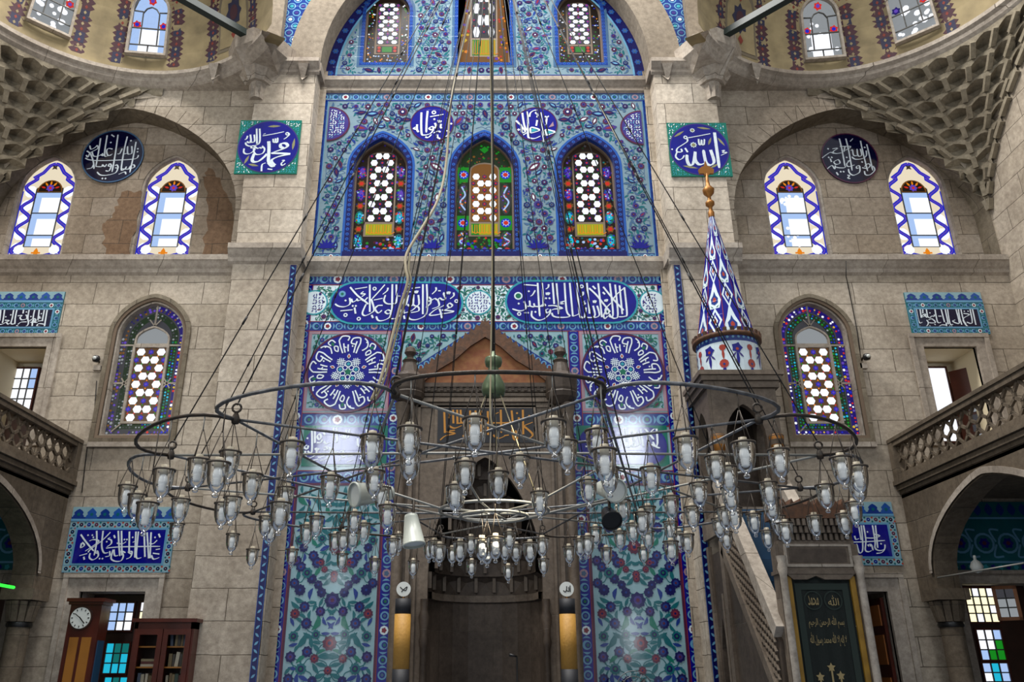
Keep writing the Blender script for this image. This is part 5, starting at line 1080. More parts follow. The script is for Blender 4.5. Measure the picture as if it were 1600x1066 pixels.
            bars = [[(-.15, base+.3), (-.15, base+1.2)], [(.15, base+.3), (.15, base+1.2)], [(-.36, base+.62), (.36, base+.62)], [(-.36, base+.28), (.36, base+.28)]]
        for b in bars:
            for p, q2 in zip(b, b[1:]): ld.beam(S2(*p, .03), S2(*q2, .03), .022, .02, 'lead')
        done(root, [('stone_frame', fr), ('stained_glass', g), ('lead_bars', ld)])
    # cornice of the half dome, swept round the arc, with the ledge behind it
    m = MB(); prof = [(0, .02), (.16, .0), (.16, -.08), (.10, -.13), (.09, -.2), (.03, -.27), (0, -.29)]
    def C(u, off, dz): return (sg*(SDX+(SDR-off)*math.sin(u)), SDY+(SDR-off)*math.cos(u), ZC2+dz)
    for i in range(N):
        u0, u1 = R(-52+146*i/N), R(-52+146*(i+1)/N)
        for (a, za), (b, zb) in zip(prof, prof[1:]): m.face([C(u0, a, za), C(u1, a, za), C(u1, b, zb), C(u0, b, zb)], 'moulding')
        m.face([C(u0, 0, -.29), C(u1, 0, -.29), (C(u1, 0, 0)[0], max(YW, C(u1, 0, 0)[1]), ZC2-.29-.02), (C(u0, 0, 0)[0], max(YW, C(u0, 0, 0)[1]), ZC2-.29-.02)], 'moulding')
        m.face([C(u0, .06, .03), C(u1, .06, .03), C(u1, -.3, .06), C(u0, -.3, .06)], 'plaster_ochre')
    struct('trim_cornice_'+nm, m)
    # honeycomb (muqarnas) filling the corner under the arc, tier on tier
    m = MB(); T = 10; top = 12.16; HT = 3.1
    def Rk(t): return 2.98*(1-t)**2.0
    def P(t, ph, r, out=0.0):       # quarter arc of radius r in the corner between back wall and side wall
        c = (XS-r, YW-r); rr = r-out; return (sg*(c[0]+rr*math.sin(ph)), c[1]+rr*math.cos(ph), top-HT*t)
    for k in range(T):
        t0, t1 = k/T*.88, (k+1)/T*.88; r0, r1 = Rk(t0), Rk(t1); Lr = (r0*.6+r1*.4)*PI/2; n = max(2, round(Lr/.40)); ofs = .5 if k % 2 else 0; dt = t1-t0
        for i in range(-1, n):
            a0, a1 = (i+ofs)/n*PI/2, (i+1+ofs)/n*PI/2; a0, a1 = max(0, a0), min(PI/2, a1)
            if a1-a0 < .03: continue
            A = lambda f: a0+(a1-a0)*f
            fs = (0, .14, .32, .5, .68, .86, 1)
            lip = [P(t0, A(f), r0, .05) for f in fs]
            under = [P(t0+dt*h, A(f), r0, .04) for f, h in zip(fs, (.62, .40, .22, .12, .22, .40, .62))]       # pointed scallop edge
            deep = [P(t0+dt*h, A(f), r0+(r1-r0)*w_, -.05*w_) for f, h, w_ in zip(fs, (.66, .46, .36, .30, .36, .46, .66), (.1, .75, .95, 1.05, .95, .75, .1))]
            foot = [P(t1+dt*.02, A(f), r1+(r0-r1)*w_, .05) for f, w_ in zip(fs, (.10, .04, .0, .0, .0, .04, .10))]
            for q in range(6):
                m.face([lip[q], lip[q+1], under[q+1], under[q]], 'muqarnas_stone'); m.face([under[q], under[q+1], deep[q+1], deep[q]], 'muqarnas_stone')
                apex = P(t1-dt*.12, A(.5), r1, -.02)
                m.face([deep[q], deep[q+1], apex], 'muqarnas_stone')
                m.face([foot[q], foot[q+1], P(t1-dt*.12, A(.5), r1, .0)], 'muqarnas_stone')
            # pendant between neighbouring cells
            e = Vector(P(t0+dt*.35, a1, r0, .05)); g = Vector(P(t1+dt*.05, a1, r1+(r0-r1)*.15, .05)); m.beam(e, g, .085, .08, 'muqarnas_stone')
            m.face([deep[0], apex, foot[0]], 'muqarnas_stone'); m.face([deep[6], apex, foot[6]], 'muqarnas_stone')
    struct('trim_honeycomb_'+nm, m)
    # corbel on the pier: faceted bracket under the cornice
    m = MB(); bx, by = sg*4.30, YP
    for w_, y_, z_, w2, y2, z2 in ((.62, .62, 12.42, .66, .66, 12.70), (.62, .62, 12.42, .40, .36, 12.16), (.40, .36, 12.16, .24, .22, 11.90), (.17, .15, 11.90, .13, .12, 11.56)):
        a = [(bx+w_*x, by-y_*y, z_) for x, y in ((-1, 0), (-.6, .7), (0, 1), (.6, .7), (1, 0))]; b = [(bx+w2*x, by-y2*y, z2) for x, y in ((-1, 0), (-.6, .7), (0, 1), (.6, .7), (1, 0))]
        for i in range(4):
            mid = tuple((a[i][c]+a[i+1][c]+b[i][c]+b[i+1][c])/4+(0, .05, 0)[c]*(1 if z2 < z_ else 0) for c in range(3))
            for p, q in ((a[i], a[i+1]), (a[i+1], b[i+1]), (b[i+1], b[i]), (b[i], a[i])): m.face([p, q, mid], 'moulding')
        m.face(a, 'moulding'); m.face(b, 'moulding')
    for e in (-1, 1):
        m.face([(bx+e*.75, by, 12.15), (bx+e*.95, by, 12.15), (bx+e*.85, by-.1, 11.95)], 'moulding'); m.face([(bx+e*.75, by, 12.4), (bx+e*.95, by, 12.4), (bx+e*.95, by-.15, 12.3), (bx+e*.75, by-.15, 12.3)], 'moulding'); m.face([(bx+e*.75, by-.15, 12.3), (bx+e*.95, by-.15, 12.3), (bx+e*.85, by-.02, 11.9)], 'moulding')
    struct('trim_corbel_'+nm, m)
    # iron tie beam from the corbel out to the next pier
    m = MB(); a = Vector((sg*4.28, 12.25, 12.66)); b = Vector((sg*9.2, 7.3, 12.66)); m.beam(a, b, .135, .135, 'tie_beam'); m.beam(a+Vector((0, .05, -.03)), a+Vector((sg*-.02, .3, -.03)), .19, .19, 'tie_beam')
    o = m.build('tie_beam'); tag(o, 'dark green iron tie beam springing from the corbel '+('above the square tile with crossing letters' if sg < 0 else 'above the square tile behind the cone finial'), 'beam', 'iron tie beams')

# ------------------------------------------------------------------ side galleries
for sg, nm in ((-1, 'left'), (1, 'right')):
    side = 'clock side' if sg < 0 else 'pulpit side'
    GX = sg*6.62; zf = 4.42; y0, y1 = 3.0, YW
    m = MB(); a, b = sorted((GX, sg*XS)); m.box(a, b, y0, y1, 4.15, 4.42, 'gallery_stone')
    for dz, dx in ((4.42, .10), (4.34, .06), (4.28, .02)): m.box(GX-sg*dx, GX+sg*.1, y0, y1-.0, dz-.07, dz, 'gallery_stone')
    # arcade wall below with pointed arches springing from columns
    cols = [12.62, 8.9, 5.2]; outer = [(y0, 4.2), (y0, 2.75)]
    pts = [(y1, 4.2), (y1, 2.72), (cols[0]-.16, 2.72)]
    for c0, c1 in zip(cols, cols[1:]):
        ym, hw = (c0+c1)/2, (c0-c1)/2-.17
        ar = arch(ym, hw, 2.72, 2.95, 4.02, 10, 1.45)[2:]
        pts += ar if ar[0][0] > ar[-1][0] else ar[::-1]
        pts += [(c1+.17, 2.72), (c1-.17, 2.72)]
    pts += [(y0, 2.72), (y0, 4.2)]
    m.xslab(pts, GX-sg*.0, GX+sg*.34, 'gallery_stone')
    # raised archivolt moulding on the face
    for c0, c1 in zip(cols, cols[1:]):
        ym, hw = (c0+c1)/2, (c0-c1)/2-.17; A = arch(ym, hw+.10, 2.72, 2.95, 4.13, 12, 1.45)[2:]; B = arch(ym, hw+.02, 2.72, 2.95, 4.04, 12, 1.45)[2:]
        for i in range(len(A)-1): m.face([(GX-sg*.03, *A[i]), (GX-sg*.03, *A[i+1]), (GX-sg*.03, *B[i+1]), (GX-sg*.03, *B[i])], 'moulding'); m.face([(GX-sg*.03, *A[i]), (GX-sg*.03, *A[i+1]), (GX, *A[i+1]), (GX, *A[i])], 'moulding')
    struct('wall_gallery_'+nm, m, 'stone gallery arcade on the '+side)
    for q, cy in enumerate(cols[:2]):
        root = thing('gallery_column', 'stone column with fluted capital carrying the gallery, '+side+(', against the end wall' if q == 0 else ', nearer the middle of the hall'), 'column', 'gallery columns', loc=(GX+sg*.17, cy, 0))
        s = MB(); s.lathe([(.24, 0), (.24, .12), (.19, .2), (.165, .3), (.155, 2.2)], 'gallery_stone', n=16); s.build('shaft', root)
        s = MB(); s.lathe([(.17, 2.2), (.18, 2.23), (.17, 2.27)], 'black_plastic', n=16); s.build('collar', root)
        s = MB()
        for i in range(12): t = 2*PI*i/12; s.beam((.16*math.cos(t), .16*math.sin(t), 2.28), (.215*math.cos(t), .215*math.sin(t), 2.56), .085, .05, 'gallery_stone')
        s.lathe([(.15, 2.27), (.16, 2.4), (.2, 2.58)], 'gallery_stone', n=12); s.box(-.24, .24, -.24, .24, 2.57, 2.73, 'gallery_stone'); s.build('capital', root)
    # pierced balustrade
    root = thing('balustrade', 'pierced stone balustrade of the gallery, '+side, 'railing', None, loc=(GX, y0, 4.42)); z0, z1 = 4.42, 5.06
    t = MB(); t.box(GX-.07, GX+.07, y0, y1-.02, z1-.10, z1, 'gallery_stone'); t.box(GX-.09, GX+.09, y0, y1-.02, z1-.025, z1+.03, 'gallery_stone')
    bt = MB(); bt.box(GX-.06, GX+.06, y0, y1-.02, z0, z0+.09, 'gallery_stone'); ps = MB(); ps.box(GX-.08, GX+.08, y1-.16, y1-.02, z0, z1, 'gallery_stone'); ps2 = MB(); ps2.box(GX-.08, GX+.08, 7.6, 7.76, z0, z1, 'gallery_stone')
    lt = MB(); za, zb = z0+.09, z1-.10; st = .25; n = int((y1-y0)/st)
    for i in range(n):
        ya, yb = y0+i*st, y0+(i+1)*st; ym = (ya+yb)/2; h = (zb-za)
        for p, q in (((ya, za), (ym, za+h*.25)), ((ym, za+h*.25), (yb, za)), ((ym, za+h*.25), (ym, za+h*.42)), ((ym, za+h*.42), (ya, za+h*.58)), ((ym, za+h*.42), (yb, za+h*.58)), ((ya, za+h*.58), (ya, za+h*.75)), ((ya, za+h*.75), (ym, zb)), ((yb, za+h*.75), (ym, zb))): lt.beam((GX, *p), (GX, *q), .04, .036, 'gallery_stone', up=(1, 0, 0))
    for nm2, b in (('top_rail', t), ('bottom_rail', bt), ('lattice', lt), ('post', ps), ('post', ps2)):
        o = b.build(nm2, root); o.location = -root.location
# iron rods and lights under the galleries
p = atX(0, 917, -6.55); q = atX(40, 920, -6.55)
m = MB(); m.tube([(-6.75, 10.2, 2.72), (-6.75, 12.2, 2.72)], .022, 'led_green', 8); o = m.build('strip_light'); tag(o, 'glowing green strip light under the gallery by the fluted column', 'light')
c = at(1526, 886, 12.2); m = MB(); m.lathe([(0.0, -.09), (.06, -.07), (.09, 0), (.06, .07), (.02, .1), (.02, .16)], 'enamel', c=tuple(c), n=14); o = m.build('globe_lamp'); tag(o, 'round white globe lamp under the gallery arch near the open casement', 'lamp')
m = MB(); a = at(1465, 903, 12.4); b = at(1600, 880, 11.0); m.tube([a, b], .012, 'pipe_pale', 6); o = m.build('tie_rod'); tag(o, 'thin pale iron rod across the gallery arch beneath the globe lamp', 'rod')

# ------------------------------------------------------------------ prayer niche
root = thing('mihrab', 'carved stone prayer niche with a rust coloured gable between the tile panels', 'prayer niche', loc=(0, 12.8, 0))
def part(nm, mb): o = mb.build(nm, root); o.location = -root.location; return o
YM = 12.72
fr = MB(); ni = arch(0, .86, 0, 2.95, 4.75, 12, 1.5); ZT = 5.96
ou = [(-1.42, 0), (-.86, 0)]
face = [(-1.42, 0)]+[(-.86, 0)]+ni[2:][::-1]+[(.86, 0), (1.42, 0), (1.42, ZT), (-1.42, ZT)]
for t in tessellate_polygon([[Vector((x, z, 0)) for x, z in face]]): fr.face([(face[i][0], YM, face[i][1]) for i in t], 'marble')
for x in (-1.42, 1.42): fr.face([(x, YM, 0), (x, YT, 0), (x, YT, ZT), (x, YM, ZT)], 'marble')
fr.face([(-1.42, YM, ZT), (1.42, YM, ZT), (1.42, YT, ZT), (-1.42, YT, ZT)], 'marble')
for i in range(1, len(ni)):
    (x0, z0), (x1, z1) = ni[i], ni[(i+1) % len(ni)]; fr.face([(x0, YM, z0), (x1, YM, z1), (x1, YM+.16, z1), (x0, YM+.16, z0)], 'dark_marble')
part('stone_field', fr)
mo = MB()
for k, (d, y, w_) in enumerate(((0.0, .05, .07), (.10, .035, .05), (.20, .05, .06), (.32, .03, .04))):
    x = 1.40-d; z = ZT-.06-d*.9
    for s in (-1, 1): a, b = sorted((s*x, s*(x-w_))); mo.box(a, b, YM-y, YM, 0, z, 'marble')
    mo.box(-x, x, YM-y, YM, z-w_, z, 'marble')
part('frame_moulding', mo)
for s in (-1, 1):
    cm = MB(); cm.lathe([(.10, 0), (.075, .1), (.07, 5.3), (.11, 5.5), (.13, 5.62)], 'marble', c=(s*1.33, YM-.06, 0), n=12); part('corner_column', cm)
    tu = MB(); tu.lathe([(.12, 5.60), (.24, 5.70), (.26, 5.78), (.25, 5.80), (.26, 5.84), (.27, 6.05), (.25, 6.07), (.17, 6.14), (.11, 6.32), (.13, 6.36), (.06, 6.40), (.05, 6.44), (.10, 6.50), (.08, 6.58), (.02, 6.62), (0, 6.62)], 'dark_marble', c=(s*1.24, YM-.05, 0), n=12, smooth=False); part('turret', tu)
ga = MB(); gp = [(-1.12, 5.95), (1.12, 5.95), (1.02, 6.06), (0.0, 6.80), (-1.02, 6.06)]; ga.slab(gp, YM-.06, YM+.16, 'rust_field'); part('gable_field', ga)
gc = MB(); n = 13
lo = [(s*(1.18-1.18*i/n), 6.0+.98*i/n) for s in (-1,) for i in range(n+1)]
pl = []
for i in range(n):
    t0, t1 = i/n, (i+1)/n; f = lambda t, o: (-1.20+1.20*t, 6.06+.98*t+o)
    pl += [f(t0, .0), f(t0+.02, .05), f((t0+t1)/2-.01, .085), f(t1-.02, .03)]
pl += [(0, 7.16)]
outer = pl+[(-x, z) for x, z in pl[::-1][1:]]; inner = [(1.0, 5.99), (.75, 6.20), (.5, 6.36), (.25, 6.60), (0, 6.77), (-.25, 6.60), (-.5, 6.36), (-.75, 6.20), (-1.0, 5.99)]
gc.slab(outer+inner, YM-.11, YM+.14, 'rust_crest'); part('gable_crest', gc)
gl_ = MB(); gl_.box(-1.2, 1.2, YM-.09, YM, 5.90, 5.97, 'dark_marble')
for i in range(22): gl_.box(-1.15+i*.105, -1.10+i*.105, YM-.08, YM, 5.84, 5.90, 'dark_marble')
part('gable_ledge', gl_)
pm = MB(); pz0, pz1 = uv(758, 693, YM)[1], uv(758, 639, YM)[1]; px0, px1 = uv(684, 665, YM)[0], uv(833, 665, YM)[0]
pm.box(px0-.05, px1+.05, YM-.03, YM, pz0-.05, pz1+.05, 'marble'); pm.box(px0, px1, YM-.045, YM-.01, pz0, pz1, 'black_plate'); o = part('inscription_plate', pm); o['label'] = 'black plate with gold lettering'
Lt = Deco(flat(YM-.047)); script(Lt, "180,100 190,440;310,100 315,300;370,100 375,300;420,100 430,300;1010,100 1016,300 1020,440;1335,100 1342,460;120,545 200,482 340,450 220,420 340,400;860,292 1050,292 1230,280 1280,250 1270,212;1350,340 1480,462 1400,532 1360,500;1180,380 1200,520 1250,532 1230,400;1170,110 1190,310;360,300 500,290;1360,330 1480,282;240,330 330,370 440,330;250,130 260,190;560,110 562,480;640,110 645,300;720,110 724,470;450,480 560,520 700,480;820,120 824,470;900,470 980,520 1100,470;1060,480 1130,470;930,160 980,140", (675, 630), 9.41, YM-.045, .034, 'gold_paint', 1, '250,210;1250,150;1430,190', .02); q = Lt.mb.build('gold_lettering', root); q.location = -root.location
# hollow of the niche: curved back, moulding and honeycomb hood
hb = MB(); NYc = YM+.14
def half(r, z, n=10, dep=.95): return [(-r*math.cos(PI*i/n), NYc+r*dep*math.sin(PI*i/n), z) for i in range(n+1)]
def sweep(mb, A, B, m_, sm=False):
    for i in range(len(A)-1): mb.face([A[i], A[i+1], B[i+1], B[i]], m_, sm)
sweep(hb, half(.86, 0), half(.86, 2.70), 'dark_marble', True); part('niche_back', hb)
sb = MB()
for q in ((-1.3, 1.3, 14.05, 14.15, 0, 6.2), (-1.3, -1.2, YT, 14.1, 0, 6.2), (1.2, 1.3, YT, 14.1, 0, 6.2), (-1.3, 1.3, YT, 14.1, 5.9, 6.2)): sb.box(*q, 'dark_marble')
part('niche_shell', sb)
hm = MB(); sweep(hm, half(.80, 2.62), half(.80, 2.72), 'marble'); sweep(hm, half(.80, 2.62), half(.87, 2.62), 'marble'); sweep(hm, half(.80, 2.72), half(.87, 2.72), 'marble'); part('niche_moulding', hm)
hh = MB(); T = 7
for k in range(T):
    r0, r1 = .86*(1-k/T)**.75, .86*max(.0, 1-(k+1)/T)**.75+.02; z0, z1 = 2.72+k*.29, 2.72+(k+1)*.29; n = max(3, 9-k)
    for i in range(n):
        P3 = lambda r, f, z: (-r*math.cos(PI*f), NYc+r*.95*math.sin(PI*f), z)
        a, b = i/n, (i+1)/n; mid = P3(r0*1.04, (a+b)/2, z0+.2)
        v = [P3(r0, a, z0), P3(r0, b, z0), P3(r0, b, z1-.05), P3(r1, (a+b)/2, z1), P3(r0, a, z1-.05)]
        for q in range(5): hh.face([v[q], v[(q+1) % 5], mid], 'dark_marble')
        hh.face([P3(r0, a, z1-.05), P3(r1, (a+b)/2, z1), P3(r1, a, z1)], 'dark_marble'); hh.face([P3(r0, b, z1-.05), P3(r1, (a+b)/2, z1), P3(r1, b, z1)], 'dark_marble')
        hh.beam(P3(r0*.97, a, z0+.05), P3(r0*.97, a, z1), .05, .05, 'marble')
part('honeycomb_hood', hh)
for s in (-1, 1):
    cm = MB(); cm.lathe([(.07, 0), (.05, .1), (.045, 1.9), (.07, 2.0), (.05, 2.1), (.08, 2.35), (.05, 2.45), (.06, 2.6)], 'dark_marble', c=(s*.90, YM-.02, 0), n=10); part('hourglass_column', cm)
# two great candles
for s, lab in ((-1, 'tall yellow banded candle with round white plate, nearer the clock'), (1, 'tall yellow banded candle with round white plate, nearer the pulpit')):
    root = thing('candle', lab, 'candle', 'great candles by the niche', loc=(s*1.17+.0, 12.25, 0)); L = root.location
    x = s*1.17; zz = lambda y: at(758, y, 12.25).z
    b = MB(); b.lathe([(.22, 0), (.22, .08), (.14, .16), (.12, .5), (.115, zz(1085))], 'gold_dark', c=(0, 0, 0), n=16); b.build('candlestick', root)
    for nm2, m2, ya, yb, r_ in (('wax_band', 'candle_band', 1100, 1046, .118), ('candle_wrap', 'candle_wrap', 1046, 960, .116), ('wax_band', 'candle_band', 960, 936, .112)):
        b = MB(); b.lathe([(0, zz(ya)), (r_, zz(ya)), (r_, zz(yb)), (0, zz(yb))], m2, n=20); b.build(nm2, root)
    b = MB(); b.lathe([(.02, zz(936)), (.02, zz(930))], 'gold_dark', n=8); zc = zz(921); pr = [(0.103*math.cos(2*PI*i/20), zc+.103*math.sin(2*PI*i/20)) for i in range(20)]
    b.slab(pr, -.02, .02, 'enamel'); D = Deco(flat(-.021), b)
    for st in pts_of("-.05,.03 -.02,.0 .03,-.02 .05,.03 .01,.0 -.03,-.04" if s < 0 else ".05,.05 .05,-.04;-.05,-.02 -.02,-.04 .0,.0 .0,.04;.0,-.02 .03,-.03 .03,.03"): D.ribbon(smooth([(u, zc+v) for u, v in st]), .014, 'black_plastic', 1)
    b.build('round_plate', root)
root = thing('microphone_stand', 'thin black microphone stand in front of the prayer niche', 'microphone', loc=(.42, 11.6, 0)); p = at(806, 1026, 11.6)
b = MB(); b.lathe([(.14, 0), (.14, .02), (.012, .03), (.012, p.z)], 'black_plastic', c=(0, 0, 0), n=10); b.build('stand', root); b = MB(); b.tube([(.0, 0, p.z), (-.10, -.02, p.z+.02)], [.012, .02], 'black_plastic', 8); b.build('microphone', root)

root = thing('pedestal_fan', 'dark round pedestal fan in front of the pulpit side tile panel', 'fan', loc=(2.05, 12.3, 0)); fz = at(988, 1079, 12.3).z
m = MB(); m.lathe([(.2, 0), (.2, .03), (.025, .05), (.02, fz-.1)], 'black_plastic', n=12); m.build('stand', root)
m = MB()
for r_ in (.25, .18, .11): m.tube([(r_*math.cos(2*PI*k/28), -.08, fz+r_*math.sin(2*PI*k/28)) for k in range(29)], .006, 'iron_pipe', 5)
for k in range(18): t = 2*PI*k/18; m.tube([(.05*math.cos(t), -.1, fz+.05*math.sin(t)), (.25*math.cos(t), -.08, fz+.25*math.sin(t))], .003, 'iron_pipe', 4)
m.build('cage', root)
m = MB(); m.tube([(0, .12, fz), (0, -.1, fz)], [.07, .06], 'black_plastic', 12); m.build('motor', root)
for k in range(3):
    m = MB(); t = 2*PI*k/3+.6; m.face([(.05*math.cos(t-.5), -.03, fz+.05*math.sin(t-.5)), (.2*math.cos(t-.35), -.06, fz+.2*math.sin(t-.35)), (.22*math.cos(t+.2), -.03, fz+.22*math.sin(t+.2)), (.05*math.cos(t+.5), -.01, fz+.05*math.sin(t+.5))], 'black_plastic'); m.build('blade', root)
# ------------------------------------------------------------------ pulpit (minbar)
MX, MY = 3.81, 12.00
root = thing('pulpit', 'stepped stone pulpit crowned by a tall tiled cone, beside the mihrab tiles', 'pulpit', loc=(MX, 11.2, 0))
def part(nm, mb, lab=None):
    o = mb.build(nm, root); o.location = -root.location
    if lab: o['label'] = lab
    return o
ZD0, ZD1, ZTIP = 5.77, 6.38, 8.76
NS = 10
def cone_surf(u, v, e=0.0):       # u in facets 0..NS, v height
    r = (.465*(1-(v-ZD1)/(ZTIP-ZD1))+.03*((v-ZD1)/(ZTIP-ZD1)))+e; i = math.floor(u); f = u-i
    a = lambda k: -PI/2+2*PI*(k-NS/2+.5)/NS
    p0, p1 = (MX+r*math.cos(a(i)), MY+r*math.sin(a(i))), (MX+r*math.cos(a(i+1)), MY+r*math.sin(a(i+1)))
    return (p0[0]+(p1[0]-p0[0])*f, p0[1]+(p1[1]-p0[1])*f, v)
m = MB(); D = Deco(cone_surf, m, .0025)
for i in range(NS):
    D.poly([(i, ZD1), (i+.9999, ZD1), (i+.9999, ZTIP), (i, ZTIP)], 'glaze_navy', 0)
    for k in range(5):
        z0 = ZD1+.03+k*.466; zc = z0+.233; z1 = z0+.466; w_ = .47; ev = (k+i) % 2 == 0
        if ev:
            D.poly([(i+.5-w_*.7, z0), (i+.5+w_*.7, z0), (i+.5+w_, z0+.14), (i+.5+w_*.55, z0+.30), (i+.5, z1+.06), (i+.5-w_*.55, z0+.30), (i+.5-w_, z0+.14)], 'glaze_white', 1)
            D.poly([(i+.5-.24, z0+.10), (i+.5, z0+.06), (i+.5+.24, z0+.10), (i+.5+.27, z0+.18), (i+.5+.1, z0+.24), (i+.5, z0+.32), (i+.5-.1, z0+.24), (i+.5-.27, z0+.18)], 'glaze_cobalt', 2)
            D.poly([(i+.5-.10, z0+.12), (i+.5+.10, z0+.12), (i+.5+.12, z0+.17), (i+.5, z0+.21), (i+.5-.12, z0+.17)], 'glaze_brick', 3)
            for s in (-1, 1): D.poly([(i+.5+s*.08, z0+.02), (i+.5+s*.3, z0+.06), (i+.5+s*.2, z0+.02)], 'glaze_green', 2)
        else:
            D.poly([(i+.5, z0-.01), (i+.5+w_*.9, zc), (i+.5, z1+.01), (i+.5-w_*.9, zc)], 'glaze_white', 1); D.poly([(i+.5, z0+.06), (i+.5+w_*.62, zc), (i+.5, z1-.06), (i+.5-w_*.62, zc)], 'glaze_navy', 2)
            D.poly([(i+.5, zc-.10), (i+.5+.17, zc), (i+.5, zc+.11), (i+.5-.17, zc)], 'glaze_white', 3); D.poly([(i+.5, zc-.05), (i+.5+.09, zc), (i+.5, zc+.06), (i+.5-.09, zc)], 'glaze_brick', 4)
        for s in (.0, 1): D.poly([(i+s-.03 if s else i, zc-.06), (i+s if s else i+.05, zc), (i+s-.03 if s else i, zc+.06)], 'glaze_brick', 3)
    D.poly([(i, ZD1), (i+.035, ZD1), (i+.035, ZTIP), (i, ZTIP)], 'glaze_brick', 4)
part('tiled_cone', m, 'blue, white and red tiled cone')
def drum_surf(u, v, e=0.0):
    t = -PI/2+u/.475; return (MX+(.475+e)*math.cos(t), MY+(.475+e)*math.sin(t), v)
m = MB(); D = Deco(drum_surf, m, .0025); L = 2*PI*.475; n = 36
for i in range(n): D.poly([(L*i/n, ZD0), (L*(i+1)/n, ZD0), (L*(i+1)/n, ZD1), (L*i/n, ZD1)], 'glaze_white', 0)
for i in range(n): D.poly([(L*i/n, ZD1-.11), (L*(i+1)/n, ZD1-.11), (L*(i+1)/n, ZD1), (L*i/n, ZD1)], 'glaze_cobalt', 1); D.disc((L*(i+.5)/n, ZD1-.05), .022, 'glaze_sky', 2, 6)
for i in range(14):
    u = L*i/14
    if i % 2:
        D.disc((u, ZD0+.14), .07, 'glaze_brick', 2, 10); D.leaf((u, ZD0+.30), .2, .04, PI/2, 'glaze_brick', 2); D.disc((u, ZD0+.40), .052, 'glaze_brick', 2, 8); D.disc((u, ZD0+.13), .02, 'glaze_cobalt', 3, 6); D.leaf((u, ZD0+.05), .1, .05, PI/2, 'glaze_navy', 2)
    else:
        D.flower((u, ZD0+.38), .09, 5, 'glaze_navy', 2); D.leaf((u, ZD0+.22), .26, .05, PI/2, 'glaze_navy', 2); D.disc((u, ZD0+.36), .025, 'glaze_brick', 3, 6)
        for s in (-1, 1): D.leaf((u+s*.05, ZD0+.27), .12, .03, PI/2+s*.7, 'glaze_violet', 2)
part('tiled_drum', m, 'white tiled drum with red and blue flowers')
m = MB(); n = 30; m.lathe([(.45, ZD1-.03), (.53, ZD1-.01), (.53, ZD1+.04), (.455, ZD1+.06)], 'rust_crest', c=(MX, MY, 0), n=n)
for i in range(n): t = 2*PI*i/n; m.beam((MX+.51*math.cos(t), MY+.51*math.sin(t), ZD1+.03), (MX+.52*math.cos(t), MY+.52*math.sin(t), ZD1+.10), .06, .03, 'rust_crest')
part('crown', m)
m = MB(); m.lathe([(.05, 8.69), (.055, 8.78), (.03, 8.83), (.035, 8.89), (.075, 8.93), (.075, 8.98), (.03, 9.03), (.03, 9.09), (.09, 9.16), (.10, 9.23), (.04, 9.31), (.03, 9.39), (.022, 9.55), (.0, 9.56)], 'gold_dark', c=(MX, MY, 0), n=14)
pr = [(-.03, 9.51), (.03, 9.51), (.05, 9.55), (.12, 9.55), (.135, 9.63), (.07, 9.69), (.03, 9.70), (.0, 9.81), (-.03, 9.70), (-.07, 9.69), (-.135, 9.63), (-.12, 9.55), (-.05, 9.55)]
m.slab([(MX+x, z) for x, z in pr], MY-.02, MY+.02, 'gold_dark'); m.slab([(MX+x, z) for x, z in pr[::-1]], MY+.02, MY+.021, 'gold_dark'); part('finial', m, 'gilded finial with a leaf shaped top')
# kiosk
kx0, kx1, ky0, ky1 = MX-.51, MX+.51, 11.58, 12.50; zk0, zk1 = 3.70, 5.62
m = MB(); m.box(kx0-.09, kx1+.09, ky0-.09, ky1+.05, zk1, 5.70, 'marble'); m.box(kx0-.05, kx1+.05, ky0-.05, ky1+.05, 5.52, zk1, 'marble'); m.box(kx0-.12, kx1+.12, ky0-.12, ky1+.05, 5.70, ZD0, 'marble'); part('kiosk_cornice', m)
m = MB(); ar = arch(MX, .29, zk0, 4.78, 5.27, 8, 1.5); fc = [(kx0, zk0), (MX-.29, zk0)]+ar[2:][::-1]+[(MX+.29, zk0), (kx1, zk0), (kx1, 5.52), (kx0, 5.52)]
m.slab(fc, ky0, ky0+.12, 'marble')
arY = arch((ky0+ky1)/2, .29, zk0, 4.78, 5.27, 8, 1.5); fcY = [(ky0, zk0), ((ky0+ky1)/2-.29, zk0)]+arY[2:][::-1]+[((ky0+ky1)/2+.29, zk0), (ky1, zk0), (ky1, 5.52), (ky0, 5.52)]
fcY = [(max(y, ky0+.121), z) for y, z in fcY]; m.xslab(fcY, kx0, kx0+.12, 'marble'); m.xslab(fcY, kx1-.12, kx1, 'marble'); m.box(kx0, kx1, ky1-.06, ky1, zk0, 5.52, 'dark_marble'); part('kiosk_arcade', m)
for s in (-1, 1):
    m = MB(); m.lathe([(.09, zk0), (.07, zk0+.1), (.065, 4.5), (.10, 4.68), (.11, 4.78)], 'marble', c=(MX+s*.42, ky0-.02, 0), n=12); part('kiosk_column', m)
    m = MB(); m.lathe([(.075, 4.55), (.085, 4.59), (.11, 4.76), (.10, 4.79)], 'gold_dark', c=(MX+s*.42, ky0-.02, 0), n=12); part('column_capital', m)
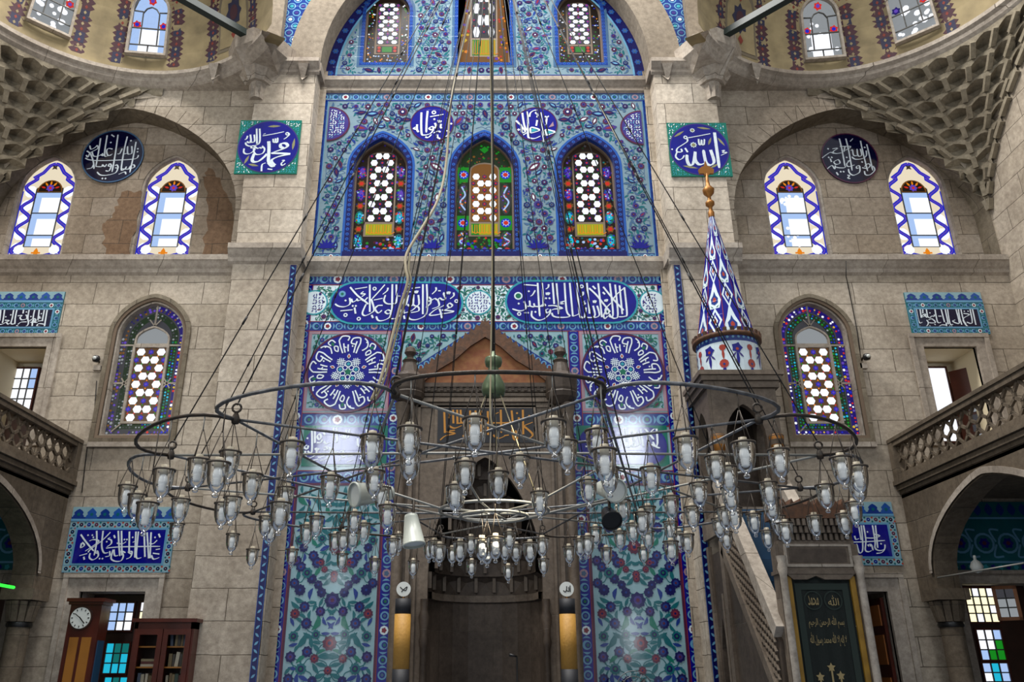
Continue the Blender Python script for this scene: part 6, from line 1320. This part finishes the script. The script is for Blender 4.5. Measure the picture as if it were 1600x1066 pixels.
# flight of steps between solid sides with pierced parapets
yT, zT, yB, zB = 11.60, 4.03, 9.85, 2.02       # handrail line
sl = (zT-zB)/(yT-yB)
for s in (-1, 1):
    xa, xb = sorted((MX+s*.40, MX+s*.50))
    m = MB(); m.xslab([(yB, 0), (yB, zB-.85), (yT, zT-.85), (ky1, zT-.85), (ky1, 0), (12.2, 0), (12.2, 1.9), (12.05, 2.3), (11.9, 1.9), (11.9, 0)], xa, xb, 'dark_marble')
    # stringer, panel frames
    e = MX+s*.51
    m.beam((e, yB, zB-.85), (e, yT, zT-.85), .06, .13, 'marble', up=(0, 0, 1)); m.box(e-.03, e+.03, yB, 11.65, .9, 1.02, 'marble'); m.box(e-.03, e+.03, 11.55, 11.70, 0, 3.3, 'marble'); m.box(e-.03, e+.03, 11.75, 11.83, 0, 2.6, 'marble'); m.box(e-.03, e+.03, 12.3, 12.4, 0, 3.3, 'marble'); m.box(e-.03, e+.03, 11.65, 12.5, 3.4, 3.68, 'marble')
    part('side_wall', m)
    m = MB(); m.xslab([(yB, zB-.78), (yB, zB-.10), (yT, zT-.10), (yT, zT-.78)], xa+.02, xb-.02, 'rust_field' if False else 'dark_marble'); rng = random.Random(5)
    for i in range(23):
        for j in range(6):
            y = yB+.08+i*.074; z = zB-.70+(y-yB)*sl+j*.1+(.05 if i % 2 else 0)
            m.beam((MX+s*.505, y, z), (MX+s*.505, y+.05, z+.06), .03, .018, 'marble')
    part('parapet', m)
    m = MB(); m.beam((MX+s*.45, yB-.02, zB), (MX+s*.45, yT+.1, zT+.1*sl), .16, .17, 'moulding', up=(0, 0, 1)); part('handrail', m)
m = MB(); ns = 11
for i in range(ns): y = 10.0+i*(11.60-10.0)/ns; m.box(MX-.42, MX+.42, y, 11.65, .3+i*.3, .3+(i+1)*.3-.02 if i < ns-1 else 3.7, 'blue_panel')
m.box(MX-.42, MX+.42, 10.0, 11.65, 0, .3, 'marble'); m.box(kx0+.03, kx1-.03, 11.60, ky1-.07, 3.6, 3.76, 'marble'); part('steps', m)
# portal
py0, py1 = 9.72, 9.92; pxl, pxr = MX-.40, MX+.48; zl = 2.62
for s, x in ((-1, pxl), (1, pxr)):
    m = MB(); m.box(x-.038, x+.038, py0+.012, py1-.01, 0, zl+.36, 'marble'); m.lathe([(.055, 0), (.045, .1), (.042, zl), (.06, zl+.08), (.045, zl+.14), (.06, zl+.22)], 'moulding', c=(x, py0-.03, 0), n=10); part('portal_post', m)
m = MB(); m.box(pxl-.06, pxr+.06, py0-.02, py1, 2.64, 2.68, 'marble'); m.box(pxl+.0, pxr, py0, py1, 2.68, 3.02, 'marble')
for q in ((pxl+.05, pxr-.05, 2.72, 2.75), (pxl+.05, pxr-.05, 2.95, 2.98), (pxl+.05, pxl+.08, 2.75, 2.95), (pxr-.08, pxr-.05, 2.75, 2.95)): m.box(q[0], q[1], py0-.015, py0, q[2], q[3], 'moulding')
m.box(pxl+.11, pxr-.11, py0-.005, py0, 2.77, 2.93, 'dark_marble')
m.slab([(pxl+.05, 2.64), (pxl+.12, 2.58), (MX-.12, 2.58), (MX-.02, 2.62), (MX+.08, 2.58), (pxr-.12, 2.58), (pxr-.05, 2.64)], py0-.01, py0+.05, 'marble'); part('portal_lintel', m)
m = MB()
for k, (dz, dy) in enumerate(((3.02, .0), (3.10, .04), (3.18, .08))):
    n = 13
    for i in range(n):
        x = pxl+.02+(pxr-pxl-.04)*(i+.5*(k % 2))/n; m.box(x, x+.035, py0-.02-dy, py0, dz, dz+.075, 'marble')
    m.box(pxl, pxr, py0-dy+.02, py1, dz, dz+.08, 'dark_marble')
part('portal_honeycomb', m)
m = MB(); n = 10; pts = [(pxl-.06, 3.26)]
for i in range(n): x = pxl-.06+(pxr-pxl+.12)*i/n; w_ = (pxr-pxl+.12)/n; pts += [(x+w_*.2, 3.42), (x+w_*.5, 3.49), (x+w_*.8, 3.42)]
pts += [(pxr+.06, 3.26)]; m.slab(pts[::-1], py0-.10, py1, 'rust_crest'); part('portal_crest', m)
for x in (pxl+.075, pxr-.075):
    m = MB(); m.box(x-.03, x+.03, py0+.02, py0+.06, 0, 2.62, 'curtain_gold'); part('gilt_edge', m)
# curtain of the pulpit gate with embroidered writing
SHAPE = {}
def shape(txt):
    """joined Arabic letter forms, right to left"""
    nm = lambda c: unicodedata.name(c, '')
    def form(c, f):
        try: return unicodedata.lookup(nm(c)+' '+f+' FORM')
        except KeyError: return None
    out = []
    for wd in txt.split():
        if wd == 'الله': out.append('\uFDF2'); continue
        r = []; i = 0
        while i < len(wd):
            c = wd[i]; prev = i > 0 and form(wd[i-1], 'INITIAL') is not None; nxt = i+1 < len(wd)
            if c == 'ل' and nxt and wd[i+1] in 'اإأ':
                b = 'ARABIC LIGATURE LAM WITH '+nm(wd[i+1]).replace('ARABIC LETTER ', ''); r.append(unicodedata.lookup(b+(' FINAL FORM' if prev else ' ISOLATED FORM'))); i += 2; continue
            can = form(c, 'INITIAL') is not None and nxt
            f = 'MEDIAL' if prev and can else 'FINAL' if prev else 'INITIAL' if can else 'ISOLATED'
            r.append(form(c, f) or c); i += 1
        out.append(''.join(r[::-1]))
    return ' '.join(out[::-1])
def text_mesh(mb, txt, x0, x1, z0, z1, Y, m_):
    c = bpy.data.curves.new('lettering', 'FONT'); c.body = shape(txt); o = bpy.data.objects.new('lettering', c); COL.objects.link(o)
    me = bpy.data.meshes.new_from_object(o.evaluated_get(bpy.context.evaluated_depsgraph_get())); bpy.data.objects.remove(o); bpy.data.curves.remove(c)
    vs = [v.co for v in me.vertices]
    if vs:
        a, b, c0, d = min(v.x for v in vs), max(v.x for v in vs), min(v.y for v in vs), max(v.y for v in vs)
        P = [(x0+(v.x-a)/(b-a)*(x1-x0), Y, z0+(v.y-c0)/(d-c0)*(z1-z0)) for v in vs]
        for p in me.polygons: mb.face([P[i] for i in p.vertices], m_)
    bpy.data.meshes.remove(me)
root = thing('curtain', 'dark green embroidered curtain hanging in the pulpit gate', 'curtain', loc=(MX, py0+.04, .05))
cx0, cx1 = pxl+.105, pxr-.105; Yc = py0+.05; m = MB(); n = 24
for i in range(n):
    xa, xb = cx0+(cx1-cx0)*i/n, cx0+(cx1-cx0)*(i+1)/n; f = lambda x: Yc+.006*math.sin((x-cx0)*38)
    m.face([(xa, f(xa), .05), (xb, f(xb), .05), (xb, f(xb), 2.62), (xa, f(xa), 2.62)], 'curtain', True)
o = m.build('cloth', root); o.location = -root.location
m = MB(); D = Deco(flat(Yc-.010), m); xm = (cx0+cx1)/2; W_ = cx1-cx0
for q in ((cx0+.03, .1, cx0+.10, 2.54), (cx1-.10, .1, cx1-.03, 2.54), (cx0+.10, 2.47, cx1-.10, 2.54)): D.rect(*q, 'curtain_band', 1)
zc = at(758, 938, py0).z
for s in (-1, 1): D.ring((xm+s*W_*.17, zc), .105, .014, 'curtain_band', 1, 24)
E5 = MB(); text_mesh(E5, 'الله', xm+W_*.17-.06, xm+W_*.17+.06, zc-.055, zc+.055, Yc-.013, 'embroidery'); text_mesh(E5, 'محمد', xm-W_*.17-.06, xm-W_*.17+.06, zc-.055, zc+.055, Yc-.013, 'embroidery')
za, zb = at(758, 982, py0).z, at(758, 962, py0).z; text_mesh(E5, 'بسم الله الرحمن الرحيم', xm-.20, xm+.20, za, zb, Yc-.013, 'embroidery')
za, zb = at(758, 1010, py0).z, at(758, 988, py0).z; text_mesh(E5, 'لا إله إلا الله محمد رسول الله', xm-.21, xm+.20, za, zb, Yc-.013, 'embroidery')
DE = Deco(flat(Yc-.013), E5)
for px, py in ((1301, 1043), (1284, 1058), (1316, 1056)): c = at(px, py, py0); DE.flower((c.x, c.z), .05, 5, 'embroidery', 1, PI/2, .5); DE.ribbon([(c.x, c.z), (c.x, c.z-.25)], .02, 'embroidery', 1)
o = m.build('woven_border', root); o.location = -root.location; o = E5.build('embroidery', root); o.location = -root.location
# ------------------------------------------------------------------ clock, bookcase, books, cameras
Yc = 12.45
x0, x1 = at(103, 990, Yc).x, at(152, 990, Yc).x; ztop = at(758, 935, Yc).z; root = thing('grandfather_clock', 'tall red wooden clock with round white dial, left of the shuttered window'.replace('left of', 'before'), 'clock', loc=((x0+x1)/2, Yc+.15, 0))
def part(nm, mb, lab=None):
    o = mb.build(nm, root); o.location = -root.location
    if lab: o['label'] = lab
    return o
m = MB(); m.box(x0, x1, Yc, Yc+.30, 0, ztop-.05, 'wood_red'); part('case', m)
m = MB(); m.box(x0-.05, x1+.05, Yc-.05, Yc+.33, ztop-.05, ztop, 'wood_red'); m.box(x0-.025, x1+.025, Yc-.025, Yc+.31, ztop-.09, ztop-.05, 'wood_red'); part('hood', m)
dc = at(126, 966, Yc-.02); m = MB(); m.slab([(dc.x+.165*math.cos(2*PI*i/32), dc.z+.165*math.sin(2*PI*i/32)) for i in range(32)], Yc-.025, Yc, 'wood_dark'); m.slab([(dc.x+.145*math.cos(2*PI*i/32), dc.z+.145*math.sin(2*PI*i/32)) for i in range(32)], Yc-.03, Yc-.02, 'enamel')
D = Deco(flat(Yc-.031), m)
for i in range(12): t = PI/6*i; D.ribbon([(dc.x+.105*math.cos(t), dc.z+.105*math.sin(t)), (dc.x+.132*math.cos(t), dc.z+.132*math.sin(t))], .014, 'black_plastic', 1)
part('dial', m, 'round white dial with black marks')
m = MB(); D = Deco(flat(Yc-.034), m); D.ribbon([(dc.x+.02, dc.z-.015), (dc.x-.085, dc.z+.06)], .012, 'black_plastic', 1); D.ribbon([(dc.x-.015, dc.z+.015), (dc.x+.07, dc.z-.075)], .016, 'black_plastic', 1); part('hands', m)
m = MB(); m.box(x0+.07, x1-.07, Yc-.015, Yc, .7, dc.z-.26, 'wood_amber'); m.box((x0+x1)/2-.02, (x0+x1)/2+.02, Yc-.02, Yc, .7, dc.z-.26, 'wood_red'); part('glazed_door', m)
m = MB(); m.box(x1, x1+.012, Yc+.05, Yc+.25, .8, dc.z-.3, 'blue_panel'); part('side_pane', m)
Yb = 12.35
x0, x1 = at(206, 1010, Yb).x, at(300, 1010, Yb).x; ztop = at(758, 969, Yb).z
root = thing('bookcase', 'red brown wooden bookcase with open doors of books below the lettered panel', 'bookcase', loc=((x0+x1)/2, Yb+.2, 0)); xm = (x0+x1)/2
m = MB(); m.box(x0, x1, Yb+.36, Yb+.40, 0, ztop, 'wood_dark'); m.box(x0, x0+.05, Yb, Yb+.38, 0, ztop, 'wood_red'); m.box(x1-.05, x1, Yb, Yb+.38, 0, ztop, 'wood_red'); m.box(xm-.025, xm+.025, Yb+.02, Yb+.38, 0, ztop, 'wood_red'); m.box(x0, x1, Yb, Yb+.38, 0, .5, 'wood_red'); part('carcass', m)
m = MB(); m.box(x0-.04, x1+.04, Yb-.04, Yb+.40, ztop-.03, ztop+.02, 'wood_red'); m.box(x0, x1, Yb, Yb+.38, ztop-.12, ztop-.03, 'wood_red'); part('cornice', m)
shz = [at(758, y, Yb+.1).z for y in (1010, 1042, 1074, 1106)]
for z in shz: m = MB(); m.box(x0+.05, x1-.05, Yb+.05, Yb+.37, z-.02, z, 'wood_amber'); part('shelf', m)
for s in (-1, 1):
    m = MB(); a, b = (x0+.03, xm-.005) if s < 0 else (xm+.005, x1-.03)
    for q in ((a, a+.07, .5, ztop-.12), (b-.07, b, .5, ztop-.12), (a+.07, b-.07, ztop-.20, ztop-.12), (a+.07, b-.07, .5, .58)): m.box(q[0], q[1], Yb-.025, Yb-.003, q[2], q[3], 'wood_red')
    part('door_frame', m)
bc = ['#6d5a3c', '#8a7d5e', '#3a4a3e', '#5a2f28', '#a39b84', '#4c5664', '#2f3a2f', '#7a6a4a', '#b7ae98', '#454038']
for i, c in enumerate(bc): mat('book_%d' % i, c, .6)
mat('paper', '#d6cfb8', .8)
rng = random.Random(12); cnt = {}
ordn = ['first', 'second', 'third', 'fourth', 'fifth', 'sixth', 'seventh', 'eighth', 'ninth', 'tenth', 'eleventh', 'twelfth']
cn = ['tan', 'beige', 'green', 'maroon', 'cream', 'slate blue', 'dark green', 'brown', 'pale', 'grey brown']
for si, z in enumerate(shz[:3]):
    for side, (a, b) in ((0, (x0+.10, xm-.08)), (1, (xm+.08, x1-.10))):
        if side == 0 and si == 0: continue
        if side == 0 and si == 1:
            for q in range(3):
                k = rng.randint(0, 9); r = thing('book', '%s book lying flat in the short pile behind the window side door, %s up' % (cn[k], ordn[q]), 'book', 'books in the bookcase', loc=((a+b)/2, Yb+.2, z+.035*q)); w_ = (b-a)*.42
                m = MB(); m.box(-w_, w_, -.10, .10, 0, .005, 'book_%d' % k); m.box(-w_, w_, -.10, .10, .028, .033, 'book_%d' % k); m.box(-w_, w_, -.10, -.095, .005, .028, 'book_%d' % k); m.build('cover', r)
                m = MB(); m.box(-w_+.005, w_-.005, -.09, .095, .005, .028, 'paper'); m.build('pages', r)
            continue
        x = a; j = 0
        while x < b-.03 and j < 12:
            t = rng.uniform(.026, .05); h = rng.uniform(.15, .20); k = rng.randint(0, 9); lean = rng.uniform(-.12, .12) if rng.random() < .4 else 0
            r = thing('book', '%s book standing on the %s shelf of the %s door, %s along' % (cn[k], ('top', 'middle', 'lowest visible')[si], ('window side', 'wall side')[side], ordn[j]), 'book', 'books in the bookcase', loc=(x+t/2, Yb+.18, z)); r.rotation_euler = (0, lean, 0)
            m = MB(); m.box(-t/2, -t/2+.003, -.07, .08, 0, h, 'book_%d' % k); m.box(t/2-.003, t/2, -.07, .08, 0, h, 'book_%d' % k); m.box(-t/2, t/2, -.073, -.068, 0, h, 'book_%d' % k); m.build('cover', r)
            m = MB(); m.box(-t/2+.003, t/2-.003, -.067, .075, .004, h-.006, 'paper'); m.build('pages', r)
            x += t+.004+abs(lean)*.16; j += 1
for px, py, lab in ((155, 566, 'small wall security camera beside the clock side pointed window'), (1346, 563, 'small wall security camera between pointed window and upper opening, pulpit side')):
    c = at(px, py, YW); root = thing('security_camera', lab, 'security camera', 'security cameras', loc=tuple(c))
    m = MB(); m.box(-.06, .06, -.05, 0, -.16, -.07, 'moulding'); m.build('junction_box', root); m = MB(); m.tube([(0, 0, 0), (0, -.08, .02), (.01, -.12, .0)], .018, 'iron', 8); m.build('bracket', root)
    m = MB(); m.lathe([(0, -.06), (.05, -.05), (.065, 0), (.05, .045), (0, .06)], 'black_plastic', c=(.02, -.16, 0), n=14); m.build('camera_body', root); m = MB(); m.tube([(.02, -.20, -.0), (.02, -.235, -.01)], .03, 'enamel', 10); m.build('lens_ring', root)
m = MB(); m.tube([at(151, 595, YW-.01), at(148, 640, YW-.012), at(136, 700, YW-.012), at(128, 770, YW-.012)], .007, 'wire', 5); o = m.build('camera_wire'); tag(o, 'thin dark wire running down the wall below the clock side security camera', 'wire')
m = MB(); m.tube([at(1322, 408, YW-.16), at(1322, 432, YW-.16), at(1324, 440, YW-.012), at(1340, 520, YW-.012), at(1345, 560, YW-.012)], .008, 'wire', 5); o = m.build('camera_wire'); tag(o, 'thin dark wire down the wall to the pulpit side security camera', 'wire')
# ------------------------------------------------------------------ chandelier
HX, HY, HZ = 0.08, 7.4, 3.15; RC, RL = 2.78, 3.10; NL = 14
def cusp(i): t = -PI/2+2*PI*(i-.5)/NL; return Vector((HX+RC*math.cos(t), HY+RC*math.sin(t), HZ))
def lobe(i, n=14):
    a, b = cusp(i), cusp(i+1); mid = (a+b)/2; t = -PI/2+2*PI*i/NL; d = Vector((math.cos(t), math.sin(t), 0)); hb = RL-RC*math.cos(PI/NL); out = []
    e = (b-a)/2
    for k in range(n+1): s = PI*k/n; out.append(mid-e*math.cos(s)*(1+.16*math.sin(s))+d*hb*math.sin(s)**.8)
    return out
root = thing('chandelier', 'huge lobed iron hoop chandelier hanging on chains before the mihrab', 'chandelier', loc=(HX, HY, HZ))
def part(nm, mb, lab=None):
    o = mb.build(nm, root); o.location = -root.location
    if lab: o['label'] = lab
    return o
BARS = []        # (name, list of points)
for i in range(NL):
    L = lobe(i); m = MB(); m.tube(L, .0128, 'iron_pipe' if i % 2 else 'iron', 8); part('hoop_lobe', m); BARS.append(('lobe', i, L))
for i in range(NL):
    a, b = cusp(i), cusp(i+5); m = MB(); dz = Vector((0, 0, -.02 if i % 2 else .02)); m.tube([a, a.lerp(b, .5)+dz, b], .010, 'pipe_pale' if i % 3 == 0 else 'iron_pipe', 8); part('star_bar', m); BARS.append(('star', i, [a, b]))
for i in range(NL):
    c = cusp(i); m = MB(); m.lathe([(0, -.035), (.024, -.028), (.030, 0), (.02, .03), (.012, .045), (0, .045)], 'iron', c=tuple(c), n=10); m.tube([c+Vector((.03*math.cos(t), 0, .08+.03*math.sin(t))) for t in [2*PI*k/10 for k in range(11)]], .008, 'iron', 6); part('joint', m)
def circ(r, z, n=36): return [Vector((HX+r*math.cos(2*PI*k/n), HY+r*math.sin(2*PI*k/n), z)) for k in range(n+1)]
IZ = 2.94
for r, z in ((.49, IZ), (.30, IZ-.05)):
    m = MB(); m.tube(circ(r, z), .014, 'pipe_pale', 8); part('inner_ring', m); BARS.append(('inner', 0, circ(r, z)))
for i in range(6):
    t = 2*PI*i/6+.26; m = MB(); m.tube([(HX+.06*math.cos(t), HY+.06*math.sin(t), IZ-.02), (HX+.49*math.cos(t), HY+.49*math.sin(t), IZ), (HX+1.24*math.cos(t), HY+1.24*math.sin(t), HZ-.01)], .010, 'pipe_pale', 6); part('spoke', m)
    p = [Vector((HX+.06*math.cos(t), HY+.06*math.sin(t), IZ-.02)), Vector((HX+.49*math.cos(t), HY+.49*math.sin(t), IZ)), Vector((HX+1.24*math.cos(t), HY+1.24*math.sin(t), HZ-.01))]; BARS.append(('inner', 0, p))
APEX = Vector((HX, HY, 10.5))
for i in range(NL):
    c = cusp(i)+Vector((0, 0, .1)); m = MB(); m.tube([c, APEX], .0055, 'wire', 5)
    for k in range(5): q = c.lerp(APEX, (k+1)/6.5); d = (APEX-c).normalized(); m.tube([q-d*.04, q+d*.04], .010, 'wire', 5)
    part('chain', m)
    t = -PI/2+2*PI*i/NL; q = Vector((HX+1.24*math.cos(t), HY+1.24*math.sin(t), HZ)); m = MB(); m.tube([q, APEX], .0042, 'wire', 5); part('chain', m)
m = MB(); m.tube([(HX, HY, 4.35), (HX, HY, 17)], .016, 'wire', 6); part('main_cable', m)
m = MB(); m.lathe([(0, 4.02), (.10, 4.03), (.115, 4.08), (.11, 4.14), (.07, 4.22), (.05, 4.25), (.055, 4.29), (.045, 4.31), (.075, 4.33), (.085, 4.37), (.08, 4.41), (.03, 4.43), (.015, 4.48), (0, 4.48)], 'brass_green', c=(HX, HY, 0), n=16); part('knob', m, 'greenish turned knob on the main cable')
for i in range(6):
    t = 2*PI*i/6+.4; m = MB(); m.tube([(HX+.07*math.cos(t), HY+.07*math.sin(t), 4.05), (HX+.49*math.cos(t), HY+.49*math.sin(t), IZ)], .006, 'rope' if i % 2 else 'wire', 5); part('cord', m)
root['label'] = 'huge lobed iron hoop chandelier hanging on chains before the mihrab'
# cables tied to it, hanging free
def pix(px, py, Y): return at(px, py, Y)
m = MB(); pts = [pix(735, 20, 6.9), pix(714, 110, 6.6), pix(704, 165, 6.3), pix(697, 255, 6.0), pix(685, 310, 5.7), pix(660, 355, 5.4), pix(636, 395, 5.2), pix(634, 420, 5.1), pix(637, 440, 5.05), pix(625, 480, 5.0), pix(612, 530, 4.9), pix(600, 575, 4.8), pix(592, 600, 4.75), pix(580, 625, 4.72)]
def smooth3(P, k=5):
    xy = smooth([(p.x, p.y) for p in P], k); xz = smooth([(p.x, p.z) for p in P], k); return [Vector((a[0], a[1], b[1])) for a, b in zip(xy, xz)]
m.tube(smooth3(pts), .0105, 'cable', 7); m.tube(smooth3([p+Vector((.02, .01, 0)) for p in pts[6:]]), .008, 'rope', 6); o = m.build('power_cable'); tag(o, 'thick beige power cable looping down to the front of the iron hoop', 'cable')
m = MB(); m.tube(smooth3([pix(764, 0, 6.6), pix(768, 200, 6.3), pix(769, 400, 6.0), pix(767, 560, 5.7), pix(766, 640, 5.5), pix(770, 668, 5.45)]), .0065, 'rope', 6); o = m.build('rope'); tag(o, 'thin pale rope hanging straight down in front of the niche gable', 'rope')

# ---- glass lamps
def jar_parts(r0):
    g = MB(); g.lathe([(.066, 0), (.065, -.02), (.063, -.07), (.057, -.11), (.045, -.145), (.026, -.168), (.014, -.176), (.012, -.182), (.019, -.190), (.020, -.198), (.012, -.207), (0, -.209)], 'jar_glass', n=16); a = g.build('glass_jar', r0)
    g = MB(); g.lathe([(.064, -.006), (.073, -.006), (.073, .006), (.064, .006), (.064, -.006)], 'rim', n=18)
    for k in range(3): t = 2*PI*k/3+.5; g.tube([(.064*math.cos(t), .064*math.sin(t), .005), (0.004*math.cos(t), .004*math.sin(t), .20)], .0032, 'rim', 5)
    b = g.build('hanger', r0)
    g = MB(); g.lathe([(0, .035), (.024, .034), (.026, .0), (.026, -.03), (.0, -.031)], 'socket', n=12); c = g.build('lamp_holder', r0)
    g = MB(); g.lathe([(.020, -.03), (.025, -.045), (.029, -.070), (.027, -.09), (.023, -.096), (.028, -.103), (.022, -.109), (.027, -.116), (.021, -.122), (.025, -.129), (.014, -.140), (0, -.143)], 'bulb', n=14); d = g.build('bulb', r0)
    return [a, b, c, d]
LAMPS = """200,760,801;215,774,805;257,735,777;283,781,808;231,787,828;277,819,846;311,719,763;342,724,766;360,707,752;349,787,821;364,778,808;364,835,861;395,742,781;457,693,735;447,763,791;439,787,837;416,808,839;424,820,842;395,859,877;457,859,876
582,683,740;640,670,715;641,705,749;517,746,783;586,737,768;597,763,794;606,791,816;480,822,843;495,808,830;524,836,859;537,833,853;554,802,830;552,828,847;569,819,844;535,866,880;623,836,861;614,843,870;714,763,794;586,874,897
742,656,711;865,660,711;885,691,738;727,724,769;711,760,793;779,739,781;812,715,759;843,770,803;646,877,903;671,849,878;679,846,877;687,852,880;707,857,880;719,848,882;736,840,868;737,877,899;753,843,880;761,850,886;774,840,876;796,832,865;789,849,880;806,852,880;794,885,906;828,849,882;847,842,874;849,874,896;889,855,880;906,843,874;914,845,872
932,674,722;944,704,743;951,732,762;919,752,794;972,783,822;1016,732,771;1071,686,739;1048,777,808;1091,756,795;1117,714,755;1137,731,766;1140,763,790;1081,793,829;1012,793,825;1002,802,830;988,819,842;968,831,856;1012,831,850;1047,816,842;1061,832,856;1073,836,861;1048,847,870;930,825,847;918,839,867;947,857,876;1005,856,872;1123,811,836;1132,794,822;1134,832,861
1161,693,746;1216,704,751;1146,794,817;1200,755,790;1204,779,806;1288,759,797;1313,716,758;1353,730,772;1338,747,786;1333,786,825;1318,804,836;1272,807,839;1177,804,834;1215,807,836;1226,818,848;1198,830,857"""
items = []
def hang(px, py, tY, low, high):
    """where the sight line of a hanging thing passes under a bar of the chandelier, nearest the depth its size tells"""
    a, dy, dz = ray(px, py); best = None
    for nm, idx, P in BARS:
        for p, q in zip(P, P[1:]):
            k = a/dy; f0, f1 = p.x-k*p.y, q.x-k*q.y
            if f0*f1 > 0: continue
            t = f0/(f0-f1) if f0 != f1 else .5; c = p.lerp(q, t); z = EYE+dz/dy*c.y; drop = c.z-z
            if drop < low or drop > high: continue
            e = abs(c.y-tY)+.55*max(0, drop-.32)+sum(3 for _, o_ in items if (o_[3]-c).length < .13 and abs(o_[4]-z) < .2)
            if best is None or e < best[0]: best = (e, nm, idx, c, z)
    return best
for s in LAMPS.replace('\n', ';').split(';'):
    if not s.strip(): continue
    px, py, pb = (float(v) for v in s.split(',')); tY = .205*F_PX/max(24, pb-py)*ray(px, py)[1]
    best = hang(px, py, tY, .19, 1.6)
    for d in (6, -6, 14, -14, 24, -24):
        best = best or hang(px+d, py, tY, .19, 1.6)
    if best: items.append((px, best))
proto = None
SIDE = ['front', 'front towards pulpit', 'pulpit side front', 'pulpit side', 'pulpit side rear', 'rear towards pulpit', 'rear', 'rear towards clock', 'clock side rear', 'clock side', 'clock side front', 'front towards clock']
groups = {}
for px, (e, nm, idx, c, z) in items:
    th = math.atan2(c.y-HY, c.x-HX); k = int(round((th+PI/2)/(2*PI/12))) % 12
    groups.setdefault((nm, k if nm != 'inner' else (k//3)*3), []).append((px, c, z))
ORD = ['first', 'second', 'third', 'fourth', 'fifth', 'sixth', 'seventh', 'eighth', 'ninth', 'tenth', 'eleventh', 'twelfth', 'thirteenth', 'fourteenth', 'fifteenth', 'sixteenth', 'seventeenth', 'eighteenth', 'nineteenth', 'twentieth']
for (nm, k), L in sorted(groups.items()):
    L.sort(key=lambda v: v[0])
    for j, (px, c, z) in enumerate(L):
        lab = 'glass jar lamp %s %s, %s, %s from clock' % ('under', {'lobe': 'outer hoop', 'star': 'star bars', 'inner': 'inner ring', 'free': 'hoop'}[nm], SIDE[k] if nm != 'inner' else ('front', 'pulpit side', 'back', 'clock side')[k//3], ORD[j])
        r = thing('glass_lamp', lab, 'lamp', 'glass jar lamps of the chandelier', loc=(c.x, c.y, z)); r.rotation_euler = (0, 0, (px*.37) % 6.28)
        if proto is None: proto = jar_parts(r)
        else:
            for o in proto:
                q = o.copy(); COL.objects.link(q); q.parent = r
        top = c.z-z
        if top > .2:
            sm = MB(); sm.tube([(0, 0, .19), (0, 0, top)], .0045, 'pipe_pale' if int(px) % 3 else 'rim', 5); sm.build('stem', r)
# floodlights clamped among the bars
def flood(px, py, Y, dirv, lab, body='white_plastic', ln=.28, r_=.105):
    h = hang(px, py, Y, .06, 1.2); c = Vector((h[3].x, h[3].y, h[4])); root = thing('floodlight', lab, 'spotlight', 'floodlights on the chandelier', loc=tuple(c)); q = Vector(dirv).normalized().to_track_quat('Z', 'Y').to_matrix().to_4x4()
    m = MB(); m.lathe([(0, -ln*.6), (r_*.55, -ln*.6), (r_*.62, -ln*.5), (r_*.95, ln*.4), (r_, ln*.4), (r_, ln*.45), (r_*.9, ln*.45)], body, n=18); m.build('shade', root, q)
    m = MB(); m.lathe([(0, ln*.36), (r_*.9, ln*.38)], 'enamel' if body != 'black_plastic' else 'black_plastic', n=18); m.build('lens', root, q)
    m = MB(); m.tube([(0, 0, 0), (0, 0, .05), (0, 0, h[3].z-c.z)], .012, 'iron', 6); m.build('bracket', root)
flood(578, 772, 6.6, (-.75, -.55, -.15), 'cream cone floodlight turned aside among the lamps on the clock side', ln=.34)
flood(645, 832, 6.9, (.15, -.15, -1), 'pale green floodlight pointing down beside the niche frame', ln=.26, r_=.10)
flood(952, 765, 6.6, (.25, -.9, -.25), 'cream floodlight with big round white lens facing the hall', ln=.3, r_=.10)
flood(953, 808, 6.9, (.1, -.8, -.6), 'black ring floodlight below the white lens floodlight', body='black_plastic', ln=.16, r_=.085)
